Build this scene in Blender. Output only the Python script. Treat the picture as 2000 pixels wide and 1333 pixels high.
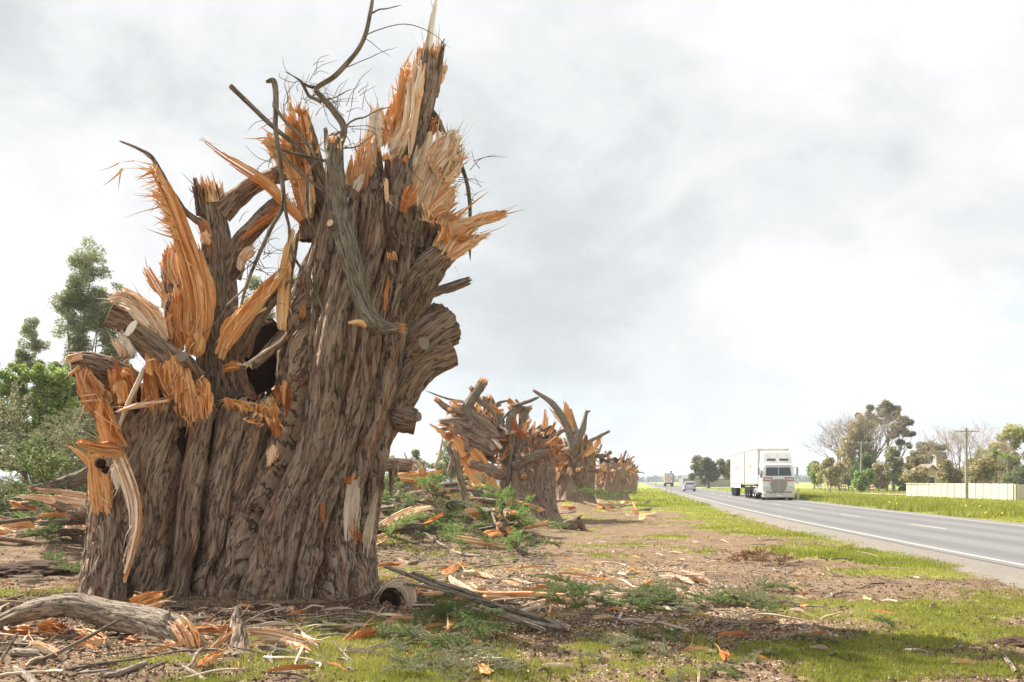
import bpy, bmesh, math, random
import numpy as np
from mathutils import Vector, Matrix

for o in list(bpy.data.objects):
    bpy.data.objects.remove(o)
scene = bpy.context.scene
COL = scene.collection
R = math.radians
rng = np.random.default_rng(7)
random.seed(7)

# ------------------------------------------------------------ camera
F = 1700.0; HOR = 940.0; CAMH = 1.55          # focal length in photo pixels, horizon row, eye height
cam_data = bpy.data.cameras.new('camera')
cam_data.sensor_width = 36.0
cam_data.lens = 36.0 * F / 2000.0
cam_data.shift_y = (HOR - 666.5) / 2000.0
cam_data.clip_start = 0.1; cam_data.clip_end = 9000
cam_data.dof.use_dof = True
cam_data.dof.focus_distance = 11.0
cam_data.dof.aperture_fstop = 9.0
cam = bpy.data.objects.new('camera', cam_data)
COL.objects.link(cam)
cam.location = (0, 0, CAMH); cam.rotation_euler = (R(90), 0, 0)
scene.camera = cam

# ------------------------------------------------------------ sun
SUN_DIR = Vector((-0.84, 0.545, 0.93)).normalized()
sl = bpy.data.lights.new('sun', 'SUN'); sl.energy = 5.0; sl.angle = R(0.6); sl.color = (1.0, 0.93, 0.82)
sun = bpy.data.objects.new('sun', sl); COL.objects.link(sun)
sun.rotation_euler = SUN_DIR.to_track_quat('Z', 'Y').to_euler()
sun.location = (-20, 10, 20)

# ------------------------------------------------------------ exposure
scene.view_settings.view_transform = 'Standard'
scene.view_settings.look = 'None'
scene.view_settings.exposure = 1.27
scene.view_settings.gamma = 1.0
scene.view_settings.use_curve_mapping = False
scene.cycles.max_bounces = 6
scene.cycles.transparent_max_bounces = 8
scene.cycles.volume_bounces = 0

# ------------------------------------------------------------ world: blue sky behind broken, bright cloud
class NT:
    """small wrapper for node trees"""
    def __init__(s, tree): s.t = tree; s.n = tree.nodes; s.l = tree.links
    def new(s, kind, **kw):
        nd = s.n.new(kind)
        for k, v in kw.items(): setattr(nd, k, v)
        return nd
    def link(s, a, b): s.l.new(a, b)
    def val(s, sock, v):
        if hasattr(v, 'is_linked') or isinstance(v, bpy.types.NodeSocket): s.l.new(v, sock)
        else: sock.default_value = v
    def math(s, op, a, b=None, c=None, clamp=False):
        nd = s.new('ShaderNodeMath', operation=op, use_clamp=clamp)
        s.val(nd.inputs[0], a)
        if b is not None: s.val(nd.inputs[1], b)
        if c is not None: s.val(nd.inputs[2], c)
        return nd.outputs[0]
    def vmath(s, op, a, b=None, scale=None):
        nd = s.new('ShaderNodeVectorMath', operation=op)
        s.val(nd.inputs[0], a)
        if b is not None: s.val(nd.inputs[1], b)
        if scale is not None: s.val(nd.inputs[3], scale)
        return nd.outputs['Value'] if op in ('DISTANCE', 'LENGTH', 'DOT_PRODUCT') else nd.outputs[0]
    def noise(s, vec, scale, detail=4, rough=0.55, dist=0.0, color=False):
        nd = s.new('ShaderNodeTexNoise')
        if vec is not None: s.l.new(vec, nd.inputs['Vector'])
        nd.inputs['Scale'].default_value = scale; nd.inputs['Detail'].default_value = detail
        nd.inputs['Roughness'].default_value = rough; nd.inputs['Distortion'].default_value = dist
        return nd.outputs['Color'] if color else nd.outputs['Fac']
    def ramp(s, fac, stops, interp='LINEAR'):
        nd = s.new('ShaderNodeValToRGB'); cr = nd.color_ramp; cr.interpolation = interp
        while len(cr.elements) > 1: cr.elements.remove(cr.elements[-1])
        cr.elements[0].position = stops[0][0]; cr.elements[0].color = (*stops[0][1], 1)
        for p, c in stops[1:]:
            e = cr.elements.new(p); e.color = (*c, 1)
        s.l.new(fac, nd.inputs[0]); return nd.outputs[0]
    def mix(s, fac, a, b, mode='MIX'):
        nd = s.new('ShaderNodeMix', data_type='RGBA', blend_type=mode)
        s.val(nd.inputs[0], fac)
        for k, v in ((6, a), (7, b)):
            if isinstance(v, tuple): nd.inputs[k].default_value = (*v[:3], 1)
            else: s.l.new(v, nd.inputs[k])
        return nd.outputs[2]
    def mrange(s, v, a, b, c=0.0, d=1.0, smooth=True):
        nd = s.new('ShaderNodeMapRange', interpolation_type='SMOOTHSTEP' if smooth else 'LINEAR')
        s.val(nd.inputs[0], v)
        for i, x in zip((1, 2, 3, 4), (a, b, c, d)): nd.inputs[i].default_value = x
        return nd.outputs[0]
    def mapping(s, vec, scale=(1, 1, 1), loc=(0, 0, 0)):
        nd = s.new('ShaderNodeMapping'); s.l.new(vec, nd.inputs[0])
        nd.inputs['Scale'].default_value = scale; nd.inputs['Location'].default_value = loc
        return nd.outputs[0]

world = bpy.data.worlds.new('World'); scene.world = world; world.use_nodes = True
w = NT(world.node_tree); w.n.clear()
sky = w.new('ShaderNodeTexSky', sky_type='NISHITA')
sky.sun_disc = False
sky.sun_elevation = math.asin(SUN_DIR.z); sky.sun_rotation = math.atan2(SUN_DIR.x, SUN_DIR.y)
sky.air_density = 1.0; sky.dust_density = 1.5
tc = w.new('ShaderNodeTexCoord').outputs['Generated']
sep = w.new('ShaderNodeSeparateXYZ'); w.link(tc, sep.inputs[0])
zz = w.math('ADD', w.math('MAXIMUM', sep.outputs[2], 0.0), 0.16)
comb = w.new('ShaderNodeCombineXYZ')
w.link(w.math('DIVIDE', sep.outputs[0], zz), comb.inputs[0]); w.link(w.math('DIVIDE', sep.outputs[1], zz), comb.inputs[1])
P = comb.outputs[0]
n1 = w.noise(w.mapping(tc, (1.0, 1.0, 1.35), (3.7, 1.3, 0.4)), 2.3, 7, 0.58, 0.5)
n2 = w.noise(w.mapping(tc, (1, 1, 1.5), (11.0, 4.0, 2.0)), 5.5, 7, 0.62, 0.6)
n4 = w.noise(w.mapping(tc, (1.0, 1.0, 1.8), (2.0, 14.0, 7.0)), 13.0, 6, 0.62, 0.5)
dens = w.math('ADD', w.math('ADD', w.math('MULTIPLY', n1, 1.15), w.math('MULTIPLY', n2, 0.50)), w.math('MULTIPLY', n4, .18))
dens = w.math('SUBTRACT', dens, .375)
def sky_blob(px, py, r, amt, prev):
    d = Vector(((px-1000)/F, 1, (HOR-py)/F)).normalized()
    dist = w.vmath('DISTANCE', tc, tuple(d))
    g = w.mrange(dist, 0.0, r, amt, 0.0)
    return w.math('ADD', prev, g)
shade = dens
# the cloud base is thicker (greyer) over the tree and in the middle of the frame, thin and bright to the east
for px, py, r, a in ((180, 330, .42, -.10), (1120, 600, .24, -.13), (820, 560, .3, -.03), (1330, 500, .3, -.03), (-900, 300, .6, -.08),
                     (40, 540, .26, .30), (1650, 330, .6, .02), (1950, 200, .5, .03), (700, 60, .30, .05), (1500, 800, .2, .03)):
    shade = sky_blob(px, py, r, a, shade)
cloud = w.ramp(shade, [(0.26, (2.70, 2.88, 2.96)), (0.38, (3.10, 3.24, 3.30)), (0.46, (3.50, 3.60, 3.66)), (0.55, (3.80, 3.84, 3.88)), (0.75, (4.45, 4.44, 4.45))])
n3 = w.noise(w.mapping(P, (1.0, 1.0, 1.0), (1.0, 9.0, 5.0)), 0.9, 6, 0.6, 0.5)
gap = n3
for px, py, r, a in ((2010, 560, .15, .16), (1900, 20, .13, .24), (1180, 880, .10, .07), (1900, 720, .18, .05), (400, 500, .7, -.10)):
    gap = sky_blob(px, py, r, a, gap)
gapm = w.mrange(gap, 0.60, 0.82, 0.0, 0.75)
# clear air shows through under the cloud towards the horizon in soft streaks
streak = w.noise(w.mapping(tc, (1.5, 1.5, 26.0)), 2.0, 5, 0.55, 0.3)
low = w.mrange(sep.outputs[2], 0.02, 0.15, 1.0, 0.0)
gapm = w.math('MAXIMUM', gapm, w.math('MULTIPLY', low, w.mrange(streak, 0.40, 0.68, 0.12, 0.6)))
pale = w.mix(0.45, sky.outputs[0], (2.9, 3.55, 4.2))
colr = w.mix(gapm, cloud, pale)
# below the horizon only haze colour (never seen)
colr = w.mix(w.mrange(sep.outputs[2], -0.02, 0.0, 1.0, 0.0), colr, (1.6, 1.5, 1.3))
bg = w.new('ShaderNodeBackground'); w.link(colr, bg.inputs[0]); bg.inputs[1].default_value = 0.1
wo = w.new('ShaderNodeOutputWorld'); w.link(bg.outputs[0], wo.inputs[0])

# ------------------------------------------------------------ numpy noise
_T = np.random.default_rng(11).random((64, 64, 64)).astype(np.float32)
def vnoise(p):
    p = np.asarray(p, dtype=np.float64); i = np.floor(p).astype(np.int64); f = p - i
    f = f*f*(3-2*f); i0 = i & 63; i1 = (i+1) & 63
    x0, y0, z0 = i0[..., 0], i0[..., 1], i0[..., 2]; x1, y1, z1 = i1[..., 0], i1[..., 1], i1[..., 2]
    fx, fy, fz = f[..., 0], f[..., 1], f[..., 2]
    a = _T[x0, y0, z0]*(1-fx)+_T[x1, y0, z0]*fx; b = _T[x0, y1, z0]*(1-fx)+_T[x1, y1, z0]*fx
    c = _T[x0, y0, z1]*(1-fx)+_T[x1, y0, z1]*fx; d = _T[x0, y1, z1]*(1-fx)+_T[x1, y1, z1]*fx
    return ((a*(1-fy)+b*fy)*(1-fz)+(c*(1-fy)+d*fy)*fz)*2-1
def fbm(p, octv=4, gain=0.5):
    p = np.asarray(p, dtype=np.float64); s = 0; a = 1.0; t = 0
    for k in range(octv):
        s = s + a*vnoise(p*(2.03**k)+17.3*k); t += a; a *= gain
    return s/t
def f2(x, y, sc, octv=4, off=0.0):
    x = np.asarray(x, float); return fbm(np.stack([x/sc+off, np.asarray(y, float)/sc-off, np.full_like(x, off*1.7+.3)], -1), octv)

# ------------------------------------------------------------ pixels of the photograph to the place
def W(px, py, Y): return np.array([(px-1000.0)/F*Y, Y, CAMH+(HOR-py)/F*Y])
def GY(py): return CAMH*F/(py-HOR)             # distance of flat ground seen at row py

# ------------------------------------------------------------ mesh collecting
class MB:
    def __init__(s): s.V = []; s.G = []; s.T = []; s.F = []; s.n = 0
    def add(s, V, faces, G=None, tone=0.5, mat=0, smooth=False):
        V = np.asarray(V, dtype=np.float64).reshape(-1, 3); n = len(V)
        s.V.append(V); s.G.append(V.copy() if G is None else np.asarray(G, float).reshape(-1, 3))
        s.T.append(np.full(n, tone) if np.isscalar(tone) else np.asarray(tone, float))
        for f in (faces if isinstance(faces, list) else [faces]):
            m = mat
            if isinstance(f, tuple): f, m = f
            f = np.asarray(f, dtype=np.int64)
            if f.size: s.F.append((f+s.n, m, smooth))
        s.n += n
    def merged(s):
        return np.concatenate(s.V), np.concatenate(s.G), np.concatenate(s.T)
    def mesh(s, name, mats, origin=(0, 0, 0)):
        V, G, T = s.merged(); V = V-np.asarray(origin)
        me = bpy.data.meshes.new(name)
        tot = sum(f.shape[0] for f, _, _ in s.F); loops = np.concatenate([f.ravel() for f, _, _ in s.F])
        sizes = np.concatenate([np.full(f.shape[0], f.shape[1]) for f, _, _ in s.F])
        starts = np.concatenate([[0], np.cumsum(sizes)[:-1]])
        mi = np.concatenate([np.full(f.shape[0], m) for f, m, _ in s.F]); sm = np.concatenate([np.full(f.shape[0], q) for f, _, q in s.F])
        me.vertices.add(len(V)); me.vertices.foreach_set('co', V.astype(np.float32).ravel())
        me.loops.add(len(loops)); me.loops.foreach_set('vertex_index', loops.astype(np.int32))
        me.polygons.add(tot); me.polygons.foreach_set('loop_start', starts.astype(np.int32))
        me.polygons.foreach_set('loop_total', sizes.astype(np.int32))
        me.polygons.foreach_set('material_index', mi.astype(np.int32)); me.polygons.foreach_set('use_smooth', sm.astype(bool))
        a = me.attributes.new('grain', 'FLOAT_VECTOR', 'POINT'); a.data.foreach_set('vector', G.astype(np.float32).ravel())
        a = me.attributes.new('tone', 'FLOAT', 'POINT'); a.data.foreach_set('value', T.astype(np.float32))
        for m in (mats if isinstance(mats, (list, tuple)) else [mats]): me.materials.append(m)
        me.update(calc_edges=True)
        return me
    def build(s, name, mats, parent=None, label=None, cat=None, group=None, kind=None, origin=None):
        if parent is not None: org = wloc(parent)
        elif origin is not None: org = np.asarray(origin, float)
        else:
            V = np.concatenate(s.V); org = np.array([V[:, 0].mean(), V[:, 1].mean(), V[:, 2].min()])
        o = bpy.data.objects.new(name, s.mesh(name, mats, org)); COL.objects.link(o)
        if parent is not None: o.parent = parent
        else: o.location = org
        return tag(o, label, cat, group, kind)
def wloc(o):
    v = np.zeros(3)
    while o is not None: v += np.array(o.location); o = o.parent
    return v
def tag(o, label=None, cat=None, group=None, kind=None):
    if label: o['label'] = label
    if cat: o['category'] = cat
    if group: o['group'] = group
    if kind: o['kind'] = kind
    return o
def empty(name, loc, label, cat, group=None):
    o = bpy.data.objects.new(name, None); COL.objects.link(o); o.location = loc; o.empty_display_size = 0.3
    return tag(o, label, cat, group)
def copy_tree(o, parent=None):
    c = o.copy(); COL.objects.link(c); c.parent = parent
    for ch in list(o.children): copy_tree(ch, c)
    return c

def spline(P, m):
    P = np.asarray(P, float)
    if len(P) == 2: t = np.linspace(0, 1, m)[:, None]; return P[0]*(1-t)+P[1]*t
    Q = np.vstack([2*P[0]-P[1], P, 2*P[-1]-P[-2]]); n = len(P)-1
    tt = np.linspace(0, n-1e-9, m); i = tt.astype(int); t = (tt-i)[:, None]
    a, b, c, d = Q[i], Q[i+1], Q[i+2], Q[i+3]
    return 0.5*((2*b)+(c-a)*t+(2*a-5*b+4*c-d)*t*t+(3*b-a-3*c+d)*t**3)
def nrm(v): return v/(np.linalg.norm(v, axis=-1, keepdims=True)+1e-12)
def frames(C, up=None):
    T = nrm(np.gradient(C, axis=0)); n = len(C); N = np.zeros_like(C)
    r = np.array([0, -1.0, 0]) if up is None else np.asarray(up, float)
    if abs(r@T[0]) > .9: r = np.array([1.0, 0, 0])
    N[0] = nrm(r-T[0]*(r@T[0]))
    for k in range(1, n):
        v = N[k-1]-T[k]*(N[k-1]@T[k]); N[k] = nrm(v)
    return T, N, np.cross(T, N)

def grid_faces(m, n, wrap=True):
    i = np.arange(m-1)[:, None]; j = np.arange(n if wrap else n-1)[None, :]; j2 = (j+1) % n
    return np.stack([i*n+j, i*n+j2, (i+1)*n+j2, (i+1)*n+j], -1).reshape(-1, 4)

def spike(mb, p0, p1, w0, w1=0.0, bend=0.0, tone=0.5, mat=0, k=4, flat=0.6, seg=3):
    """a thin splinter: tapering triangular or square sliver, slightly bent"""
    p0 = np.asarray(p0, float); p1 = np.asarray(p1, float); L = np.linalg.norm(p1-p0)+1e-9
    t = np.linspace(0, 1, seg+1)[:, None]; side = nrm(np.cross(p1-p0, rng.normal(size=3)))
    C = p0*(1-t)+p1*t+side*(np.sin(t*math.pi)*bend*L)
    T, N, B = frames(C); a = rng.uniform(0, 6.28)
    N2 = N*math.cos(a)+B*math.sin(a); B2 = -N*math.sin(a)+B*math.cos(a)
    th = np.arange(k)/k*2*math.pi; wv = (w0*(1-t)+w1*t)*(1+rng.uniform(-.15, .15, (seg+1, 1)))
    V = C[:, None]+(N2[:, None]*np.cos(th)[None, :, None]+B2[:, None]*np.sin(th)[None, :, None]*flat)*wv[:, :, None]
    off = rng.uniform(0, 9, 3)
    G = np.stack([np.broadcast_to(np.cos(th)*w0, (seg+1, k)), np.broadcast_to(np.sin(th)*w0, (seg+1, k)), np.broadcast_to(t*L, (seg+1, k))], -1)+off
    mb.add(V, [grid_faces(seg+1, k), np.arange(k)[None, ::-1]+0], G.reshape(-1, 3), tone, mat)

def tube(mb, pts, radii, nseg=14, m=None, amp=0.08, wob=0.0, end0='none', end1='none', tone=0.5, mat=0, endmat=1, flat=1.0, spl=None, seed=None, fine=7.0):
    """bark covered limb through pts (world), radii in metres; ends: none, cut, broken, point"""
    pts = np.asarray(pts, float); radii = np.asarray(radii, float)
    L0 = np.sum(np.linalg.norm(np.diff(pts, axis=0), axis=1)); rm = radii.mean()
    if m is None: m = int(min(90, max(6, L0/(rm*0.45))))
    CR = spline(np.hstack([pts, radii[:, None]]), m); C = CR[:, :3]; r = np.maximum(CR[:, 3], 0.0015)
    if end1 == 'point': r[-1] = 0.0008; r[-2] *= .6
    sd = rng.uniform(0, 50, 3) if seed is None else np.full(3, seed)
    if wob: C = C+np.stack([fbm(C*2.2/wob*0.02+sd+k*7, 3) for k in range(3)], -1)*0 + np.stack([vnoise(np.stack([np.arange(m)*.35+sd[k], np.full(m, .5), np.full(m, .5)], -1)) for k in range(3)], -1)*wob
    T, N, B = frames(C); s = np.concatenate([[0], np.cumsum(np.linalg.norm(np.diff(C, axis=0), axis=1))])
    th = np.arange(nseg)/nseg*2*math.pi; cs, sn = np.cos(th), np.sin(th)
    gr = np.stack([cs[None]*r[:, None], sn[None]*r[:, None], np.broadcast_to(s[:, None], (m, nseg))], -1)
    q = np.stack([cs[None]*np.ones((m, 1))*1.6, sn[None]*np.ones((m, 1))*1.6, s[:, None]/rm*0.22*np.ones((1, nseg))], -1)+sd
    q2 = gr*np.array([1, 1, .16])*(1/0.035)+sd
    dsp = 1+amp*fbm(q, 3)*1.4-amp*0.9*np.exp(-(vnoise(q2)/.25)**2)*min(1, rm/.05)
    rr = r[:, None]*dsp
    Vv = C[:, None]+N[:, None]*(cs[None]*rr)[:, :, None]+B[:, None]*(sn[None]*rr)[:, :, None]*flat
    if end1 == 'broken': Vv[-1] += T[-1]*(rng.uniform(-1.0, .9, (nseg, 1))*r[-1]); 
    if end0 == 'broken': Vv[0] -= T[0]*(rng.uniform(-1.0, .9, (nseg, 1))*r[0])
    mb.add(Vv, grid_faces(m, nseg), (gr+sd).reshape(-1, 3), tone, mat, True)
    for e, idx, sg in ((end0, 0, -1), (end1, -1, 1)):
        if e in ('none', 'point'): continue
        ring = Vv[idx]; c = C[idx]+T[idx]*sg*(0.02*r[idx]); n = nseg
        g = np.vstack([gr[idx]*np.array([1, 1, 0]), [[0, 0, 0]]])+np.array([0, 0, sd[0]])
        if e == 'cut':
            ring2 = c+(ring-C[idx])*0.93+T[idx]*sg*0.012*0; VV = np.vstack([ring, ring2+T[idx]*sg*.004, [c+T[idx]*sg*.006]])
            GG = np.vstack([gr[idx], gr[idx], [[0, 0, 0]]])*np.array([1, 1, 0])
            fr = np.stack([np.arange(n), (np.arange(n)+1) % n, (np.arange(n)+1) % n+n, np.arange(n)+n], -1)
            fc = np.stack([np.arange(n)+n, (np.arange(n)+1) % n+n, np.full(n, 2*n)], -1)
            if sg < 0: fr = fr[:, ::-1]; fc = fc[:, ::-1]
            mb.add(VV, [(fr, mat), (fc, endmat)], GG, tone, mat)
        else:
            VV = np.vstack([ring, [c-T[idx]*sg*r[idx]*.7]]); fc = np.stack([np.arange(n), (np.arange(n)+1) % n, np.full(n, n)], -1)
            if sg < 0: fc = fc[:, ::-1]
            mb.add(VV, [(fc, endmat)], g, tone, endmat)
            ns = int(10+nseg)
            for _ in range(ns):
                a = rng.uniform(0, 6.28); q_ = math.sqrt(rng.uniform(0.0, .85)); b = C[idx]+(N[idx]*math.cos(a)+B[idx]*math.sin(a))*r[idx]*q_-T[idx]*sg*r[idx]*.7
                d = T[idx]*sg+rng.normal(size=3)*.12
                spike(mb, b, b+d*r[idx]*rng.uniform(.8, 2.1), r[idx]*rng.uniform(.16, .36), 0.001, .03, rng.uniform(.2, .9), endmat, flat=.45)
    return C, T

def slab(mb, pts, widths, thick=0.05, n=16, rag0=0.0, rag1=0.3, normal=None, roll=0.0, tone=0.5, bark=True, m=10, wood=0, barkm=1, relief=0.5, cup=0.0, conform=None, fray=0.0, dense=2.0):
    """torn wood: parallel fibres that end one by one, split into uneven flakes, bark on the back"""
    pts = np.asarray(pts, float); widths = np.asarray(widths, float)
    K = 40; CR = spline(np.hstack([pts, widths[:, None]]), K); C = CR[:, :3]; Wd = np.maximum(CR[:, 3], .004)
    Wd = Wd*(1+.22*vnoise(np.stack([np.linspace(0, 5, K)+rng.uniform(0, 50), np.zeros(K), np.zeros(K)], -1))) if conform is None else Wd
    Wm = Wd.max(); We = Wd**.30*Wm**.70                      # fibres run nearly parallel; the outline narrows because outer ones end early
    T = nrm(np.gradient(C, axis=0))
    nv = nrm(nrm(np.array([0, 0, CAMH])-C)+np.array([-.55, 0, .38])) if normal is None else np.broadcast_to(nrm(np.asarray(normal, float)), C.shape)
    N = nrm(nv-T*np.sum(nv*T, 1, keepdims=True)); S = np.cross(T, N)
    ca, sa = math.cos(roll), math.sin(roll); N, S = N*ca+S*sa, S*ca-N*sa
    s = np.concatenate([[0], np.cumsum(np.linalg.norm(np.diff(C, axis=0), axis=1))]); L = s[-1]
    n = max(4, int(n*dense)); w_ = rng.uniform(.25, 1.75, n)**1.3; ed = -1+2*np.concatenate([[0], np.cumsum(w_)])/w_.sum(); ed[0] = -1; ed[-1] = 1
    sd = rng.uniform(0, 60, 3); jump = rng.random(n+1) < .27; jump[0] = True
    t = np.linspace(0, 1, m); im = int(np.argmax(Wd))
    wob = lambda i, sj: (vnoise(np.stack([sj/max(.05, L)*4+sd[2]+i*3.7, sj*0+i, sj*0], -1))*(.5/n)+(vnoise(np.stack([sj*22+sd[1]+i, sj*0+i, sj*0], -1))*(.25/n)))
    wl = lambda sj: vnoise(np.stack([sj/max(.05, L)*3+sd[0], sj*0+3, sj*0], -1))*.05
    goff = gt = peel = tilt = ge0 = ge1 = spl = 0.0; big = .0 if conform is not None else 1.0
    for i in range(n):
        if jump[i]: goff = relief*rng.uniform(-.9, .9); gt = rng.uniform(-.16, .16); peel = rng.uniform(-.3, 1.2)*(rng.random() < .5); tilt = rng.uniform(-.5, .5); ge0 = rng.random()**1.4; ge1 = rng.random()**1.4; spl = rng.normal()*.16*big*(1 if rag1 > 0 else .2)
        if rng.random() < .05*big: continue
        uc = (ed[i]+ed[i+1])/2
        ok = abs(uc)*We <= Wd*rng.uniform(.92, 1.14)+.001
        i0 = im
        while i0 > 0 and ok[i0-1]: i0 -= 1
        i1 = im
        while i1 < K-1 and ok[i1+1]: i1 += 1
        l0 = .5+.5*float(vnoise(np.array([uc*2.2+sd[0], 1.3, 1.5]))); l1 = .5+.5*float(vnoise(np.array([uc*2.2+sd[1], 4.3, 2.5])))
        a0 = s[i0]+rag0*(.35*l0+.3*ge0+.35*rng.random()**2); a1 = s[i1]-rag1*(.35*l1+.3*ge1+.35*rng.random()**2)
        if a1-a0 < .10*L:
            if rng.random() < .5: continue
            c_ = (a0+a1)/2; a0, a1 = max(0, c_-.07*L), min(L, c_+.07*L)
        tooth = min(.4*(a1-a0), max(rag1, .04)*.30, (ed[i+1]-ed[i])*Wm*1.6); k1 = rng.uniform(0, 1, 2); k0 = rng.uniform(0, 1, 2)
        tooth0 = tooth if rag0 > 0 else 0
        sl = (a0+tooth0*k0[0])+((a1-tooth*k1[0])-(a0+tooth0*k0[0]))*t; sr = (a0+tooth0*k0[1])+((a1-tooth*k1[1])-(a0+tooth0*k0[1]))*t
        tn = tone+gt+rng.uniform(-.07, .07); row = []; stp = np.zeros(m)
        for _ in range(int(rng.integers(0, 3))): tk = rng.uniform(.1, .95); stp += np.clip((t-tk)*m, 0, 1)*rng.uniform(-.55, .35)*relief
        th_e = np.ones(m)
        if rag1 > 0: th_e = np.minimum(th_e, np.clip((1-t)/.25, .15, 1))
        if rag0 > 0: th_e = np.minimum(th_e, np.clip(t/.2, .2, 1))
        for (e_, sj, sg) in ((ed[i], sl, -1), (ed[i+1], sr, 1)):
            c = np.stack([np.interp(sj, s, C[:, k]) for k in range(3)], -1); Nn = nrm(np.stack([np.interp(sj, s, N[:, k]) for k in range(3)], -1)); Ss = nrm(np.stack([np.interp(sj, s, S[:, k]) for k in range(3)], -1)); wd = np.interp(sj, s, We)/2
            ue = e_+wob(i+(sg > 0), sj)+wl(sj)+(.02/n)*sg+spl*np.clip((sj/L-.25)/.75, 0, 1)**1.6
            fo = thick*(.5+goff+.30*relief*rng.uniform(-1, 1)+tilt*relief*sg*.5+relief*.8*vnoise(np.stack([sj*0+uc*2+sd[0], sj*2.2+sd[1], sj*0+sd[2]], -1))+relief*.25*vnoise(np.stack([sj*0+i*7.7, sj*14+sd[1], sj*0+sd[2]], -1))+peel*t**3*1.5+stp)-cup*(uc**2)*wd
            bk = np.minimum(fo-thick*.35, -thick*.5+peel*t**3*thick-cup*(uc**2)*wd)
            md = (fo+bk)/2; fo = md+(fo-md)*th_e; bk = md+(bk-md)*th_e
            row.append((c+Ss*(ue*wd)[:, None]+Nn*fo[:, None], c+Ss*(ue*wd)[:, None]+Nn*bk[:, None], np.stack([ue*wd, fo, sj], -1), np.stack([ue*wd, bk, sj], -1), fo, bk))
        a_, b_ = row
        P4 = np.stack([a_[0], b_[0], b_[1], a_[1]], 1); G = np.stack([a_[2], b_[2], b_[3], a_[3]], 1)+sd
        if conform is not None: P4 = conform(P4.reshape(-1, 3), np.stack([a_[4], b_[4], b_[5], a_[5]], 1).ravel()).reshape(P4.shape)
        gf = grid_faces(m, 4); side = np.tile(np.arange(4), m-1)
        mb.add(P4, [(gf[side != 2][:, ::-1], wood), (gf[side == 2][:, ::-1], barkm if bark else wood), (np.array([[0, 1, 2, 3]]), wood), (np.array([[3, 2, 1, 0]])+4*(m-1), wood)], G.reshape(-1, 3), float(np.clip(tn, 0, 1)))
    if conform is None and L > .12:                          # loose shreds standing off the torn face
        for _ in range(int(n*.9)):
            k = int(rng.integers(2, K-2)); u = rng.uniform(-.95, .95)*min(1, Wd[k]/We[k]); b0 = C[k]+S[k]*u*We[k]/2+N[k]*thick*.55
            d = T[k]*(1 if rng.random() < .7 else -1)+S[k]*rng.normal()*.35+N[k]*abs(rng.normal())*.35; l = min(.30, L*.45)*rng.uniform(.25, 1)
            spike(mb, b0-d*l*.2, b0+d*l, rng.uniform(.003, .011)+.004*(Wm > .2), .0008, .08*rng.normal(), float(np.clip(tone+rng.uniform(-.3, .35), 0, 1)), wood, 4, .4, 2)
    if mb.n == 0: spike(mb, C[0], C[-1], Wm/2, .002, 0, tone, wood)
def px_pts(lst, Y=None):
    return np.array([W(p[0], p[1], p[2] if len(p) > 2 else Y) for p in lst])
def px_w(ws, Y): return np.asarray(ws, float)*Y/F
# ------------------------------------------------------------ materials
def new_mat(name):
    m = bpy.data.materials.new(name); m.use_nodes = True; t = NT(m.node_tree); t.n.clear()
    out = t.new('ShaderNodeOutputMaterial'); b = t.new('ShaderNodeBsdfPrincipled'); t.link(b.outputs[0], out.inputs[0])
    b.inputs['Roughness'].default_value = .85; b.inputs['Specular IOR Level'].default_value = .25
    return m, t, b, out
def attr(t, name, out='Vector'):
    a = t.new('ShaderNodeAttribute', attribute_name=name); return a.outputs[out]
def bump(t, b, h, dist, strength=1.0):
    nd = t.new('ShaderNodeBump'); nd.inputs['Distance'].default_value = dist; nd.inputs['Strength'].default_value = strength
    t.link(h, nd.inputs['Height']); t.link(nd.outputs[0], b.inputs['Normal'])
def flat_mat(name, col, rough=.6, metal=0.0, spec=.4, vary=0.08, scale=6.0):
    m, t, b, o = new_mat(name)
    n = t.noise(t.new('ShaderNodeTexCoord').outputs['Object'], scale, 5, .6)
    c = t.mix(n, tuple(x*(1-vary*2) for x in col), tuple(min(1, x*(1+vary*2)) for x in col))
    t.link(c, b.inputs['Base Color']); b.inputs['Roughness'].default_value = rough; b.inputs['Metallic'].default_value = metal
    b.inputs['Specular IOR Level'].default_value = spec
    return m
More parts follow.
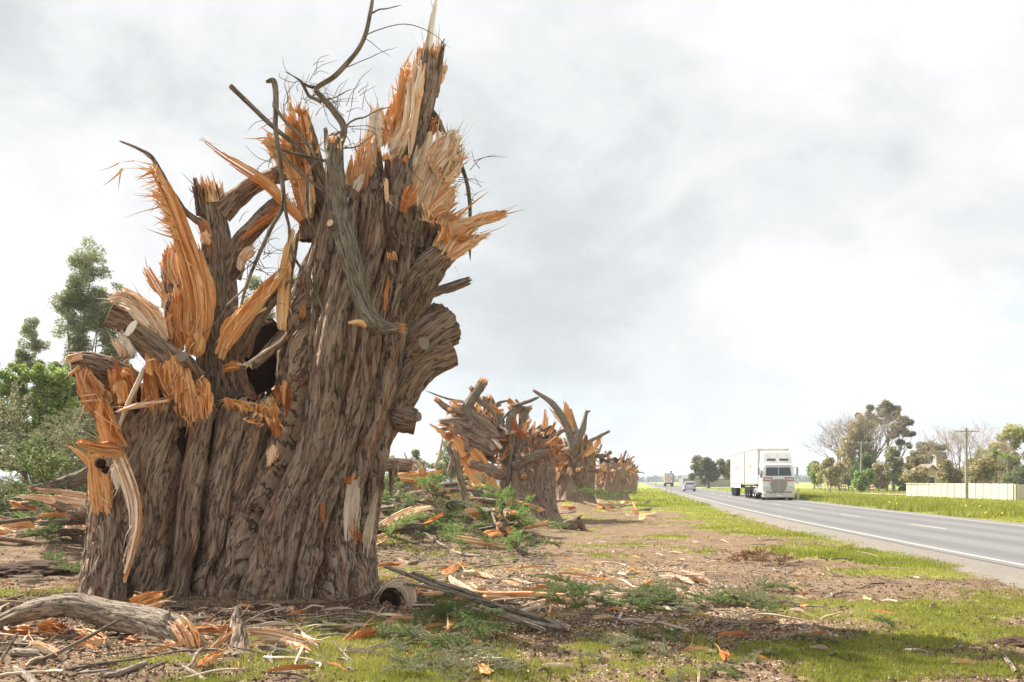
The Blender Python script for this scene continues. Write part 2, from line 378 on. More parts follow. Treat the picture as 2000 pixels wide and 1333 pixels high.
def bark_mat(name, dark, mid, pale, red, scale=1.0, redamt=.35):
    m, t, b, o = new_mat(name); g = attr(t, 'grain')
    v1 = t.mapping(g, (22*scale, 22*scale, 2.2*scale)); v2 = t.mapping(g, (70*scale, 70*scale, 6*scale)); v3 = t.mapping(g, (1.6, 1.6, .5))
    a = t.noise(v1, 1.0, 6, .62, .5); f = t.noise(v2, 1.0, 5, .65, .3); l = t.noise(v3, 1.0, 4, .6)
    k = t.math('ADD', t.math('MULTIPLY', a, .6), t.math('MULTIPLY', f, .4))
    c = t.ramp(k, [(.33, dark), (.46, mid), (.56, tuple((x+y)/2 for x, y in zip(mid, pale))), (.68, pale)])
    cr = t.noise(t.mapping(g, (15*scale, 15*scale, 1.7*scale), (2, 7, 1)), 1.0, 5, .6, .35); cr = t.mrange(t.math('ABSOLUTE', t.math('SUBTRACT', cr, .5)), .0, .035, .8, 0)
    c = t.mix(cr, c, tuple(x*.35 for x in dark))
    rm = t.math('MULTIPLY', t.mrange(t.noise(t.mapping(g, (5, 5, .9), (3, 3, 3)), 1.0, 5, .6, .4), .50, .68), redamt)
    c = t.mix(rm, c, red)
    gm = t.math('MULTIPLY', t.mrange(l, .45, .7), .5)
    c = t.mix(gm, c, t.mix(.5, c, pale))
    tn = attr(t, 'tone', 'Fac'); c = t.mix(t.mrange(tn, .5, 1.0, 0, .5), c, pale)
    t.link(c, b.inputs['Base Color']); b.inputs['Roughness'].default_value = .9; b.inputs['Specular IOR Level'].default_value = .2
    h = t.math('SUBTRACT', t.math('ADD', t.math('MULTIPLY', a, 1.0), t.math('MULTIPLY', f, .6)), t.math('MULTIPLY', cr, .5)); bump(t, b, h, .07/scale, 1.0)
    return m
M_BARK = bark_mat('cypress_bark', (.095, .062, .043), (.35, .245, .175), (.58, .465, .37), (.40, .17, .08), 1.2, .5)
M_BARK2 = bark_mat('grey_branch_bark', (.115, .090, .064), (.26, .215, .155), (.42, .37, .29), (.25, .15, .09), 1.6, .25)
M_BARKR = bark_mat('stringy_red_bark', (.050, .026, .018), (.125, .062, .038), (.24, .15, .10), (.30, .10, .035), 1.3, .6)
M_BARKW = bark_mat('weathered_stick_bark', (.18, .13, .095), (.37, .295, .225), (.56, .48, .385), (.40, .26, .15), 2.2, .3)
def wood_mat(name, deep, mid, pale, white, lo=0.0):
    m, t, b, o = new_mat(name); g = attr(t, 'grain'); tn = attr(t, 'tone', 'Fac')
    s1 = t.noise(t.mapping(g, (75, 75, 3.0)), 1.0, 5, .62, .3); s2 = t.noise(t.mapping(g, (6, 6, 1.2)), 1.0, 5, .6, .6)
    k = t.math('ADD', t.math('MULTIPLY', s1, .38), t.math('MULTIPLY', s2, .62))
    k = t.math('ADD', k, t.math('MULTIPLY', t.math('SUBTRACT', tn, .5), .40))
    c = t.ramp(k, [(.26, deep), (.40, mid), (.56, pale), (.70, white)])
    st = t.mrange(t.noise(t.mapping(g, (7, 7, 2.2), (5, 1, 2)), 1.0, 7, .75, 1.2), .56, .66)
    c = t.mix(t.math('MULTIPLY', st, .55), c, tuple(x*.5 for x in deep))
    t.link(c, b.inputs['Base Color']); b.inputs['Roughness'].default_value = .62; b.inputs['Specular IOR Level'].default_value = .3
    bump(t, b, t.math('ADD', s1, t.math('MULTIPLY', s2, .6)), .018, .9)
    return m
M_WOOD = wood_mat('torn_orange_heartwood', (.46, .13, .030), (.76, .34, .105), (.86, .53, .25), (.90, .74, .52))
M_WOODP = wood_mat('torn_pale_sapwood', (.62, .26, .10), (.82, .48, .25), (.87, .66, .46), (.90, .84, .74))
M_WOODR = wood_mat('torn_red_heartwood', (.20, .050, .015), (.46, .15, .040), (.64, .27, .085), (.74, .42, .19))
M_WOODG = wood_mat('weathered_split_wood', (.30, .19, .12), (.50, .37, .26), (.66, .54, .40), (.78, .70, .58))
def cut_mat():
    m, t, b, o = new_mat('sawn_end_grain'); g = attr(t, 'grain'); d = t.vmath('LENGTH', t.mapping(g, (1, 1, 0)))
    wv = t.math('SINE', t.math('MULTIPLY', t.math('ADD', d, t.math('MULTIPLY', t.noise(g, 8, 3), .01)), 700))
    n = t.noise(t.mapping(g, (20, 120, 5)), 1.0, 4)
    c = t.mix(n, (.15, .135, .105), (.27, .245, .19)); c = t.mix(t.math('MULTIPLY', t.math('ADD', wv, 1), .12), c, (.25, .18, .12))
    t.link(c, b.inputs['Base Color']); bump(t, b, n, .004); return m
M_CUT = cut_mat()
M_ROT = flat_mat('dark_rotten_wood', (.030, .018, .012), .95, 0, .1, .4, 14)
def leaf_mat(name, a, bcol, c3, trans=.35):
    m, t, b, o = new_mat(name); tn = attr(t, 'tone', 'Fac')
    c = t.ramp(tn, [(0.0, a), (.5, bcol), (1.0, c3)])
    t.link(c, b.inputs['Base Color']); b.inputs['Roughness'].default_value = .55; b.inputs['Specular IOR Level'].default_value = .4
    tr = t.new('ShaderNodeBsdfTranslucent'); t.link(c, tr.inputs[0]); mx = t.new('ShaderNodeMixShader'); mx.inputs[0].default_value = trans
    t.link(b.outputs[0], mx.inputs[1]); t.link(tr.outputs[0], mx.inputs[2]); t.link(mx.outputs[0], o.inputs[0]); return m
M_CYP = leaf_mat('cypress_foliage', (0.074, 0.115, 0.038), (0.155, 0.223, 0.065), (0.297, 0.338, 0.128))
M_CYPG = leaf_mat('drying_cypress_foliage', (0.125, 0.144, 0.073), (0.250, 0.263, 0.144), (0.413, 0.388, 0.237))
M_CYPY = leaf_mat('fresh_cypress_foliage', (0.135, 0.216, 0.061), (0.243, 0.351, 0.095), (0.405, 0.499, 0.176))
M_EUC = leaf_mat('gum_leaves', (.14, .17, .075), (.27, .31, .13), (.46, .48, .28), .35)
M_EUCB = leaf_mat('brown_green_gum_leaves', (.14, .145, .075), (.28, .27, .14), (.42, .40, .24), .3)
M_SHR = leaf_mat('bright_shrub_leaves', (.14, .21, .05), (.28, .38, .09), (.44, .52, .18), .4)
M_SHRD = leaf_mat('dark_shrub_leaves', (.08, .125, .045), (.18, .25, .08), (.30, .37, .14), .4)
M_OLIVE = leaf_mat('olive_brown_leaves', (.22, .19, .09), (.40, .345, .17), (.54, .48, .28), .3)
M_YEL = leaf_mat('yellow_green_leaves', (.24, .24, .06), (.40, .40, .11), (.52, .50, .18))
M_DRY = leaf_mat('dry_brown_foliage', (.17, .085, .035), (.28, .15, .065), (.36, .22, .11), .2)
M_GRASS = leaf_mat('grass_blades', (.20, .225, .036), (.35, .375, .062), (.50, .47, .15), .4)
M_DRYG = leaf_mat('dry_grass_blades', (.25, .19, .09), (.38, .30, .16), (.50, .43, .26), .3)
M_TWIG = flat_mat('bare_twigs', (.24, .185, .135), .9, 0, .2, .15, 3)
M_TWIGP = flat_mat('pinkish_bare_twigs', (.30, .225, .19), .9, 0, .2, .15, 3)
M_TRUNK = bark_mat('gum_trunk_bark', (.16, .13, .10), (.30, .26, .21), (.46, .42, .36), (.26, .17, .11), .8, .2)

# ------------------------------------------------------------ ground
EDGE = [(6.0, 8.55), (15.7, 9.2), (22.0, 9.9), (27.4, 10.4), (39.3, 11.6), (62.7, 14.7), (100, 20.0), (146, 26.6), (200, 34.3), (264, 43.4), (400, 62.8), (700, 106), (1400, 208)]
EY = np.array([-200.0]+[e[0] for e in EDGE]); EX = np.array([2.0]+[e[1] for e in EDGE])
def edge_x(y): return np.interp(y, EY, EX)
_ys = np.linspace(-200, 1400, 3200); _xs = np.convolve(np.pad(edge_x(_ys), 20, mode='edge'), np.ones(41)/41, 'valid')
def edge_x(y): return np.interp(y, _ys, _xs)
RW = 7.0
MOUNDS = [(-2.6, 23.5, 1.9, 3.6, .95), (-1.5, 30.5, 2.0, 4.0, .9), (-9.6, 19.0, 2.6, 3.2, .55), (-13, 24, 3.5, 4, .8), (-4.5, 27, 2.5, 5, .7), (3.2, 48, 1.2, 6, .35), (-3.7, 11.6, 2.3, 1.6, .10)]
def hgt(x, y):
    x = np.asarray(x, float); y = np.asarray(y, float)
    dr = x-edge_x(y)                                   # distance right of the near edge line
    off = np.clip(np.maximum(-1.4-dr, dr-RW-.9)/1.5, 0, 1)   # 0 on the road, 1 well off it
    r = np.hypot(x, y); fine = np.clip(1.4-r/60, 0.15, 1)
    h = f2(x, y, 3.1, 3, 2.0)*.07+f2(x, y, .55, 4, 5.0)*.055*fine+f2(x, y, .13, 3, 9.0)*.020*fine
    h = h*np.where(x < 9, 1.0, .6)+.06*np.exp(-((np.hypot(x+3.75, (y-11.6)*1.2)-2.2)/.5)**2)*(.6+f2(x, y, .4, 3, 7))
    for mx, my, sx, sy, a in MOUNDS: h = h+a*np.exp(-((x-mx)/sx)**2-((y-my)/sy)**2)
    far = np.clip((r-250)/600, 0, 1); h = h+far*f2(x, y, 260, 3, 3.0)*.8
    side = np.clip((dr-RW-3)/14, 0, 1)*-.10
    return (h+side)*off-0.05*(1-off)+(-.01)
def grassy(x, y):
    """0..1: how much living grass covers the spot"""
    x = np.asarray(x, float); y = np.asarray(y, float); dr = x-edge_x(y)
    n = f2(x, y, 1.5, 5, 31.0)*.5+f2(x, y, .35, 3, 41.0)*.22+.5
    verge = np.clip(1-np.abs(dr+2.4)/2.3, 0, 1)*np.clip((y-9)/10, .35, 1)
    right = np.clip((dr-RW-1.0)/1.0, 0, 1)
    farl = np.clip((y-40)/18, 0, 1)*np.clip((x-.150*y+2.5)/2.5, 0, 1)
    front = np.clip(1-np.abs(y-7.9)/3.2, 0, 1)*.30*np.clip((x+5)/3, .2, 1)
    g = n*1.25-.46+verge*.50+farl*.75+front
    g = np.maximum(g, right*1.3)
    g = np.where((dr > -1.0) & (dr < RW+.9), 0, g)
    return np.clip(g, 0, 1)
def build_ground():
    th = np.radians(np.concatenate([np.linspace(-38, 38, 470), np.linspace(38, 322, 75)[1:-1]]))
    rr = np.concatenate([np.geomspace(.4, 5.5, 26)[:-1], np.geomspace(5.5, 70, 300)[:-1], np.geomspace(70, 5200, 100)])
    A, Rr = np.meshgrid(th, rr); X = np.sin(A)*Rr; Y = np.cos(A)*Rr; Z = hgt(X, Y); n = len(th)
    V = np.stack([X, Y, Z], -1).reshape(-1, 3); mb = MB()
    c = len(V); V = np.vstack([V, [[0, 0, float(hgt(0, 0))]]])
    g = np.append(grassy(X, Y).ravel(), .3)
    fan = np.stack([np.arange(n), (np.arange(n)+1) % n, np.full(n, c)], -1)
    mb.add(V, [grid_faces(len(rr), n)[:, ::-1], fan], V, g, 0, True)
    m, t, b, o = new_mat('verge_soil_and_grass')
    pos = t.new('ShaderNodeNewGeometry').outputs['Position']; tn = attr(t, 'tone', 'Fac')
    nf = t.noise(pos, 5.0, 8, .7, .3); nf2 = t.noise(pos, 34.0, 6, .7); big = t.noise(pos, .9, 5, .6, .5)
    soil = t.ramp(t.math('ADD', t.math('MULTIPLY', nf2, .55), t.math('MULTIPLY', nf, .45)), [(.30, (.055, .034, .023)), (.43, (.135, .090, .057)), (.52, (.235, .163, .104)), (.62, (.35, .255, .170)), (.72, (.52, .40, .28))])
    soil = t.mix(t.math('MULTIPLY', t.mrange(big, .52, .66), .60), soil, t.mix(nf2, (.040, .026, .019), (.13, .085, .060)))
    vor = t.new('ShaderNodeTexVoronoi'); vor.inputs['Scale'].default_value = 26; t.link(t.mapping(pos, (1, .5, 1)), vor.inputs['Vector'])
    chip = t.mrange(vor.outputs['Distance'], .10, .20, 1, 0); sel = t.new('ShaderNodeSeparateColor'); t.link(vor.outputs['Color'], sel.inputs[0])
    chipm = t.math('MULTIPLY', chip, t.mrange(sel.outputs[0], .55, .6)); soil = t.mix(chipm, soil, t.mix(sel.outputs[1], (.46, .27, .14), (.66, .52, .36)))
    gcol = t.ramp(t.math('ADD', t.math('MULTIPLY', nf, .6), t.math('MULTIPLY', nf2, .4)), [(.3, (.14, .15, .035)), (.5, (.28, .295, .065)), (.68, (.44, .41, .15))])
    bigv = t.noise(pos, .16, 4, .6, .4); gcol = t.mix(t.mrange(bigv, .42, .62, 0, .6), gcol, (.30, .33, .075))
    far = t.mrange(t.vmath('LENGTH', pos), 60, 260, 0, .5); gcol = t.mix(far, gcol, (.26, .31, .08))
    gm = t.mrange(t.math('ADD', tn, t.math('MULTIPLY', t.math('SUBTRACT', nf, .5), .9)), .30, .62)
    c = t.mix(gm, soil, gcol)
    t.link(c, b.inputs['Base Color']); b.inputs['Roughness'].default_value = .95; b.inputs['Specular IOR Level'].default_value = .1
    bump(t, b, t.math('ADD', nf2, t.math('MULTIPLY', chipm, .4)), .035, .8)
    mb.build('ground', m, kind='structure', origin=(0, 0, 0))
build_ground()

# ------------------------------------------------------------ road
def ribbon(y0, y1, d0, d1, z, step=None):
    ys = np.concatenate([np.arange(y0, min(y1, 90), 1.0), np.arange(max(y0, 90), y1, 6.0), [y1]]) if y1-y0 > 8 else np.linspace(y0, y1, 4)
    ex = edge_x(ys); V = np.vstack([np.stack([ex+d0, ys, np.full_like(ys, z)], -1), np.stack([ex+d1, ys, np.full_like(ys, z)], -1)]); n = len(ys)
    return V, np.stack([np.arange(n-1), np.arange(n-1)+n, np.arange(n-1)+n+1, np.arange(n-1)+1], -1)
def asphalt_mat():
    m, t, b, o = new_mat('worn_asphalt'); pos = t.new('ShaderNodeNewGeometry').outputs['Position']; g = attr(t, 'grain')
    n = t.noise(pos, 60, 5, .75); l = t.noise(t.mapping(pos, (.6, .12, 1)), 1.0, 5, .6, .4)
    c = t.ramp(n, [(.3, (.12, .118, .118)), (.5, (.17, .167, .167)), (.7, (.24, .236, .232))]); c = t.mix(t.mrange(l, .4, .65, 0, .45), c, (.195, .193, .190))
    sx = t.new('ShaderNodeSeparateXYZ'); t.link(g, sx.inputs[0])
    wt = None
    for cxx in (.85, 2.65, 4.4, 6.15):                       # darker wheel tracks
        k = t.mrange(t.math('ABSOLUTE', t.math('SUBTRACT', sx.outputs[0], cxx)), .15, .7, .55, 0); wt = k if wt is None else t.math('ADD', wt, k)
    c = t.mix(wt, c, (.11, .11, .115)); t.link(c, b.inputs['Base Color']); b.inputs['Roughness'].default_value = .8; bump(t, b, n, .01, .6); return m
mb = MB(); V, Fc = ribbon(-120, 1390, -.25, RW+.45, .004)
nn = len(V)//2; G = V.copy(); G[:nn, 0] = -.25; G[nn:, 0] = RW+.45; mb.add(V, Fc, G, .5)
mb.build('road', asphalt_mat(), kind='structure', origin=(0, 0, 0))
def gravel_mat():
    m, t, b, o = new_mat('shoulder_gravel'); pos = t.new('ShaderNodeNewGeometry').outputs['Position']; n = t.noise(pos, 45, 6, .8); l = t.noise(pos, 2.2, 4)
    c = t.ramp(n, [(.3, (.12, .105, .090)), (.5, (.22, .198, .172)), (.7, (.36, .33, .29))]); c = t.mix(t.mrange(l, .5, .7, 0, .4), c, (.27, .225, .18))
    t.link(c, b.inputs['Base Color']); b.inputs['Roughness'].default_value = .95; bump(t, b, n, .02, .9); return m
mg = gravel_mat()
mb = MB()
ys = np.concatenate([np.arange(-120, 90, .35), np.arange(90, 1390, 6.0)]); ex = edge_x(ys)
wv = 1.35+f2(ys, ys*0, .8, 4, 3)*.32; n = len(ys)
V = np.vstack([np.stack([ex-wv-.75, ys, np.full(n, -.16)], -1), np.stack([ex-wv+.25, ys, np.full(n, -.016)], -1)]); f = np.stack([np.arange(n-1), np.arange(n-1)+n, np.arange(n-1)+n+1, np.arange(n-1)+1], -1); mb.add(V, f)
V = np.vstack([np.stack([ex-wv+.25, ys, np.full(n, -.016)], -1), np.stack([ex+.1, ys, np.full(n, -.002)], -1)]); f = np.stack([np.arange(n-1), np.arange(n-1)+n, np.arange(n-1)+n+1, np.arange(n-1)+1], -1); mb.add(V, f)
wv = .55+f2(ys, ys*0, .8, 4, 13)*.2
V = np.vstack([np.stack([ex+RW+.3, ys, np.full(n, -.002)], -1), np.stack([ex+RW+.4+wv, ys, np.full(n, -.02)], -1)]); mb.add(V, f)
mb.build('road_shoulder', mg, kind='structure', origin=(0, 0, 0))
def paint_mat():
    m, t, b, o = new_mat('road_paint'); pos = t.new('ShaderNodeNewGeometry').outputs['Position']; n = t.noise(pos, 30, 5, .8)
    c = t.mix(t.mrange(n, .50, .66), (.44, .42, .38), (.24, .235, .23)); t.link(c, b.inputs['Base Color']); b.inputs['Roughness'].default_value = .6; return m
M_PAINT = paint_mat()
for d0, d1 in ((0.0, .13), (RW-.13, RW)):
    mb = MB(); V, Fc = ribbon(-120, 1390, d0, d1, .008); mb.add(V, Fc); mb.build('edge_line', M_PAINT, kind='structure', origin=(0, 0, 0))
y0 = 28.0-9.4*4
while y0 < 420:
    mb = MB(); V, Fc = ribbon(y0, y0+3.2, RW/2-.065, RW/2+.065, .008); mb.add(V, Fc); mb.build('lane_dash', M_PAINT, kind='structure'); y0 += 9.4
HAZE = 0.0004
# ------------------------------------------------------------ the big shattered cypress
TY = 11.7
tree = empty('shattered_cypress', (-3.7, 11.5, 0), 'huge shattered cypress trunk, the nearest and largest, its torn top reaching out of the picture', 'tree trunk')

def trunk_mesh(tab, Yc, ry_scale, nth, nz, z_lo, seed, rim=None, twist=0.0, hollow=False, flare=.0):
    """tab: rows (py, left px, right px) of the outline at depth Yc"""
    tab = np.array(sorted(tab, key=lambda r: -r[0]), float)
    zt = CAMH+(HOR-tab[:, 0])/F*Yc; xl = (tab[:, 1]-1000)/F*Yc; xr = (tab[:, 2]-1000)/F*Yc
    z = np.linspace(z_lo, zt[-1], nz)
    k = np.linspace(0, len(zt)-1, 300); zz_ = np.interp(k, np.arange(len(zt)), zt)
    def sm(v):
        q = np.interp(z, zt, v); w_ = max(3, nz//26)|1; return np.convolve(np.pad(q, w_//2, mode='edge'), np.ones(w_)/w_, 'valid')
    xl, xr = sm(xl), sm(xr); cx = (xl+xr)/2; rx = (xr-xl)/2; ry = rx*ry_scale if np.isscalar(ry_scale) else rx*np.interp(z, zt, ry_scale)
    th = np.arange(nth)/nth*2*math.pi-math.pi/2           # seam at -y? start facing camera moved behind
    th = th+math.pi
    Z, TH = np.meshgrid(z, th, indexing='ij')
    if rim is not None:
        top = rim(np.cos(TH[0]), np.sin(TH[0])); Z = z_lo+(Z-z_lo)/(z[-1]-z_lo)*(top[None]-z_lo)
    f = lambda v: np.interp(Z, z, v)
    tw = twist*(Z-1.5)
    cs, sn = np.cos(TH), np.sin(TH); R1 = 1.0
    q = np.stack([np.cos(TH+tw)*R1, np.sin(TH+tw)*R1, Z*.16], -1)+seed
    wq = np.stack([cs*2.2, sn*2.2, Z*1.1], -1)+seed*2
    warp = np.stack([fbm(wq, 3), fbm(wq+5, 3), np.zeros_like(Z)], -1)*(.05+.16*np.clip((1.3-Z)/1.6, 0, 1))[..., None]
    q = q+warp
    low = np.clip((1.6-Z)/1.7, 0, 1)
    v1 = vnoise(q*np.array([2.1, 2.1, 1])+3); v2 = vnoise(q*np.array([3.7, 3.7, 1.3])+9); v3 = vnoise(q*np.array([8.5, 8.5, 2.6])+15)
    d = .11*v1+.06*v2-(.27+.12*low)*np.exp(-(v1/.10)**2)-(.13+.08*low)*np.exp(-(v2/.11)**2)-.030*np.exp(-(v3/.16)**2)+.02*v3
    qq = np.stack([cs*f(rx), sn*f(ry), Z], -1); qw = qq+fbm(qq*np.array([2.2, 2.2, 1.1])+seed, 2)[..., None]*(.035+.10*low[..., None])
    b1 = vnoise(qw*np.array([10, 10, 1.2])+seed); b2 = vnoise(qw*np.array([24, 24, 2.4])+seed*3); b3 = vnoise(qw*np.array([60, 60, 6])+seed*5)
    d = d-.026*np.exp(-(b1/.15)**2)+.012*b2-.016*np.exp(-(b2/.18)**2)+.010*b3
    pl = vnoise(np.stack([qw[..., 0]*7, qw[..., 1]*7, qw[..., 2]*3.5], -1)+seed*7); d = d+.010*np.tanh(pl*6)
    rxx, ryy = f(rx), f(ry); d = d*np.clip(rxx/.6, .25, 1.0)
    X = f(cx)+cs*(rxx+d); Y = Yc+sn*(ryy+d)
    G = np.stack([cs*rxx+warp[..., 0], sn*ryy, Z], -1)+seed
    V = np.stack([X, Y, Z], -1)
    mb = MB()
    if hollow:
        # cup: inner wall going down and closing
        top = V[-1]; c = np.array([f(cx)[-1].mean(), Yc, 0]); rows = []
        for k_, (sh, dz) in enumerate(((.955, .02), (.90, -.06), (.85, -.25), (.78, -.55), (.55, -.85), (.15, -.95))):
            p = top.copy(); p[:, :2] = c[:2]+(p[:, :2]-c[:2])*sh; p[:, 2] = p[:, 2]+dz+fbm(p*9+k_, 2)*.05
            if dz < -.1: p[:, 2] = p[:, 2]*(.6)+(top[:, 2].min()+dz)*.4
            rows.append(p)
        inner = np.array(rows); Gi = inner*1.0
        mb.add(V, grid_faces(nz, nth), G, .5, 0, True)
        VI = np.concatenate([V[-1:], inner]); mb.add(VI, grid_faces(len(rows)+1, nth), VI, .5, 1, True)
    else:
        mb.add(V, grid_faces(nz, nth), G, .5, 0, True)
        c = V[-1].mean(0); VV = np.vstack([V[-1], [c]]); mb.add(VV, np.stack([np.arange(nth), (np.arange(nth)+1) % nth, np.full(nth, nth)], -1), VV, .5, 1)
    return mb, V

tabR = [(1275, 385, 765), (1230, 400, 752), (1190, 415, 742), (1150, 425, 736), (1100, 440, 733), (1050, 452, 731), (1000, 468, 738), (950, 492, 746), (900, 515, 757), (850, 530, 769),
        (800, 540, 783), (750, 545, 795), (700, 549, 805), (650, 555, 813), (600, 566, 822), (550, 580, 832), (500, 592, 842), (450, 600, 850), (420, 606, 852), (395, 612, 850)]
mbR, VR = trunk_mesh(tabR, TY, 0.86, 620, 600, -.25, np.array([3.1, 7.7, 1.9]), twist=-.05,
                     rim=lambda c, s: CAMH+(HOR-(395+25*vnoise(np.stack([c*3, s*3, s*0], -1))+70*np.clip(-s, 0, 1)*np.clip(-c*0+.2, 0, 1)))/F*TY)
mbR.build('trunk', [M_BARK, M_WOODR], tree)
tabL = [(1275, 130, 490), (1230, 148, 492), (1190, 164, 496), (1150, 174, 500), (1100, 184, 506), (1050, 190, 514), (1000, 194, 524), (950, 200, 536), (900, 212, 550), (850, 226, 566), (800, 234, 580), (760, 238, 590), (640, 250, 600)]
def rimL(c, s):
    px = 418+c*178
    fr = np.interp(px, [236, 262, 300, 350, 405, 430, 450, 500, 545, 580], [815, 800, 790, 770, 752, 780, 792, 790, 778, 770])
    bk = np.interp(px, [236, 300, 380, 470, 500, 545, 600], [760, 720, 690, 640, 608, 640, 680])
    k = np.clip(s*1.6+.5, 0, 1); n = 14*vnoise(np.stack([c*9, s*9, c*0+3], -1))+8*vnoise(np.stack([c*30, s*30, c*0+3], -1))
    return CAMH+(HOR-(fr*(1-k)+bk*k+n))/F*(TY+s*.9)
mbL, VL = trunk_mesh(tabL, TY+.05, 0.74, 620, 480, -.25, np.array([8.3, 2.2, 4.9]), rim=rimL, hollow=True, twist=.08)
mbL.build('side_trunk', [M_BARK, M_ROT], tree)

# depth map of the trunks as the photograph's side sees them, for pieces that cling to the bark
DZ = {}
_cell = 5
_all = np.vstack([VR.reshape(-1, 3), VL.reshape(-1, 3)])
_px = ((_all[:, 0]/_all[:, 1])*F+1000)/_cell; _py = (HOR-(_all[:, 2]-CAMH)/_all[:, 1]*F)/_cell
dm = np.full((300, 420), 99.0); _i = np.clip(_py.astype(int), 0, 299); _j = np.clip(_px.astype(int), 0, 419)
np.minimum.at(dm, (_i, _j), _all[:, 1])
for _ in range(2):
    bad = dm > 50; nb = np.min(np.stack([np.roll(dm, 1, 0), np.roll(dm, -1, 0), np.roll(dm, 1, 1), np.roll(dm, -1, 1)]), 0); dm = np.where(bad, nb, dm)
_k = dm.copy()
for _ in range(2):
    a = np.stack([_k, np.roll(_k, 1, 0), np.roll(_k, -1, 0), np.roll(_k, 1, 1), np.roll(_k, -1, 1)]); good = a < 50
    _k = np.where(dm < 50, np.sum(np.where(good, a, 0), 0)/np.maximum(1, good.sum(0)), dm)
dm = _k
def front(px, py, default=TY-.5):
    v = dm[np.clip((np.asarray(py)/_cell).astype(int), 0, 299), np.clip((np.asarray(px)/_cell).astype(int), 0, 419)]
    return np.where(v > 50, default, v)
def conf(out=.02):
    def f(P, off):
        px = P[:, 0]/P[:, 1]*F+1000; py = HOR-(P[:, 2]-CAMH)/P[:, 1]*F
        Y = front(px, py)-out-off
        return np.stack([(px-1000)/F*Y, Y, CAMH+(HOR-py)/F*Y], -1)
    return f

def S(name, lst, wpx, Y, thick=.05, n=14, r0=0, r1=30, mats=(M_WOOD, M_BARK), tone=.5, parent=tree, **kw):
    """torn slab given in photo pixels: r0/r1 ragged end lengths in pixels"""
    mb = MB(); Ym = Y if Y else np.mean([p[2] for p in lst])
    slab(mb, px_pts(lst, Y), px_w(wpx, Ym), thick, n, r0*Ym/F, r1*Ym/F, tone=tone, **kw)
    return mb.build(name, list(mats), parent)
def Lb(name, lst, rpx, Y, mats=(M_BARK, M_CUT), parent=tree, **kw):
    mb = MB(); Ym = Y if Y else np.mean([p[2] for p in lst]); tube(mb, px_pts(lst, Y), px_w(rpx, Ym), **kw); return mb.build(name, list(mats), parent)
def Tw(name, lst, rpx, Y, parent=tree, mat=M_BARK2, nseg=7, **kw):
    kw.setdefault('end1', 'point'); kw.setdefault('wob', .02)
    mb = MB(); Ym = Y if Y else np.mean([p[2] for p in lst]); tube(mb, px_pts(lst, Y), px_w(rpx, Ym), nseg=nseg, m=max(8, len(lst)*5), **kw); return mb.build(name, [mat, M_WOOD], parent)
def Sp(lst, Y, mats=M_WOOD, w=4, tone=.5, parent=tree, name='splinter', bend=.04, jit=.12):
    """a spray of splinters, each (x0,y0,x1,y1) in pixels: one part"""
    mb = MB(); sc = Y/F
    for s_ in lst:
        x0, y0, x1, y1 = s_[:4]; ww = s_[4] if len(s_) > 4 else w
        spike(mb, W(x0, y0, Y), W(x1, y1, Y+rng.uniform(-1, 1)*jit), ww*sc*.5, .001, bend*rng.uniform(-1, 1), tone+rng.uniform(-.2, .2), 0, 4, .5, 4)
    return mb.build(name, mats, parent)
def fringe(x0, y0, x1, y1, dx, dy, n, w, Y, mats=M_WOOD, tone=.5, var=.6, spread=.25, parent=tree, name='splinter'):
    """n splinters rooted along a line and pointing roughly (dx,dy)"""
    L = math.hypot(dx, dy); l = []
    for _ in range(n):
        t = rng.random(); a = math.atan2(dy, dx)+rng.normal()*spread; q = L*(1-var*rng.random())
        l.append((x0+(x1-x0)*t, y0+(y1-y0)*t, x0+(x1-x0)*t+math.cos(a)*q, y0+(y1-y0)*t+math.sin(a)*q, w*rng.uniform(.5, 1.4)))
    return Sp(l, Y, mats, w, tone, parent, name)

BW = (M_WOOD, M_BARK); PW = (M_WOODP, M_BARK); RWd = (M_WOODR, M_BARKR)
# --- left stump: upright forked limb
Lb('limb', [(452, 800, 11.9), (436, 740, 11.75), (430, 650, 11.65), (428, 560, 11.6), (424, 480, 11.6), (416, 420, 11.6), (410, 385, 11.6)], [60, 50, 40, 34, 31, 27, 26], None, nseg=90, m=150, amp=.16, end1='broken', mats=(M_BARK, M_WOOD))
S('broken_tip', [(392, 420), (388, 385), (377, 340)], [16, 20, 12], 11.45, .06, 6, 0, 22, mats=(M_BARK, M_BARK))
S('torn_wood', [(405, 400), (402, 380), (398, 362)], [30, 28, 20], 11.5, .05, 8, 0, 24, mats=RWd)
S('torn_wood', [(425, 395), (428, 380), (434, 372)], [30, 30, 22], 11.6, .05, 8, 0, 14, mats=PW)
Lb('limb', [(432, 418, 11.6), (462, 388, 11.6), (495, 362, 11.55), (548, 340, 11.5)], [22, 19, 16, 16], None, nseg=48, amp=.12, end1='broken')
Lb('limb', [(448, 540, 11.55), (470, 480, 11.5), (500, 445, 11.45), (530, 412, 11.4), (552, 392, 11.4)], [24, 22, 17, 17, 13], None, nseg=48, amp=.16, end1='broken', mats=(M_BARK, M_WOODR))
S('torn_wood', [(470, 470), (505, 440), (535, 420), (552, 398)], [7, 12, 14, 10], 11.25, .04, 6, 8, 14, mats=RWd, tone=.3)
S('torn_wood', [(466, 532), (474, 508), (488, 492), (502, 482)], [10, 22, 26, 12], 11.35, .03, 8, 6, 14, mats=(M_WOODP, M_BARK), tone=.45)
S('torn_wood', [(392, 430), (402, 455), (412, 490)], [24, 26, 16], 11.2, .03, 8, 6, 16, mats=RWd, tone=.6)
S('torn_wood', [(396, 452), (404, 470), (408, 482)], [16, 20, 12], 11.14, .03, 6, 4, 10, mats=PW, tone=.35)
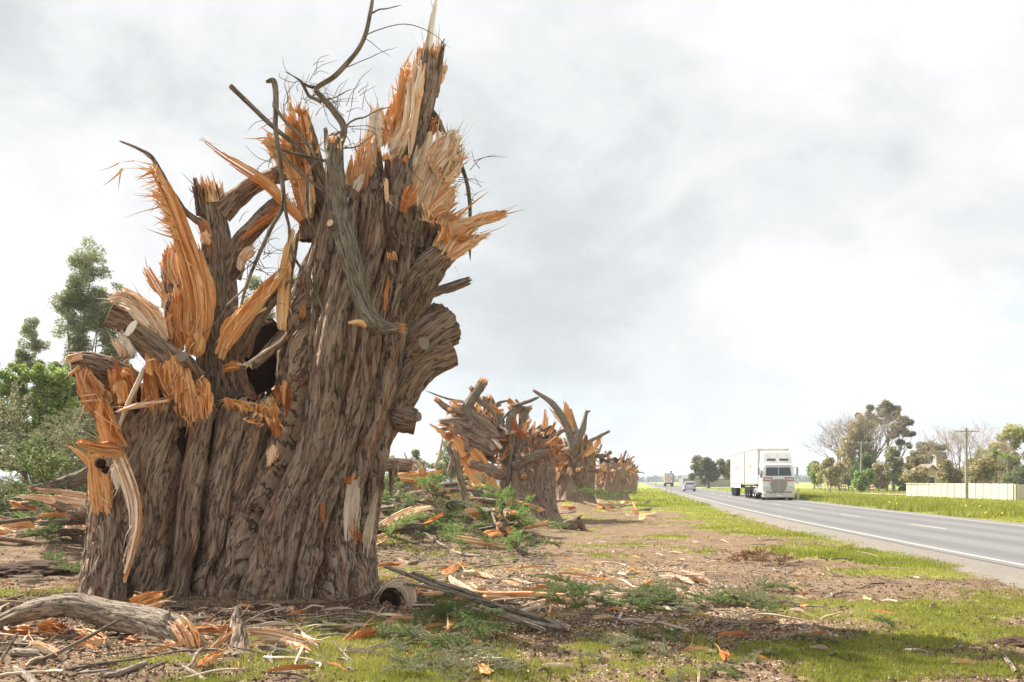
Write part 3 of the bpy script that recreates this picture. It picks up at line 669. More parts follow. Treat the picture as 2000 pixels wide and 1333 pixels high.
# the long curling torn strip
S('torn_strip', [(378, 690, 11.2), (392, 640, 11.15), (391, 575, 11.1), (378, 519, 11.1), (362, 470, 11.1), (340, 410, 11.1), (314, 357, 11.1), (292, 310, 11.1)], [50, 66, 72, 54, 46, 34, 26, 12], None, .07, 22, 20, 40, tone=.42, roll=-.25)
Lb('bark_edge', [(404, 440, 11.3), (375, 425, 11.25), (348, 396, 11.2), (318, 345, 11.15), (298, 310, 11.15), (275, 293, 11.15), (232, 275, 11.15)], [9, 7, 6, 5, 4.5, 3.2, 1.8], None, nseg=12, amp=.2, end1='point')
Sp([(297, 322, 262, 314), (262, 314, 232, 318), (232, 318, 192, 334), (300, 330, 235, 330), (240, 330, 200, 364), (236, 330, 231, 372), (312, 345, 262, 352), (316, 352, 270, 366), (325, 378, 240, 377, 6), (330, 384, 262, 382, 5),
    (322, 392, 272, 394), (330, 402, 240, 427, 4), (340, 440, 308, 408, 9), (345, 455, 316, 428, 9), (352, 468, 284, 446, 5), (350, 462, 300, 445, 5), (306, 336, 268, 322), (310, 360, 276, 372), (332, 420, 300, 442, 3), (304, 318, 270, 296, 3)], 11.1, w=4.5, tone=.5)
fringe(300, 330, 352, 470, -46, 4, 24, 6, 11.12, tone=.45, spread=.45)
fringe(318, 380, 350, 470, -40, -26, 20, 9, 11.08, tone=.42, spread=.25)
# wide torn mass under the strip
S('torn_wood', [(352, 690), (348, 640), (350, 590), (352, 556)], [44, 52, 48, 38], 11.2, .08, 16, 14, 30, tone=.45)
S('torn_wood', [(375, 700), (384, 670), (380, 645)], [26, 36, 30], 11.05, .05, 9, 10, 16, tone=.5)
S('torn_wood', [(330, 668), (326, 640), (328, 608)], [20, 24, 12], 11.1, .05, 8, 10, 26, tone=.35)
S('torn_wood', [(318, 668), (310, 640), (300, 612)], [24, 26, 18], 11.05, .05, 8, 8, 30, mats=PW, tone=.35)
Lb('limb', [(352, 650, 11.8), (344, 590, 11.75), (338, 530, 11.75)], [30, 26, 24], None, nseg=40, amp=.2, end1='broken')
S('torn_wood', [(340, 560), (338, 520), (337, 470)], [38, 40, 26], 11.55, .08, 14, 8, 30, mats=PW, tone=.4)
S('torn_wood', [(356, 552), (350, 520), (346, 482)], [20, 24, 16], 11.45, .06, 8, 8, 26, mats=PW, tone=.25)
S('torn_wood', [(325, 590), (304, 556), (290, 532), (280, 515)], [9, 18, 16, 10], 11.4, .04, 7, 0, 20, tone=.5)
S('torn_wood', [(318, 602), (322, 585), (332, 572)], [10, 12, 8], 11.3, .03, 5, 0, 10, mats=PW, tone=.5)
# big sawn stub at the upper left with a torn top
Lb('sawn_stub', [(322, 690, 11.45), (270, 640, 11.35), (214, 612, 11.2)], [40, 33, 25], None, nseg=60, amp=.12, end1='cut')
S('torn_wood', [(318, 672), (296, 628), (262, 594), (222, 577)], [30, 48, 44, 28], 11.02, .07, 18, 10, 30, mats=PW, tone=.62, roll=-.3, cup=.3)
S('torn_wood', [(300, 640), (270, 600), (240, 580), (205, 590)], [24, 26, 18, 8], 10.98, .04, 9, 10, 22, mats=PW, tone=.5, roll=-.3)
S('torn_wood', [(292, 612), (262, 582), (228, 572)], [10, 14, 10], 11.0, .04, 6, 10, 22, tone=.5, roll=-.3)
# sawn branch in front of it
Lb('sawn_stub', [(352, 720, 10.9), (318, 690, 10.75), (285, 662, 10.6), (256, 643, 10.45)], [30, 24, 20, 18.5], None, nseg=48, amp=.10, end1='cut')
Lb('sawn_stub', [(385, 735, 10.95), (370, 712, 10.75), (357, 697, 10.6)], [17, 14, 12.5], None, nseg=32, amp=.08, end1='cut')
# white splinters behind
S('torn_wood', [(262, 702), (246, 670), (228, 636)], [34, 30, 14], 11.2, .05, 9, 6, 30, mats=(M_WOODP, M_BARK), tone=.95)
S('torn_wood', [(246, 702), (232, 680), (218, 655)], [16, 14, 8], 11.15, .04, 5, 6, 22, mats=(M_WOODP, M_BARK), tone=.6)
# low left limb, sawn, with torn slabs flowing down the flank
Lb('sawn_stub', [(262, 760, 11.5), (215, 728, 11.35), (172, 712, 11.2), (138, 712, 11.1)], [36, 30, 25, 23], None, nseg=54, amp=.16, end1='cut')
S('torn_strip', [(165, 694), (140, 702), (128, 712)], [14, 16, 8], 10.98, .03, 6, 4, 20, mats=PW, tone=.5)
Sp([(155, 716, 124, 741, 9), (190, 770, 141, 776, 6), (195, 782, 143, 785, 6), (180, 762, 150, 770, 5)], 10.9, M_WOODP, tone=.4)
S('torn_wood', [(158, 715), (172, 752), (192, 792), (214, 812)], [24, 56, 52, 30], 10.95, .07, 18, 18, 26, mats=RWd, tone=.85, roll=.2)
S('torn_wood', [(196, 776), (204, 812), (218, 850), (240, 888)], [26, 42, 40, 22], 10.9, .06, 14, 16, 30, tone=.42, roll=.15)
S('rotten_wood', [(228, 712), (238, 750), (252, 800)], [50, 54, 30], 11.1, .08, 12, 14, 22, mats=RWd, tone=.6)
S('torn_wood', [(228, 740), (240, 770), (244, 800)], [20, 26, 14], 11.0, .05, 8, 10, 18, tone=.45)
S('torn_wood', [(236, 722), (250, 730), (262, 738)], [12, 18, 10], 10.95, .05, 6, 6, 12, tone=.4)
fringe(215, 700, 262, 700, 8, -18, 26, 3, 10.95, M_TWIG, spread=1.0)
S('peeled_edge', [(204, 748), (206, 790), (222, 830)], [14, 18, 12], 10.93, .05, 5, 8, 12, mats=(M_BARK, M_BARK))
Lb('bare_stick', [(281, 722, 10.75), (262, 765, 10.72), (246, 800, 10.72), (234, 832, 10.75)], [4.5, 5.5, 5, 3], None, mats=(M_WOODG, M_WOODP), nseg=10, end0='broken')
S('splinter_plank', [(222, 806), (262, 794), (300, 788), (337, 780)], [5, 10, 10, 5], 10.62, .03, 5, 8, 14, mats=PW, tone=.4)
S('splinter_plank', [(240, 884, 10.8), (200, 876, 10.55), (145, 862, 10.3)], [22, 22, 14], None, .10, 9, 4, 16, tone=.4)
S('splinter_plank', [(182, 912), (158, 890), (131, 868)], [12, 9, 3], 10.9, .03, 4, 4, 10, tone=.5)
S('torn_flank', [(200, 1012), (196, 960), (188, 900), (176, 880)], [34, 40, 40, 16], 10.85, .06, 12, 16, 16, tone=.5, relief=.25)
Lb('knot_hole_shade', [(196, 905, 10.86), (197, 906, 10.76)], [11, 9], None, mats=(M_ROT, M_ROT), nseg=20, end1='cut', m=4)  # solid dark plugs here; their colour imitates the shade inside two holes
Lb('knot_hole_shade', [(206, 918, 10.86), (207, 919, 10.76)], [8, 7], None, mats=(M_ROT, M_ROT), nseg=18, end1='cut', m=4)
S('white_edge', [(226, 880, 10.8), (244, 925, 10.68), (260, 975, 10.6), (263, 1030, 10.52), (252, 1085, 10.45), (238, 1134, 10.4)], [20, 26, 20, 15, 15, 8], None, .07, 6, 6, 22, mats=(M_WOODP, M_BARK), tone=.72, roll=-.3)
S('torn_edge', [(236, 878, 10.82), (254, 925, 10.72), (270, 975, 10.64), (272, 1030, 10.56), (258, 1095, 10.48), (246, 1150, 10.42)], [10, 12, 10, 9, 9, 6], None, .06, 4, 6, 30, mats=(M_WOODR, M_BARK), tone=.7)
S('torn_wood', [(222, 905), (228, 935), (230, 965)], [16, 18, 6], 10.7, .04, 5, 6, 16, mats=PW, tone=.8)
# flank column of lit bark at the far left
Lb('bark_buttress', [(212, 940, 11.15), (214, 1000, 11.05), (212, 1060, 10.95), (206, 1120, 10.85), (196, 1185, 10.75), (190, 1240, 10.7)], [24, 30, 34, 38, 44, 50], None, nseg=80, m=110, amp=.22)
# orange faces hanging down over the bark in the middle
S('torn_wood', [(300, 672), (312, 720), (322, 762), (330, 792)], [44, 66, 82, 70], 10.75, .06, 24, 10, 16, mats=RWd, tone=.55, roll=.1)
S('torn_wood', [(290, 668), (296, 700), (306, 740)], [16, 24, 20], 10.7, .05, 8, 10, 16, tone=.4)
S('torn_wood', [(338, 690), (340, 720), (344, 756)], [30, 40, 34], 10.68, .05, 12, 8, 18, tone=.40)
S('torn_wood', [(352, 712, 10.75), (362, 760, 10.6), (368, 828, 10.5)], [28, 40, 30], None, .05, 12, 10, 36, mats=RWd, tone=.8)
S('torn_wood', [(388, 740, 10.75), (394, 775, 10.6), (394, 834, 10.5)], [26, 44, 34], None, .05, 12, 10, 40, tone=.42)
S('torn_wood', [(352, 730, 10.7), (350, 760, 10.6), (346, 796, 10.55)], [18, 22, 12], None, .04, 6, 8, 18, mats=RWd, tone=.7)
fringe(290, 790, 410, 800, 4, 34, 16, 5, 10.6, M_WOODR, .6)
fringe(300, 700, 400, 770, -10, 26, 18, 5, 10.6, M_WOOD, .5, spread=.6)
# right-leaning slabs between the two trunks
S('torn_strip', [(424, 702, 11.05), (446, 655, 10.95), (480, 612, 10.9), (520, 566, 10.9), (566, 512, 10.9)], [26, 42, 42, 34, 6], None, .07, 14, 14, 40, tone=.52, roll=-.15)
Lb('limb', [(470, 690, 11.3), (500, 625, 11.15), (535, 580, 11.05), (566, 552, 11.0)], [18, 15, 12, 6], None, nseg=30, amp=.15, end1='broken')
Sp([(500, 600, 560, 552, 7), (505, 590, 566, 545, 6), (520, 560, 575, 546, 4), (470, 500, 530, 540, 4)], 10.95, M_WOODR, tone=.6)
S('torn_strip', [(550, 650), (551, 600), (556, 545), (564, 495), (578, 444)], [18, 22, 22, 20, 10], 11.0, .05, 7, 8, 14, tone=.5)
Lb('bark_edge', [(559, 648, 11.08), (561, 590, 11.08), (566, 545, 11.08), (575, 495, 11.08), (584, 450, 11.08)], [4, 6, 6, 5, 2], None, nseg=10, amp=.2)
S('splinter_plank', [(592, 428), (560, 398), (520, 358), (470, 325), (430, 300), (387, 266)], [26, 22, 24, 18, 13, 3], 11.3, .04, 7, 0, 34, tone=.40, bark=False)
Lb('limb', [(560, 650, 11.3), (530, 680, 11.1), (498, 712, 10.85)], [13, 12, 8], None, nseg=20, end1='broken')
Lb('bare_stick', [(480, 712, 10.7), (512, 690, 10.75), (545, 668, 10.8), (560, 650, 10.85)], [2.5, 2.5, 2.5, 2], None, mats=(M_WOODG, M_WOODP), nseg=8)
Lb('bare_stick', [(472, 640, 10.9), (490, 618, 10.9), (520, 602, 10.95)], [5, 4.5, 3], None, mats=(M_WOODP, M_WOODP), nseg=8)
# rim of the dark hollow
S('torn_wood', [(434, 722), (455, 716), (472, 716)], [16, 18, 14], 10.95, .06, 6, 6, 6, mats=RWd, tone=.7)
fringe(470, 712, 496, 716, 4, -10, 12, 6, 10.65, M_WOODP, .5, spread=1.4)
for x0, y0, x1, y1, ww, tn in ((430, 768, 446, 796, 20, .5), (452, 780, 470, 806, 24, .6), (478, 775, 492, 812, 28, .55), (500, 768, 512, 822, 30, .45), (520, 762, 534, 838, 34, .5), (540, 748, 548, 800, 22, .4), (528, 800, 548, 862, 22, .4), (556, 740, 558, 800, 10, .5), (566, 750, 562, 820, 8, .4)):
    S('torn_wood', [(x0, y0, 10.85), ((x0+x1)/2, (y0+y1)/2, 10.72), (x1, y1, 10.72)], [ww*.7, ww, ww*.6], None, .05, 8, 10, 18, mats=RWd if rng.random() < .6 else BW, tone=tn, conform=conf(.01))
fringe(432, 775, 545, 800, 6, 30, 44, 5, 10.62, M_WOODR, .8, spread=.9)
fringe(432, 775, 550, 830, -4, 22, 30, 6, 10.60, M_WOOD, .4, spread=.9)
fringe(475, 820, 520, 835, 20, -2, 12, 5, 10.6, M_WOOD, .4, spread=.3)
# bare patches on the bark
def patch(name, lst, wpx, mats, tone, n=10, r0=14, r1=14, thick=.02, out=.012, bark=False, **kw):
    return S(name, lst, wpx, 10.7, thick, n, r0, r1, mats=mats, tone=tone, conform=conf(out), bark=bark, m=18, relief=.35, **kw)
patch('bare_patch', [(541, 864), (540, 892), (534, 926)], [40, 46, 34], (M_WOODP, M_BARK), .35, 12, 14, 26)
patch('bare_patch', [(693, 918), (689, 960), (688, 1010), (688, 1074)], [22, 32, 36, 30], (M_WOODG, M_BARK), .60, 10, 24, 40)
patch('bare_patch', [(738, 952), (728, 1000), (719, 1050), (716, 1098)], [10, 18, 22, 14], (M_WOODG, M_BARK), .5, 7, 20, 40)
patch('bare_patch', [(676, 1000), (690, 1030), (706, 1070)], [12, 20, 12], (M_WOODR, M_BARK), .6, 7, 20, 30)
patch('bare_patch', [(628, 975), (631, 1000), (628, 1026)], [5, 11, 6], (M_WOODR, M_BARK), .5, 4, 10, 14)
patch('bare_patch', [(592, 594), (592, 612), (590, 626)], [9, 16, 10], (M_WOODR, M_BARK), .7, 5, 8, 8)
patch('bare_patch', [(820, 500), (812, 535), (806, 575)], [8, 12, 8], (M_WOODR, M_BARK), .8, 5, 14, 16)
patch('bare_patch', [(818, 508), (812, 535), (808, 560)], [4, 7, 4], (M_WOODP, M_BARK), .6, 4, 14, 16, out=.03)
patch('bare_patch', [(760, 535), (754, 575), (750, 615)], [3, 7, 3], (M_WOODR, M_BARK), .6, 3, 14, 16)
patch('bare_patch', [(668, 930), (682, 940), (700, 925)], [8, 16, 8], (M_WOODR, M_BARK), .4, 5, 10, 10)
for k in range(26):       # peeled strips of stringy bark
    x = rng.uniform(575, 790); y = rng.uniform(470, 980); l = rng.uniform(26, 80); dx = rng.normal()*3-4*(y < 650)
    patch('bark_strip', [(x, y), (x+dx*.5, y+l/2), (x+dx, y+l)], [3, rng.uniform(5, 11), 3], (M_BARK, M_BARK), rng.uniform(.3, .95), 3, 14, 14, .03, .02)
# --- tall trunk, left horn
Lb('limb', [(622, 470, 11.55), (618, 400, 11.5), (612, 330, 11.5), (604, 270, 11.5), (596, 225, 11.5)], [38, 30, 22, 15, 8], None, nseg=60, amp=.18, end1='broken', mats=(M_BARK, M_WOODR))
S('torn_strip', [(600, 432), (594, 380), (582, 320), (572, 260), (566, 205)], [26, 44, 54, 52, 30], 11.25, .09, 20, 12, 60, tone=.45, roll=-.2)
S('torn_wood', [(586, 360), (562, 315), (534, 285), (510, 264)], [28, 36, 36, 22], 11.2, .06, 12, 10, 16, tone=.45)
S('torn_wood', [(590, 330), (582, 280), (576, 230)], [14, 20, 10], 11.12, .04, 7, 10, 34, mats=RWd, tone=.5)
S('torn_wood', [(602, 300), (596, 250), (588, 205)], [16, 20, 10], 11.3, .05, 7, 0, 26, tone=.4)
S('torn_wood', [(604, 430), (598, 390), (590, 350)], [10, 20, 20], 11.18, .03, 6, 10, 20, mats=PW, tone=.45)
Sp([(582, 265, 561, 140, 9), (590, 270, 587, 200, 9), (574, 250, 558, 165, 5), (556, 235, 546, 200, 7), (600, 262, 612, 215, 7), (560, 240, 537, 250, 4), (535, 268, 500, 268, 6), (528, 240, 502, 255, 3), (618, 300, 628, 262, 5)], 11.2, tone=.45)
fringe(560, 215, 600, 225, 0, -26, 22, 6, 11.25, M_WOOD, .4, spread=.3)
fringe(540, 300, 600, 420, -16, 10, 22, 4, 11.15, M_WOODR, .6, spread=.9)
# centre of the crown of splinters
Lb('limb', [(735, 470, 11.6), (728, 420, 11.5), (722, 370, 11.45), (722, 300, 11.45)], [52, 48, 34, 22], None, nseg=80, amp=.18, end1='broken', mats=(M_BARK, M_WOOD))
Lb('limb', [(780, 480, 11.5), (782, 420, 11.4), (790, 350, 11.35), (800, 290, 11.35), (812, 230, 11.35), (826, 170, 11.35), (833, 112, 11.35)], [56, 48, 36, 34, 30, 26, 18], None, nseg=90, m=150, amp=.14, end1='broken', mats=(M_BARK, M_WOOD))
Lb('limb', [(820, 500, 11.6), (838, 440, 11.6), (846, 380, 11.7), (850, 320, 11.8)], [44, 38, 30, 20], None, nseg=60, amp=.18, end1='broken', mats=(M_BARK, M_WOOD))
S('white_spire', [(822, 150), (832, 105), (843, 50), (858, -18)], [22, 22, 16, 3], 11.3, .06, 6, 8, 26, mats=(M_WOODP, M_BARK), tone=.95)
S('torn_wood', [(848, 190), (858, 130), (871, 74)], [16, 14, 4], 11.45, .05, 5, 0, 26, mats=(M_BARK, M_BARK))
S('torn_wood', [(855, 160), (865, 138), (874, 120)], [18, 20, 8], 11.5, .05, 6, 0, 16, mats=PW, tone=.3)
S('torn_wood', [(846, 150), (853, 110), (856, 76)], [22, 20, 10], 11.5, .05, 7, 0, 24, mats=PW, tone=.35)
S('torn_wood', [(786, 320), (794, 260), (804, 190), (814, 118)], [34, 44, 46, 34], 11.2, .08, 20, 14, 34, mats=PW, tone=.62, roll=-.3)
S('torn_wood', [(768, 290), (778, 230), (790, 175), (800, 120)], [24, 38, 36, 18], 11.25, .08, 14, 10, 40, tone=.58, roll=-.3)
S('torn_wood', [(756, 290), (762, 240), (776, 185)], [20, 32, 22], 11.3, .07, 11, 10, 40, mats=BW, tone=.62)
S('torn_strip', [(764, 306, 11.15), (776, 285, 11.08), (794, 250, 11.05), (803, 200, 11.05), (806, 150, 11.1)], [34, 40, 26, 22, 14], None, .05, 12, 14, 34, mats=PW, tone=.75, roll=-.2)
S('torn_wood', [(734, 292), (735, 250), (738, 200)], [24, 30, 22], 11.22, .06, 9, 4, 20, mats=(M_WOODP, M_BARK), tone=.95)
S('torn_wood', [(716, 350), (722, 300), (730, 225)], [22, 32, 16], 11.28, .06, 10, 10, 46, mats=PW, tone=.35)
S('torn_wood', [(700, 380), (706, 330), (716, 268)], [26, 36, 18], 11.2, .06, 12, 12, 40, mats=PW, tone=.25)
S('torn_wood', [(684, 408), (690, 360), (702, 300)], [22, 30, 14], 11.22, .06, 10, 12, 40, mats=BW, tone=.62)
S('torn_wood', [(676, 412), (676, 370), (672, 325)], [12, 22, 14], 11.1, .05, 8, 8, 24, mats=PW, tone=.6)
S('torn_wood', [(690, 400), (698, 366), (712, 340)], [8, 14, 10], 11.05, .04, 5, 8, 20, mats=(M_WOODP, M_BARK), tone=.9)
Sp([(760, 240, 742, 212, 4), (800, 160, 798, 98, 4), (806, 140, 812, 96, 5), (780, 190, 772, 150, 6), (724, 270, 720, 225, 5), (705, 310, 702, 266, 5), (690, 350, 684, 300, 5), (748, 250, 748, 205, 5), (668, 360, 664, 320, 4), (728, 240, 736, 205, 3), (770, 200, 765, 160, 4)], 11.2, M_WOOD, tone=.55)
fringe(750, 290, 800, 140, -16, -26, 46, 5, 11.18, M_WOOD, .55, spread=.45)
fringe(680, 400, 745, 240, -6, -34, 40, 5, 11.15, M_WOODP, .3, spread=.25)
fringe(795, 130, 850, 130, 2, -22, 26, 5, 11.4, M_WOODP, .3, spread=.5)
fringe(790, 130, 802, 180, -8, -18, 16, 3, 11.2, M_WOOD, .5, spread=.5)
# small tufts and hanging strips on the dark bark below
S('torn_wood', [(752, 296), (756, 312), (764, 328)], [12, 16, 8], 11.0, .03, 5, 4, 12, tone=.4)
S('torn_wood', [(786, 306), (792, 312), (800, 318)], [12, 16, 6], 10.95, .03, 6, 6, 8, tone=.4)
Lb('hanging_bark', [(757, 315, 10.98), (756, 360, 10.9), (753, 390, 10.88), (757, 440, 10.86), (764, 500, 10.84)], [6, 7, 5, 7, 9], None, mats=(M_BARKR, M_WOOD), nseg=14, amp=.25, end1='broken')
S('torn_wood', [(754, 345), (755, 375), (758, 402)], [5, 8, 5], 10.82, .02, 3, 6, 14, tone=.6, mats=PW)
for k in range(30):
    x = rng.uniform(660, 800); y = rng.uniform(330, 500); l = rng.uniform(26, 70)
    mb = MB(); slab(mb, px_pts([(x, y, 11.06), (x+rng.normal()*5, y+l/2, 11.02), (x+rng.normal()*10, y+l, 11.0)]), px_w([4, rng.uniform(6, 14), 4], 11), .03, 3, .1, .1, bark=False, tone=rng.uniform(.2, .9))
    mb.build('bark_strip', [M_BARK], tree)
# --- the broad torn face at the right
S('torn_face', [(818, 412), (838, 350), (858, 296), (868, 252)], [56, 84, 86, 66], 11.15, .08, 30, 14, 34, mats=PW, tone=.72, roll=.15, m=14, relief=.7)
S('torn_face', [(832, 330), (862, 300), (890, 280), (908, 262)], [40, 56, 54, 26], 11.08, .05, 16, 14, 26, mats=PW, tone=.62)
S('torn_face', [(838, 380), (864, 350), (892, 322), (908, 312)], [34, 50, 40, 14], 11.1, .05, 14, 14, 26, mats=PW, tone=.62)
S('torn_face', [(834, 420), (856, 395), (880, 370), (892, 362)], [30, 46, 34, 14], 11.05, .05, 14, 14, 22, mats=PW, tone=.62)
S('torn_wood', [(784, 420), (796, 392), (812, 362)], [14, 26, 20], 11.0, .04, 9, 10, 16, mats=BW, tone=.30)
S('torn_wood', [(830, 432), (852, 416), (884, 402)], [16, 30, 12], 10.98, .05, 9, 10, 20, mats=PW, tone=.2)
S('torn_wood', [(836, 268), (846, 252), (862, 240)], [14, 22, 16], 11.35, .06, 8, 6, 18, mats=RWd, tone=.5)
S('torn_wood', [(884, 350), (892, 332), (902, 322)], [12, 18, 12], 11.2, .05, 6, 6, 12, mats=BW, tone=.45)
fringe(868, 262, 906, 330, 18, -20, 40, 6, 11.12, M_WOODP, .3, spread=.5)
fringe(880, 330, 880, 420, 22, -12, 36, 6, 11.08, M_WOOD, .6, spread=.45)
fringe(812, 380, 850, 430, -6, 26, 26, 5, 10.95, M_WOOD, .5, spread=.6)
fringe(820, 430, 870, 440, -8, -24, 22, 4, 10.9, M_WOODP, .3, spread=.7)
fringe(835, 300, 890, 400, 14, 8, 40, 4, 11.0, M_WOODP, .2, spread=1.2)
# --- fan at the far right
Lb('limb', [(770, 670, 11.8), (800, 600, 11.55), (828, 545, 11.4), (858, 505, 11.25), (900, 470, 11.15)], [14, 34, 36, 28, 17], None, nseg=60, amp=.18, end1='broken', mats=(M_BARK, M_WOOD))
Lb('limb', [(862, 470, 11.4), (900, 446, 11.35), (940, 430, 11.3), (985, 415, 11.25)], [18, 14, 11, 5], None, nseg=24, amp=.2, end1='broken', mats=(M_BARK, M_WOOD))
S('torn_face', [(858, 492), (880, 462), (912, 446), (934, 436)], [38, 50, 44, 22], 11.05, .05, 16, 8, 22, mats=PW, tone=.5)
S('torn_wood', [(872, 508), (905, 482), (935, 466), (964, 456)], [22, 28, 22, 6], 11.02, .05, 9, 8, 24, mats=PW, tone=.3)
S('torn_wood', [(884, 446), (930, 432), (975, 420), (1000, 414)], [14, 18, 14, 4], 11.12, .05, 7, 6, 24, mats=PW, tone=.35)
S('torn_wood', [(858, 430), (870, 450), (862, 482)], [20, 30, 20], 11.0, .05, 9, 8, 12, mats=BW, tone=.4)
S('torn_wood', [(886, 470), (906, 462), (930, 442)], [10, 16, 8], 10.98, .04, 5, 6, 12, mats=RWd, tone=.6)
Sp([(880, 440, 955, 374, 7), (930, 428, 1029, 408, 5), (868, 432, 925, 412, 7), (872, 426, 912, 404, 6), (866, 420, 898, 392, 5), (890, 500, 960, 456, 5), (880, 510, 925, 490, 5), (895, 452, 940, 420, 4), (888, 520, 897, 542, 2)], 11.05, M_WOOD, tone=.5)
fringe(868, 425, 905, 445, 34, -14, 26, 6, 11.05, M_WOOD, .4, spread=.3)
fringe(900, 480, 940, 466, 26, -6, 16, 5, 11.0, M_WOODP, .3, spread=.3)
# right stubs
Lb('broken_stub', [(822, 582, 11.4), (858, 568, 11.35), (886, 560, 11.3), (914, 550, 11.25)], [9, 9, 9.5, 8], None, nseg=18, amp=.2, end1='broken', mats=(M_BARK, M_CUT))
Lb('sawn_stub', [(770, 720, 11.9), (800, 690, 11.8), (834, 655, 11.75), (868, 634, 11.9)], [18, 38, 44, 46], None, nseg=60, amp=.10, end1='cut', mats=(M_BARK, M_CUT))
Lb('sawn_stub', [(752, 870, 11.9), (772, 810, 11.75), (796, 752, 11.6), (830, 712, 11.6), (886, 692, 11.7)], [8, 24, 32, 31, 23], None, nseg=64, amp=.12, end1='cut')
Lb('sawn_stub', [(806, 690, 11.1), (818, 678, 10.95), (828, 672, 10.85)], [16, 15, 13], None, nseg=30, amp=.1, end1='cut')
Lb('sawn_stub', [(740, 800, 11.8), (785, 818, 11.6), (812, 824, 11.6)], [12, 26, 25], None, nseg=40, amp=.15, end1='cut')
Lb('sawn_stub', [(795, 815, 11.45), (808, 815, 11.4), (818, 814, 11.35)], [12, 11, 9], None, nseg=24, amp=.1, end1='cut')
# thin twigs growing from the splinters
for pts, r in (([(840, 215), (858, 240), (880, 290), (900, 320), (915, 375), (917, 440), (918, 510)], [6, 6, 4.5, 4.5, 4, 3.5, 3]),):
    Tw('twig', pts, r, 11.35)
# ------------------------------------------------------------ branches lodged in the shattered crown (each would fall by itself)
def lodged(name, label, pts, r, Y, mats=(M_BARK2, M_WOOD), twigs=(), nseg=14, cat='branch', **kw):
    root = empty(name, tuple(px_pts(pts, Y)[-1]), label, cat)
    Lb('stem', pts, r, Y, mats=mats, parent=root, nseg=nseg, **kw)
    for t_ in twigs:
        Tw('twig', t_[0], t_[1], Y, parent=root, mat=M_BARK2, nseg=5)
    return root
b1 = lodged('broken_branch', 'thick grey brown branch hanging down the tall trunk, curving right at its torn end',
       [(655, 283, 10.75), (652, 335, 10.75), (662, 420, 10.7), (683, 500, 10.62), (703, 575, 10.55), (722, 622, 10.5), (752, 641, 10.45), (782, 641, 10.4)], [17, 20, 21, 20, 18, 19, 14, 9], None, nseg=44, m=110, amp=.12, end1='broken', end0='broken', mats=(M_BARK2, M_WOOD))
Lb('side_spur', [(716, 634, 10.45), (700, 630, 10.42), (680, 631, 10.42)], [8, 6, 2], None, mats=(M_WOOD, M_WOOD), parent=b1, nseg=10)
Lb('cut_knot', [(655, 445, 10.6), (645, 436, 10.5)], [10, 8], None, mats=(M_BARK2, M_WOODP), parent=b1, nseg=14, end1='cut', m=4)
b2 = lodged('crooked_branch', 'thin crooked S-shaped branch rising from the trunk top and out of the picture',
       [(652, 350), (658, 300), (672, 252), (650, 215), (627, 188), (619, 172), (658, 145), (706, 86), (724, 21), (730, -30)], [7, 7, 7, 6.5, 5.5, 5, 5, 4.6, 4, 3], 11.15, nseg=12, m=60,
       twigs=[([(627, 200), (605, 188), (592, 166), (575, 150), (556, 140)], [4.5, 3.5, 3.2, 1.5, .8]), ([(672, 252), (690, 237), (720, 225), (750, 212), (773, 203)], [2.2, 2, 1.6, 1.2, .6]),
              ([(633, 195), (660, 188), (690, 173)], [1.6, 1.3, .7]), ([(690, 173), (686, 210), (676, 248)], [.9, .7, .5]), ([(725, 24), (755, 16), (784, 10)], [1.8, 1.4, .8]),
              ([(714, 70), (760, 52), (800, 48), (850, 70), (880, 96)], [1.2, 1, .9, .7, .4]), ([(678, 132), (710, 118), (745, 104), (775, 90)], [1, .8, .7, .4]), ([(712, 75), (740, 95), (765, 112)], [.8, .7, .4]),
              ([(672, 255), (655, 262), (640, 264)], [3, 2.6, 2]), ([(620, 172), (600, 168), (592, 164)], [3.4, 3, 2.4]), ([(675, 250), (710, 246), (745, 252), (790, 262)], [1, .8, .6, .4]), ([(672, 262), (685, 280), (690, 300)], [1, .8, .5]), ([(665, 290), (700, 285), (735, 258)], [1.8, 1.6, 1])])
lodged('leaning_stick', 'straight greenish stick leaning left of the tall trunk top, its upper end cut square',
       [(640, 372), (608, 320), (575, 282), (530, 245), (451, 169)], [4, 4.2, 4.6, 4.8, 5], 10.95, nseg=10, end1='cut', mats=(M_BARK2, M_WOODP),
       twigs=[([(600, 310), (570, 300), (540, 290)], [2, 1.8, 1]), ([(560, 268), (590, 280), (630, 286)], [1.6, 1.4, .8])])
lodged('drooping_branch', 'long thin branch with a hooked top drooping down between the two trunks',
       [(520, 160), (535, 160), (539, 200), (538, 250), (546, 310), (552, 360), (552, 405), (530, 445), (505, 500), (484, 550), (470, 600), (457, 650)], [3, 6, 5.4, 5, 4.8, 4.8, 4.4, 4, 3.6, 3.2, 2.6, 2], 10.95, nseg=10, m=80,
       twigs=[([(552, 375), (563, 430), (568, 480), (580, 510), (612, 560), (640, 640), (650, 712)], [4, 3.4, 3, 3, 2.8, 2.4, 1.5]), ([(540, 230), (500, 240), (480, 260)], [.8, .6, .4]), ([(545, 300), (515, 318), (495, 340)], [.8, .6, .4]),
              ([(548, 345), (590, 350), (620, 330)], [.9, .7, .5]), ([(505, 500), (470, 540), (440, 570)], [1.2, 1, .6]), ([(484, 560), (450, 590), (430, 620), (388, 662)], [1.8, 1.6, 1.4, 1])])
lodged('crossing_stick', 'thin stick crossing in front of the torn left horn of the tall trunk',
       [(534, 206), (560, 240), (595, 275), (628, 330), (640, 352)], [3.4, 3.4, 3.2, 3, 2.6], 10.9, nseg=8)
lodged('crossing_stick', 'lower thin stick sloping right into the top of the hanging branch',
       [(538, 288), (560, 296), (600, 306), (640, 316)], [2.6, 2.6, 3, 2.8], 10.88, nseg=8)
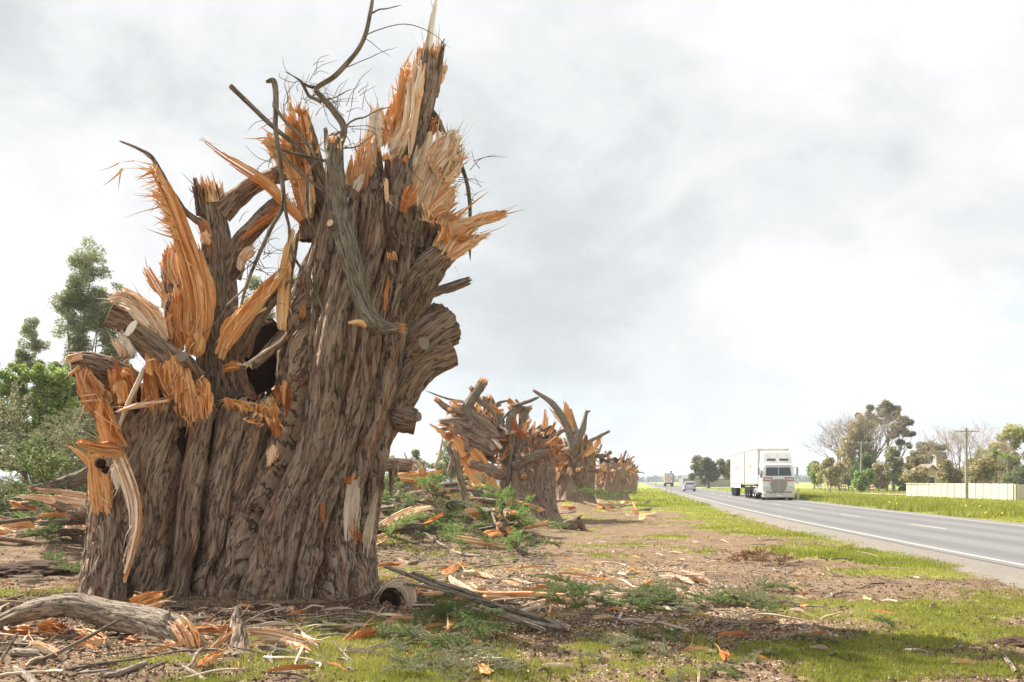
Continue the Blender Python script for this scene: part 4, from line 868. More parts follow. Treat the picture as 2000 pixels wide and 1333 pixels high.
lodged('crossing_stick', 'thin stick sloping down right below the other two in front of the horn',
       [(540, 285), (566, 318), (602, 350), (638, 378)], [3, 3.2, 3.2, 3.4], 10.86, nseg=8, twigs=[([(602, 350), (600, 390), (604, 430), (612, 448)], [3, 2.8, 2.5, 1.8]), ([(600, 345), (606, 330), (620, 315), (628, 318)], [2.2, 2, 1.8, 1.2])])
lodged('upright_peg', 'short upright broken peg standing on top of the hanging branch', [(638, 292), (637, 270), (636, 253)], [4.6, 4.4, 4.2], 10.95, nseg=10, end1='broken')
# fine dead twigs round the crown
mb = MB()
for k in range(150):
    cx_, cy_ = [(600, 180), (560, 200), (650, 220), (690, 220), (540, 330), (520, 500), (640, 300), (900, 350), (560, 560), (480, 580)][rng.integers(10)]
    x, y = cx_+rng.normal()*26, cy_+rng.normal()*26; a = rng.uniform(-3.1, .2); L = rng.uniform(14, 70); Yq = rng.uniform(10.9, 11.4)
    p = [(x, y), (x+math.cos(a)*L*.5+rng.normal()*3, y+math.sin(a)*L*.5+rng.normal()*3), (x+math.cos(a+.3)*L, y+math.sin(a+.3)*L)]
    tube(mb, px_pts(p, Yq), px_w([.9, .65, .35], Yq), nseg=3, m=6, amp=0)
o = mb.build('dead_twigs', [M_BARK2], tree); o['kind'] = 'stuff'

# ------------------------------------------------------------ generic shattered stump for the others in the row
def stump_tree(name, label, base, R0, H, seedn, feats, detail=1.0, nslab=60, topf=.66, rootpx=None, clusters=(), group='shattered cypress trunks along the verge'):
    bx, by = base; root = empty(name, (bx, by, 0), label, 'tree trunk', group)
    z0 = float(hgt(bx, by))-.25
    nth, nz = int(150*detail), int(110*detail); sd = np.array([seedn*3.3, seedn*1.7, seedn*.9])
    th = np.arange(nth)/nth*2*math.pi; z = np.linspace(0, 1, nz)
    top = H*topf*(1+.14*vnoise(np.stack([np.cos(th)*2, np.sin(th)*2, th*0+seedn], -1)))
    Z, TH = np.meshgrid(z, th, indexing='ij'); Zw = Z*top[None]; cs, sn = np.cos(TH), np.sin(TH)
    prof = 1.0+.45*np.exp(-Zw/.35)+.10*np.exp(-Zw/1.2)+.16*np.clip(Zw/H-.25, 0, 1)
    q = np.stack([cs*1.8, sn*1.8, Zw*.25], -1)+sd; v1 = vnoise(q); v2 = vnoise(q*2.3+4)
    qq = np.stack([cs*R0*7, sn*R0*7, Zw*1.1], -1)+sd
    d = .10*v1-.20*np.exp(-(v1/.15)**2)-.08*np.exp(-(v2/.16)**2)-.03*np.exp(-(vnoise(qq)/.25)**2)
    r = R0*(prof+d*.9); X = bx+cs*r; Y = by+sn*r*.85
    V = np.stack([X, Y, z0+Zw], -1); G = np.stack([cs*R0, sn*R0, Zw], -1)+sd
    mb = MB(); mb.add(V, grid_faces(nz, nth), G, .4, 0, True); c = V[-1].mean(0)-[0, 0, .3]
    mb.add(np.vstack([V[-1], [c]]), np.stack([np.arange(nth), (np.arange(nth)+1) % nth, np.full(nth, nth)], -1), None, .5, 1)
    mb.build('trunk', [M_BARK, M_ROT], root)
    rg = np.random.default_rng(seedn); zt = z0+H*topf
    # limbs and torn slabs bursting out of the top
    for k in range(int(nslab)):
        a = rg.uniform(0, 2*math.pi); el = rg.uniform(-.7, 1.3); rr0 = R0*rg.uniform(.5, 1.05); zz0 = zt-rg.uniform(0, .30)*H*(1 if el < .7 else .3)
        L = H*rg.uniform(.08, .26); p0 = np.array([bx+math.cos(a)*rr0, by+math.sin(a)*rr0*.85, zz0])
        dr = np.array([math.cos(a)*math.cos(el), math.sin(a)*math.cos(el), math.sin(el)]); up = np.array([0, 0, 1])
        p1 = p0+dr*L*.55+rg.normal(size=3)*.05; p2 = p0+dr*L+up*L*rg.uniform(-.15, .25)+rg.normal(size=3)*.08
        mb = MB(); ty = rg.random()
        if ty < .24:
            rad = rg.uniform(.07, .17); tube(mb, [p0-dr*.3, p0, p1, p2], [rad*1.3, rad*1.2, rad, rad*.8], nseg=12, m=12, amp=.2, end1='cut' if rg.random() < .25 else 'broken', tone=.4); mb.build('limb', [M_BARK, M_WOOD], root)
        else:
            wd = rg.uniform(.07, .24)
            wm = [M_WOOD, M_WOODR, M_WOODP][rg.choice(3, p=[.42, .42, .16])]
            slab(mb, [p0-dr*.15, p0+dr*.05, p1, p2], [wd*.8, wd, wd*.8, wd*.3], .06, 6, .05, L*.45, m=5, tone=rg.uniform(.3, .8), normal=dr*.2+np.array([rg.normal()*.5, -1, .5]))
            mb.build('torn_wood', [wm, M_BARK], root)
    for ring in range(2):                                   # ragged skirt of hanging splinters
        mb = MB()
        for k in range(int(nslab*1.6)):
            a = rg.uniform(0, 2*math.pi); p0 = np.array([bx+math.cos(a)*R0*1.08, by+math.sin(a)*R0*.92, zt-rg.uniform(0, .22)*H])
            q1 = p0+np.array([math.cos(a)*rg.uniform(.05, .35), math.sin(a)*rg.uniform(.05, .35), rg.uniform(-.45, .30)])*rg.uniform(.5, 1.3)
            spike(mb, p0, q1, rg.uniform(.02, .06), .003, .1*rg.normal(), rg.uniform(.2, .9), 0, 4, .5, 3)
        mb.build('splinters', [M_WOOD if ring else M_WOODR], root)['kind'] = 'stuff'
    for (x0, x1, y0, y1, cnt) in clusters:                  # jumbled snapped limbs and shreds
        for k in range(cnt):
            Yb = by-rg.uniform(-.6, 1.0)*R0; x, y = rg.uniform(x0, x1), rg.uniform(y0, y1); v = np.array([x-rootpx[0], (y-rootpx[1])*1.0]); v = v/(np.linalg.norm(v)+1e-6)+rg.normal(size=2)*.45; v = v/np.linalg.norm(v); l = rg.uniform(14, 38)*34/by
            P3 = px_pts([(x-v[0]*l, y-v[1]*l), (x+rg.normal()*2, y+rg.normal()*2), (x+v[0]*l*.8, y+v[1]*l*.8)], Yb)+rg.normal(size=(3, 3))*.06; mb = MB()
            if rg.random() < .40: r_ = rg.uniform(3, 8)*34/by; tube(mb, P3, px_w([r_*1.1, r_, r_*.8], Yb), nseg=12, m=10, amp=.25, end1='broken'); mb.build('limb', [M_BARK if rg.random() < .7 else M_BARK2, M_WOOD], root)
            else: ww = rg.uniform(5, 15)*34/by; slab(mb, P3, px_w([ww*.7, ww, ww*.5], Yb), .06, 5, .08, .25, m=5, tone=rg.uniform(.2, .9), relief=.9); mb.build('torn_wood', [[M_WOOD, M_WOODR, M_WOODP][rg.choice(3, p=[.4, .42, .18])], M_BARK], root)
    for f in feats:
        kind, pts, wd = f[0], f[1], f[2]; opt = f[3] if len(f) > 3 else {}
        Yb = by-.9*R0 if 'Y' not in opt else opt['Y']; wm = opt.get('mat', M_WOOD); P3 = px_pts(([tuple(np.array(pts[0])*.62+np.array(rootpx)*.38+rg.normal(size=2)*4)]+pts) if rootpx and kind == 'limb' else pts, Yb); wd = ([wd[0]*.6]+[q*.88 for q in wd]) if rootpx and kind == 'limb' else wd
        mb = MB()
        if kind == 'limb': tube(mb, P3, px_w(wd, Yb), nseg=18, m=24, amp=.18, end1=opt.get('end', 'broken'), tone=.5); mb.build('limb', [opt.get('bark', M_BARK), M_CUT if opt.get('end') == 'cut' else M_WOOD], root)
        elif kind == 'slab': slab(mb, P3, px_w(wd, Yb), .07, opt.get('n', 9), .05, opt.get('r', .4), tone=opt.get('tone', .5), m=8); mb.build('torn_wood', [wm, M_BARK], root)
        else: tube(mb, P3, px_w(wd, Yb), nseg=7, m=14, amp=.1, end1='point'); mb.build('twig', [M_BARK2], root)
    return root

fe2 = [('limb', [(912, 806), (924, 778), (944, 746)], [11, 12, 11], {'bark': M_BARK2}), ('limb', [(960, 800), (935, 782), (920, 758)], [7, 6, 5], {}),
       ('slab', [(955, 980), (940, 930), (905, 880), (870, 850), (829, 822)], [44, 46, 34, 18, 3], {'n': 12, 'r': .5, 'tone': .35}),
       ('slab', [(958, 1000), (952, 975), (940, 950)], [26, 30, 20], {'n': 8, 'r': .3, 'tone': .3}),
       ('slab', [(925, 808), (900, 800), (876, 788)], [12, 18, 12], {'tone': .4}), ('limb', [(945, 850), (900, 826), (862, 826)], [12, 10, 8], {'mat': M_WOOD}), ('limb', [(950, 868), (910, 846), (884, 830)], [13, 12, 9], {}),
       ('limb', [(960, 838), (925, 812), (880, 800)], [11, 10, 6], {}), ('limb', [(955, 880), (920, 866), (895, 842)], [10, 9, 6], {}), ('limb', [(975, 925), (945, 912), (918, 907)], [16, 14, 9], {'end': 'cut'}),
       ('slab', [(1000, 835), (1003, 805), (1000, 785)], [12, 16, 10], {'tone': .4}), ('limb', [(996, 818), (1015, 800), (1030, 798)], [8, 7, 5], {'bark': M_BARK2}),
       ('slab', [(975, 828), (988, 838), (998, 850)], [10, 12, 5], {'mat': M_WOODP, 'tone': .9}), ('slab', [(985, 845), (1005, 842), (1020, 840)], [8, 11, 8], {'mat': M_WOODP, 'tone': .5}),
       ('limb', [(1010, 905), (1040, 892), (1072, 884)], [16, 13, 8], {'end': 'cut'}), ('twig', [(1006, 850), (1000, 880), (992, 930), (985, 955), (1012, 974)], [4, 4, 4.5, 5, 4]),
       ('twig', [(1000, 795), (1030, 785), (1055, 775)], [4, 4, 3]), ('twig', [(905, 785), (870, 778), (828, 762)], [2.5, 2, 1]), ('slab', [(905, 786), (885, 784), (872, 780)], [4, 6, 2], {'tone': .5}),
       ('slab', [(945, 855), (944, 840), (940, 828)], [8, 13, 8], {'mat': M_WOODR, 'tone': .7}), ('slab', [(940, 805), (925, 812), (918, 808)], [10, 14, 8], {'tone': .4}), ('slab', [(985, 800), (965, 806), (950, 815)], [6, 8, 5], {'tone': .6}),
       ('twig', [(960, 840), (1000, 800), (1015, 785)], [3, 3, 2]), ('twig', [(985, 835), (975, 815), (970, 790), (995, 782)], [4, 4, 3, 3])]
stump_tree('shattered_cypress', 'squat shattered cypress trunk, long pale plank sticking out left, second in the row', (.60, 35.5), 1.12, 5.0, 5, fe2, 1.5, 46, .74, (1000, 885), [(872, 960, 790, 870, 44), (930, 1030, 785, 880, 46), (1000, 1050, 860, 920, 20), (900, 960, 860, 935, 16)])
fe3 = [('limb', [(1120, 880), (1105, 830), (1080, 790), (1042, 763)], [10, 8, 7, 3], {'bark': M_BARK2}), ('slab', [(1120, 840), (1108, 800), (1101, 772)], [14, 18, 4], {'tone': .4, 'r': .8}),
       ('limb', [(1130, 860), (1124, 835), (1114, 800)], [6, 5, 3], {}), ('limb', [(1128, 870), (1138, 835), (1146, 804)], [8, 6, 4], {'bark': M_BARK2}), ('limb', [(1140, 845), (1145, 810), (1152, 803)], [4, 3, 2], {'bark': M_BARK2}),
       ('slab', [(1060, 880), (1064, 850), (1068, 790)], [14, 20, 6], {'tone': .5, 'r': .8}), ('slab', [(1118, 850), (1090, 815), (1070, 795)], [10, 9, 4], {'tone': .3, 'mat': M_WOODP}),
       ('limb', [(1140, 870), (1165, 855), (1190, 843)], [4, 4, 3], {'bark': M_BARK2}), ('slab', [(1140, 890), (1160, 875), (1174, 858)], [12, 12, 5], {'tone': .5}), ('slab', [(1048, 870), (1054, 850), (1052, 832)], [8, 12, 4], {'tone': .5}),
       ('limb', [(1080, 890), (1120, 875), (1125, 850)], [8, 8, 5], {})]
stump_tree('shattered_cypress', 'shattered cypress trunk with pronged bare limbs, third in the row just behind the squat one', (4.1, 56.5), 1.25, 6.0, 9, fe3, 1.1, 40, .66, (1118, 905), [(1064, 1110, 858, 925, 30), (1110, 1172, 850, 930, 40), (1078, 1160, 890, 945, 26)])
stump_tree('shattered_cypress', 'small shattered trunk half hidden behind the pronged one', (8.1, 70.0), 1.3, 4.0, 19, [], .6, 40)
for k, (x, y, R0, H, lb) in enumerate(((10.6, 93, 1.3, 6.0, 'splintered trunk, taller first one of the far clump at the end of the row'), (13.4, 108, 1.5, 6.6, 'splintered trunk in the middle of the far clump at the end of the row'),
                                    (15.6, 119, 1.3, 5.6, 'splintered trunk on the right of the far clump at the end of the row'), (20.0, 148, 1.3, 4.4, 'lowest and farthest splintered trunk, beside the open grass'))):
    stump_tree('shattered_cypress', lb, (x, y), R0, H, 31+k, [], .5, 34)
# ------------------------------------------------------------ foliage builders
def leaf_cloud(mb, cen, rad, n, size, rg, aspect=.45, tone=(0.1, .9), shell=.55, mat=0, droop=0.0, flatz=1.0):
    """leaf-sized faces scattered in and over blobs"""
    cen = np.asarray(cen, float); rad = np.asarray(rad, float); w_ = rad**2; k = rg.choice(len(cen), n, p=w_/w_.sum())
    d = nrm(rg.normal(size=(n, 3))); rr = rad[k]*(shell+(1-shell)*rg.random(n))*(.75+.35*rg.random(n)); d[:, 2] *= flatz
    c = cen[k]+d*rr[:, None]+rg.normal(size=(n, 3))*rad[k][:, None]*.08
    c = c[c[:, 2] > .03] if True else c; n = len(c); k = k[:n]
    sz = size*rg.uniform(.6, 1.5, n); a = nrm(rg.normal(size=(n, 3))*np.array([1, 1, .6])+np.array([0, 0, -droop])); b = nrm(np.cross(a, rg.normal(size=(n, 3))))
    V = np.stack([c-a*sz[:, None]*.5, c+b*sz[:, None]*aspect*.5, c+a*sz[:, None]*.5, c-b*sz[:, None]*aspect*.5], 1)
    blob_t = rg.uniform(-.18, .18, len(cen))
    t = np.clip(rg.uniform(tone[0], tone[1], n)+blob_t[k], 0, 1)
    mb.add(V, np.arange(4*n).reshape(n, 4), None, np.repeat(t, 4), mat)
def limb_tree(root, base, tips, r0, mat, name='trunk', rg=None, fork=.35, nseg=10):
    """trunk splitting into limbs that reach the crown blobs; trunk one part, limbs parts"""
    base = np.asarray(base, float); tips = np.asarray(tips, float); top = tips.mean(0); hub = base+(top-base)*fork
    mb = MB(); tube(mb, [base-[0, 0, .3], base+(hub-base)*.5+rg.normal(size=3)*r0*.4, hub, base+(top-base)*.8], [r0*1.25, r0, r0*.8, r0*.4], nseg=nseg, m=14, amp=.1); mb.build(name, [mat, M_WOOD], root)
    for t_ in tips:
        mb = MB(); s_ = base+(top-base)*rg.uniform(fork*.8, .75); md = (s_+t_)/2+rg.normal(size=3)*np.linalg.norm(t_-s_)*.08-[0, 0, .04*np.linalg.norm(t_-s_)]
        tube(mb, [s_, md, t_], [r0*.38, r0*.25, r0*.08], nseg=6, m=8, amp=.08); mb.build('limb', [mat, M_WOOD], root)
def at(px, Y): return (px-1000)/F*Y
def leafy(name, label, blobs, Y, base_px, n, leaf, mat, seed, cat='tree', trunk=True, tr=.18, tmat=None, group=None, aspect=.45, droop=0., nlimb=7, tone=(.1, .9), depth=.5, fork=.35, flatz=1.0, shell=.5):
    """blobs: (px, py, r px) lumps of the crown as they are seen; spread in depth as well"""
    rg = np.random.default_rng(seed); sc = Y/F; bx = at(base_px, Y); gz = float(hgt(bx, Y)); root = empty(name, (bx, Y, gz), label, cat, group)
    cen, rad = [], []
    for px, py, r in blobs:
        for k in range(3):
            p = W(px, py, Y); p[1] += rg.uniform(-1, 1)*depth*r*sc*2.2; p[0] += rg.normal()*r*sc*.25; p[2] += rg.normal()*r*sc*.2; cen.append(p); rad.append(r*sc*rg.uniform(.55, .95))
    mb = MB(); leaf_cloud(mb, cen, rad, n, leaf, rg, aspect=aspect, droop=droop, tone=tone, flatz=flatz, shell=shell); mb.build('crown', [mat], root)
    if trunk:
        idx = rg.choice(len(cen), min(nlimb, len(cen)), replace=False); limb_tree(root, (bx, Y, gz), np.array(cen)[idx], tr, tmat or M_TRUNK, rg=rg, fork=fork)
    return root
def blobs_in(x0, x1, y0, y1, n, r, seed, shape='round'):
    rg = np.random.default_rng(seed); out = []
    while len(out) < n:
        u, v = rg.uniform(-1, 1), rg.uniform(-1, 1)
        if shape == 'round' and u*u+v*v > 1: continue
        if shape == 'cone' and abs(u) > (v+1.15)/2.0: continue
        if shape == 'dome' and (u*u+((v-1)/2)**2*1.0 > 1): continue
        out.append(((x0+x1)/2+u*(x1-x0)/2, (y0+y1)/2+v*(y1-y0)/2, r*rg.uniform(.7, 1.3)))
    return out
# left background
leafy('gum_tree', 'tall gum tree, taller of the two behind the left side of the big trunk', blobs_in(80, 262, 480, 810, 60, 18, 1, 'cone')+blobs_in(100, 250, 560, 800, 50, 20, 91)+[(190, 510, 14), (205, 535, 18), (150, 590, 18), (230, 560, 14), (125, 640, 20), (235, 600, 16)], 42, 190, 62000, .13, M_EUC, 1, tr=.16, droop=.5, aspect=.32, nlimb=12)
leafy('gum_tree', 'shorter gum tree with a small domed head left of the tall gum', blobs_in(20, 108, 612, 790, 44, 13, 2, 'cone')+[(62, 630, 12), (55, 650, 18)], 45, 66, 20000, .13, M_EUC, 2, tr=.10, droop=.5, aspect=.32, nlimb=8)
leafy('wattle_tree', 'bright green bushy tree low at the left edge', blobs_in(-40, 165, 700, 930, 90, 15, 3)+[(20, 860, 24), (60, 890, 24), (5, 905, 20)], 31, 40, 50000, .10, M_SHR, 3, tr=.12, cat='tree')
leafy('green_bush', 'mid green bush filling the gap beside the left flank of the big trunk', blobs_in(60, 240, 700, 890, 70, 15, 4)+[(120, 780, 20), (190, 800, 20)], 34, 150, 40000, .11, M_SHRD, 4, tr=.10, cat='bush', tone=(.3, 1))
leafy('green_bush', 'dark bush at the far left edge of the picture', blobs_in(-160, 20, 700, 900, 20, 30, 5), 36, -60, 20000, .12, M_SHRD, 5, tr=.12, cat='bush')
leafy('green_bush', 'bush outside the left edge behind the pile', blobs_in(-420, -160, 640, 900, 24, 40, 25), 38, -280, 12000, .13, M_EUC, 25, tr=.14, cat='bush')
leafy('sapling', 'slender pointed sapling seen between the first two shattered trunks', blobs_in(788, 824, 866, 925, 8, 8, 6, 'cone'), 62, 806, 3600, .13, M_EUC, 6, tr=.07, nlimb=4)
leafy('gum_tree', 'loose grey green gum close behind the long torn plank', blobs_in(850, 905, 850, 925, 12, 12, 7, 'cone')+[(870, 865, 10), (880, 900, 18)], 64, 880, 5000, .14, M_EUC, 7, tr=.12, nlimb=6)
leafy('green_bush', 'low yellow green bush touching the right edge of the big trunk', blobs_in(752, 800, 893, 940, 10, 12, 8), 50, 775, 4200, .13, M_SHR, 8, cat='bush', trunk=False)
leafy('green_bush', 'pale low bushes between the sapling and the gum', blobs_in(806, 870, 900, 940, 12, 12, 9), 58, 840, 5000, .13, M_EUC, 9, cat='bush', trunk=False)
leafy('gum_tree', 'slight gum crown seen through the gap between the two big stems', blobs_in(485, 590, 535, 620, 10, 14, 10), 44, 540, 5200, .11, M_EUC, 10, tr=.12)
# right side
leafy('spreading_gum', 'broad dark gum standing behind the silver car', [(1372, 905, 15), (1390, 912, 16), (1368, 922, 14), (1395, 928, 15), (1412, 918, 12), (1380, 899, 9), (1408, 905, 9), (1355, 914, 7), (1352, 932, 8), (1380, 935, 14)], 190, 1383, 9000, .50, M_EUCB, 11, tr=.45, tmat=M_TRUNK, tone=(0, .6))
leafy('spreading_gum', 'second gum partly hidden behind the trailers of the white truck', [(1425, 905, 10), (1432, 918, 13), (1440, 905, 10), (1420, 930, 9), (1448, 925, 12), (1418, 915, 7)], 205, 1430, 6000, .50, M_EUCB, 12, tr=.4, tone=(0, .6))
def bare_tree(name, label, px, Y, top_py, spread_px, mat, seed, n0=7, depth=5, group=None, upright=.5):
    rg = np.random.default_rng(seed); bx = at(px, Y); gz = float(hgt(bx, Y)); root = empty(name, (bx, Y, gz), label, 'tree', group)
    H = (HOR-top_py)/F*Y+CAMH; Sx = spread_px*Y/F; mbt, mbb = MB(), MB()
    tube(mbt, [(bx, Y, gz-.2), (bx+.1, Y, gz+H*.1), (bx, Y, gz+H*.22)], [H*.035, H*.028, H*.024], nseg=10, m=8)
    def grow(p, d, L, r, k):
        q = p+d*L; md = (p+q)/2+rg.normal(size=3)*L*.06
        tube(mbb, [p, md, q], [r, r*.8, r*.6], nseg=4 if k < 3 else 3, m=4 if k < 3 else 3, amp=0)
        if k >= depth: return
        for _ in range(3 if k < 3 else int(rg.integers(2, 4))):
            v = nrm(d+rg.normal(size=3)*np.array([.55, .55, .35])*(.8 if k < 2 else 1)+np.array([0, 0, .15])); grow(q, v, L*rg.uniform(.6, .85), r*.58, k+1)
    for a in np.linspace(0, 2*math.pi, n0, endpoint=False):
        a += rg.uniform(-.3, .3); el = rg.uniform(.5, 1.2)*upright*2; h = Sx*.9/H
        d = nrm(np.array([math.cos(a)*h, math.sin(a)*h, rg.uniform(.55, 1.1)])); grow(np.array([bx, Y, gz+H*rg.uniform(.12, .22)]), d, H*.27, H*.011, 0)
    mbt.build('trunk', [mat, mat], root); mbb.build('branches', [mat, mat], root); return root
bare_tree('bare_tree', 'wide domed leafless tree behind the cream fence', 1880, 112, 826, 74, M_TWIGP, 41, 9, 5)
bare_tree('bare_tree', 'pale leafless tree at the left of the tall group beyond the truck', 1648, 158, 822, 40, M_TWIG, 42, 7, 5)
bare_tree('bare_tree', 'leafless willow in the middle of the tall group', 1700, 150, 800, 46, M_TWIG, 43, 8, 5)
bare_tree('bare_tree', 'leafless tree right of the wide domed one, near the palms', 1950, 118, 858, 44, M_TWIGP, 44, 7, 4)
leafy('willow', 'big brown budding willow in the group beyond the truck', blobs_in(1622, 1735, 812, 945, 60, 13, 13, 'cone')+[(1680, 815, 10), (1700, 830, 14)], 152, 1680, 22000, .42, M_OLIVE, 13, tr=.35, tone=(.2, 1), aspect=.35, droop=.8)
leafy('tall_gum', 'tallest gum of the group, dark round head on a pale stem', [(1732, 796, 14), (1745, 800, 12), (1724, 808, 9), (1740, 812, 12), (1726, 822, 8)], 156, 1731, 6500, .40, M_EUCB, 14, tr=.28, tone=(.05, .7), nlimb=5, fork=.7)
leafy('tall_gum', 'gum with layered dark head just right of the tallest one', [(1762, 822, 13), (1752, 836, 12), (1768, 846, 10), (1748, 850, 9), (1774, 826, 8), (1780, 850, 7), (1760, 866, 10), (1776, 872, 7)], 153, 1744, 6500, .40, M_EUCB, 15, tr=.28, tone=(0, .7), nlimb=8, fork=.5)
leafy('tall_gum', 'slender gum crown left of the tallest one', [(1700, 798, 8), (1696, 810, 9), (1704, 818, 8), (1678, 812, 6), (1712, 824, 7)], 160, 1700, 4000, .40, M_EUC, 16, tr=.22, tone=(.1, .8), nlimb=5, fork=.7)
leafy('conifer', 'dark green conifer behind the left power pole', blobs_in(1655, 1722, 868, 950, 16, 11, 17, 'cone')+[(1690, 905, 16)], 144, 1690, 9000, .40, M_SHRD, 17, tr=.2, tone=(0, .6))
leafy('round_bush', 'round olive green bush nearest the truck', blobs_in(1576, 1604, 904, 944, 9, 10, 18), 172, 1590, 5000, .42, M_SHR, 18, cat='bush', tone=(0, .6), tr=.15)
leafy('flowering_bush', 'pale cream flowering bush beside the round olive one', blobs_in(1592, 1612, 904, 942, 8, 8, 19), 166, 1602, 4000, .40, M_YEL, 19, cat='bush', tone=(.4, 1), tr=.12)
leafy('garden_tree', 'tan crowned small tree on a short stem by the rail fence', blobs_in(1618, 1658, 905, 932, 9, 9, 20, 'dome'), 146, 1642, 4500, .38, M_OLIVE, 20, tone=(.5, 1), tr=.13, nlimb=5)
for k, (x0, x1, y0, y1, m_, lb) in enumerate(((1604, 1640, 900, 944, M_OLIVE, 'olive shrub left of the tan crowned tree'), (1668, 1705, 920, 956, M_SHR, 'light green shrub right of the left power pole'), (1700, 1735, 905, 952, M_OLIVE, 'brownish shrub under the tall gums'),
        (1735, 1775, 918, 958, M_SHR, 'rounded green shrub against the end of the cream fence'), (1722, 1760, 880, 930, M_EUCB, 'olive brown crown low under the tall gums'), (1755, 1800, 880, 945, M_OLIVE, 'thin brown crown between the gums and the house'),
        (1790, 1850, 880, 940, M_EUCB, 'dark brown dome of foliage left of the gabled house'), (1795, 1846, 866, 900, M_EUCB, 'dark tree top behind the gabled house'), (1834, 1888, 900, 952, M_OLIVE, 'green shrub in front of the gabled house'),
        (1764, 1806, 908, 950, M_OLIVE, 'leafy shrub at the left corner of the gabled house'), (1880, 1960, 905, 946, M_OLIVE, 'scrubby brown shrubs behind the cream fence'), (1960, 2040, 912, 970, M_EUC, 'grey green bush at the right end of the cream fence'), (2040, 2200, 880, 960, M_OLIVE, 'shrubs beyond the right edge'))):
    leafy('garden_shrub', lb, blobs_in(x0, x1, y0, y1, 12, (x1-x0)*.16+3, 60+k), 128+(k % 4)*5 if k < 8 else (113 if k < 10 else 104+(k % 3)*4), (x0+x1)/2, 6500, .38, m_, 60+k, cat='bush', tone=(.1, .9), tr=.12, nlimb=4)
leafy('poplar', 'yellow green tree at the right edge of the picture', blobs_in(1925, 2040, 832, 930, 24, 15, 21, 'dome')+[(1990, 850, 16), (1965, 880, 14)], 122, 1990, 14000, .36, M_YEL, 21, tr=.3, tone=(.1, .9))
leafy('poplar', 'yellow green tree beyond the right edge', blobs_in(2060, 2240, 820, 930, 24, 20, 22, 'dome'), 126, 2140, 7000, .28, M_YEL, 22, tr=.3, tone=(.1, .9))
def palm(name, label, px, Y, top_py, seed):
    rg = np.random.default_rng(seed); bx = at(px, Y); gz = float(hgt(bx, Y)); root = empty(name, (bx, Y, gz), label, 'palm tree'); H = (HOR-top_py)/F*Y+CAMH-gz
    mb = MB(); tube(mb, [(bx, Y, gz-.2), (bx+.1, Y, gz+H*.5), (bx, Y, gz+H)], [.35, .24, .22], nseg=10, m=16, amp=.15); mb.build('trunk', [M_BARK2, M_WOOD], root)
    for k in range(22):
        a = k*2.4; el = rg.uniform(-.3, 1.1); mb = MB(); L = rg.uniform(1.3, 2.0); t = np.linspace(0, 1, 12); d = np.array([math.cos(a)*math.cos(el), math.sin(a)*math.cos(el), math.sin(el)])
        C = np.array([bx, Y, gz+H])+d*t[:, None]*L-np.array([0, 0, 1])*(t**2*L*.6)[:, None]; tube(mb, C, [.03]*12, nseg=3, m=12, amp=0)
        s_ = nrm(np.cross(d, [0, 0, 1]))
        for i in range(1, 12):
            for sg in (-1, 1):
                q = C[i]+s_*sg*.42*(1-.5*t[i])-[0, 0, .12]+d*.1; mb.add([C[i]-d*.05, C[i]+d*.05, q], np.array([[0, 1, 2]]), None, rg.random(), 0)
        mb.build('frond', [M_SHR, M_SHR], root)
palm('palm_tree', 'taller palm left of its pair behind the cream fence', 1943, 112, 885, 51)
palm('palm_tree', 'shorter palm right of its pair behind the cream fence', 1968, 114, 892, 52)
# far country
mbh = MB(); th = np.radians(np.linspace(-60, 70, 260)); rg = np.random.default_rng(77)
Rh = 2300.0; hh = 14+10*f2(th*20, th*0, 3.0, 4, 1.0)+np.clip(np.degrees(th)-5, 0, 20)*.0
V = np.vstack([np.stack([np.sin(th)*Rh, np.cos(th)*Rh, np.full_like(th, -3)], -1), np.stack([np.sin(th)*(Rh+30), np.cos(th)*(Rh+30), hh*.8], -1), np.stack([np.sin(th)*(Rh+500), np.cos(th)*(Rh+500), hh*1.35], -1), np.stack([np.sin(th)*(Rh+900), np.cos(th)*(Rh+900), hh*0-3], -1)])
mbh.add(V, grid_faces(4, len(th), False), V, .5, 0, True)
mh_ = flat_mat('distant_forest', (.045, .065, .050), .95, 0, .1, .3, .05)
mbh.build('hills', mh_, kind='structure', origin=(0, 0, 0))
mb = MB(); n = 9000; a = np.radians(rg.uniform(-50, 60, n)); r_ = rg.uniform(1150, 1500, n)
cen = np.stack([np.sin(a)*r_, np.cos(a)*r_, rg.uniform(0, 1, n)**1.2*9*(.55+.6*np.abs(f2(a*40, a*0, 1.0, 3)))], -1); sz = rg.uniform(2.5, 5, n)
d1 = nrm(rg.normal(size=(n, 3))); d2 = nrm(np.cross(d1, rg.normal(size=(n, 3)))); V = np.stack([cen-d1*sz[:, None], cen-d2*sz[:, None], cen+d1*sz[:, None], cen+d2*sz[:, None]], 1)
mb.add(V, np.arange(4*n).reshape(n, 4), None, np.repeat(rg.random(n), 4)); o = mb.build('forest', [leaf_mat('far_forest_leaves', (.03, .045, .03), (.05, .07, .045), (.08, .10, .06), .1)], kind='stuff', origin=(0, 0, 0))
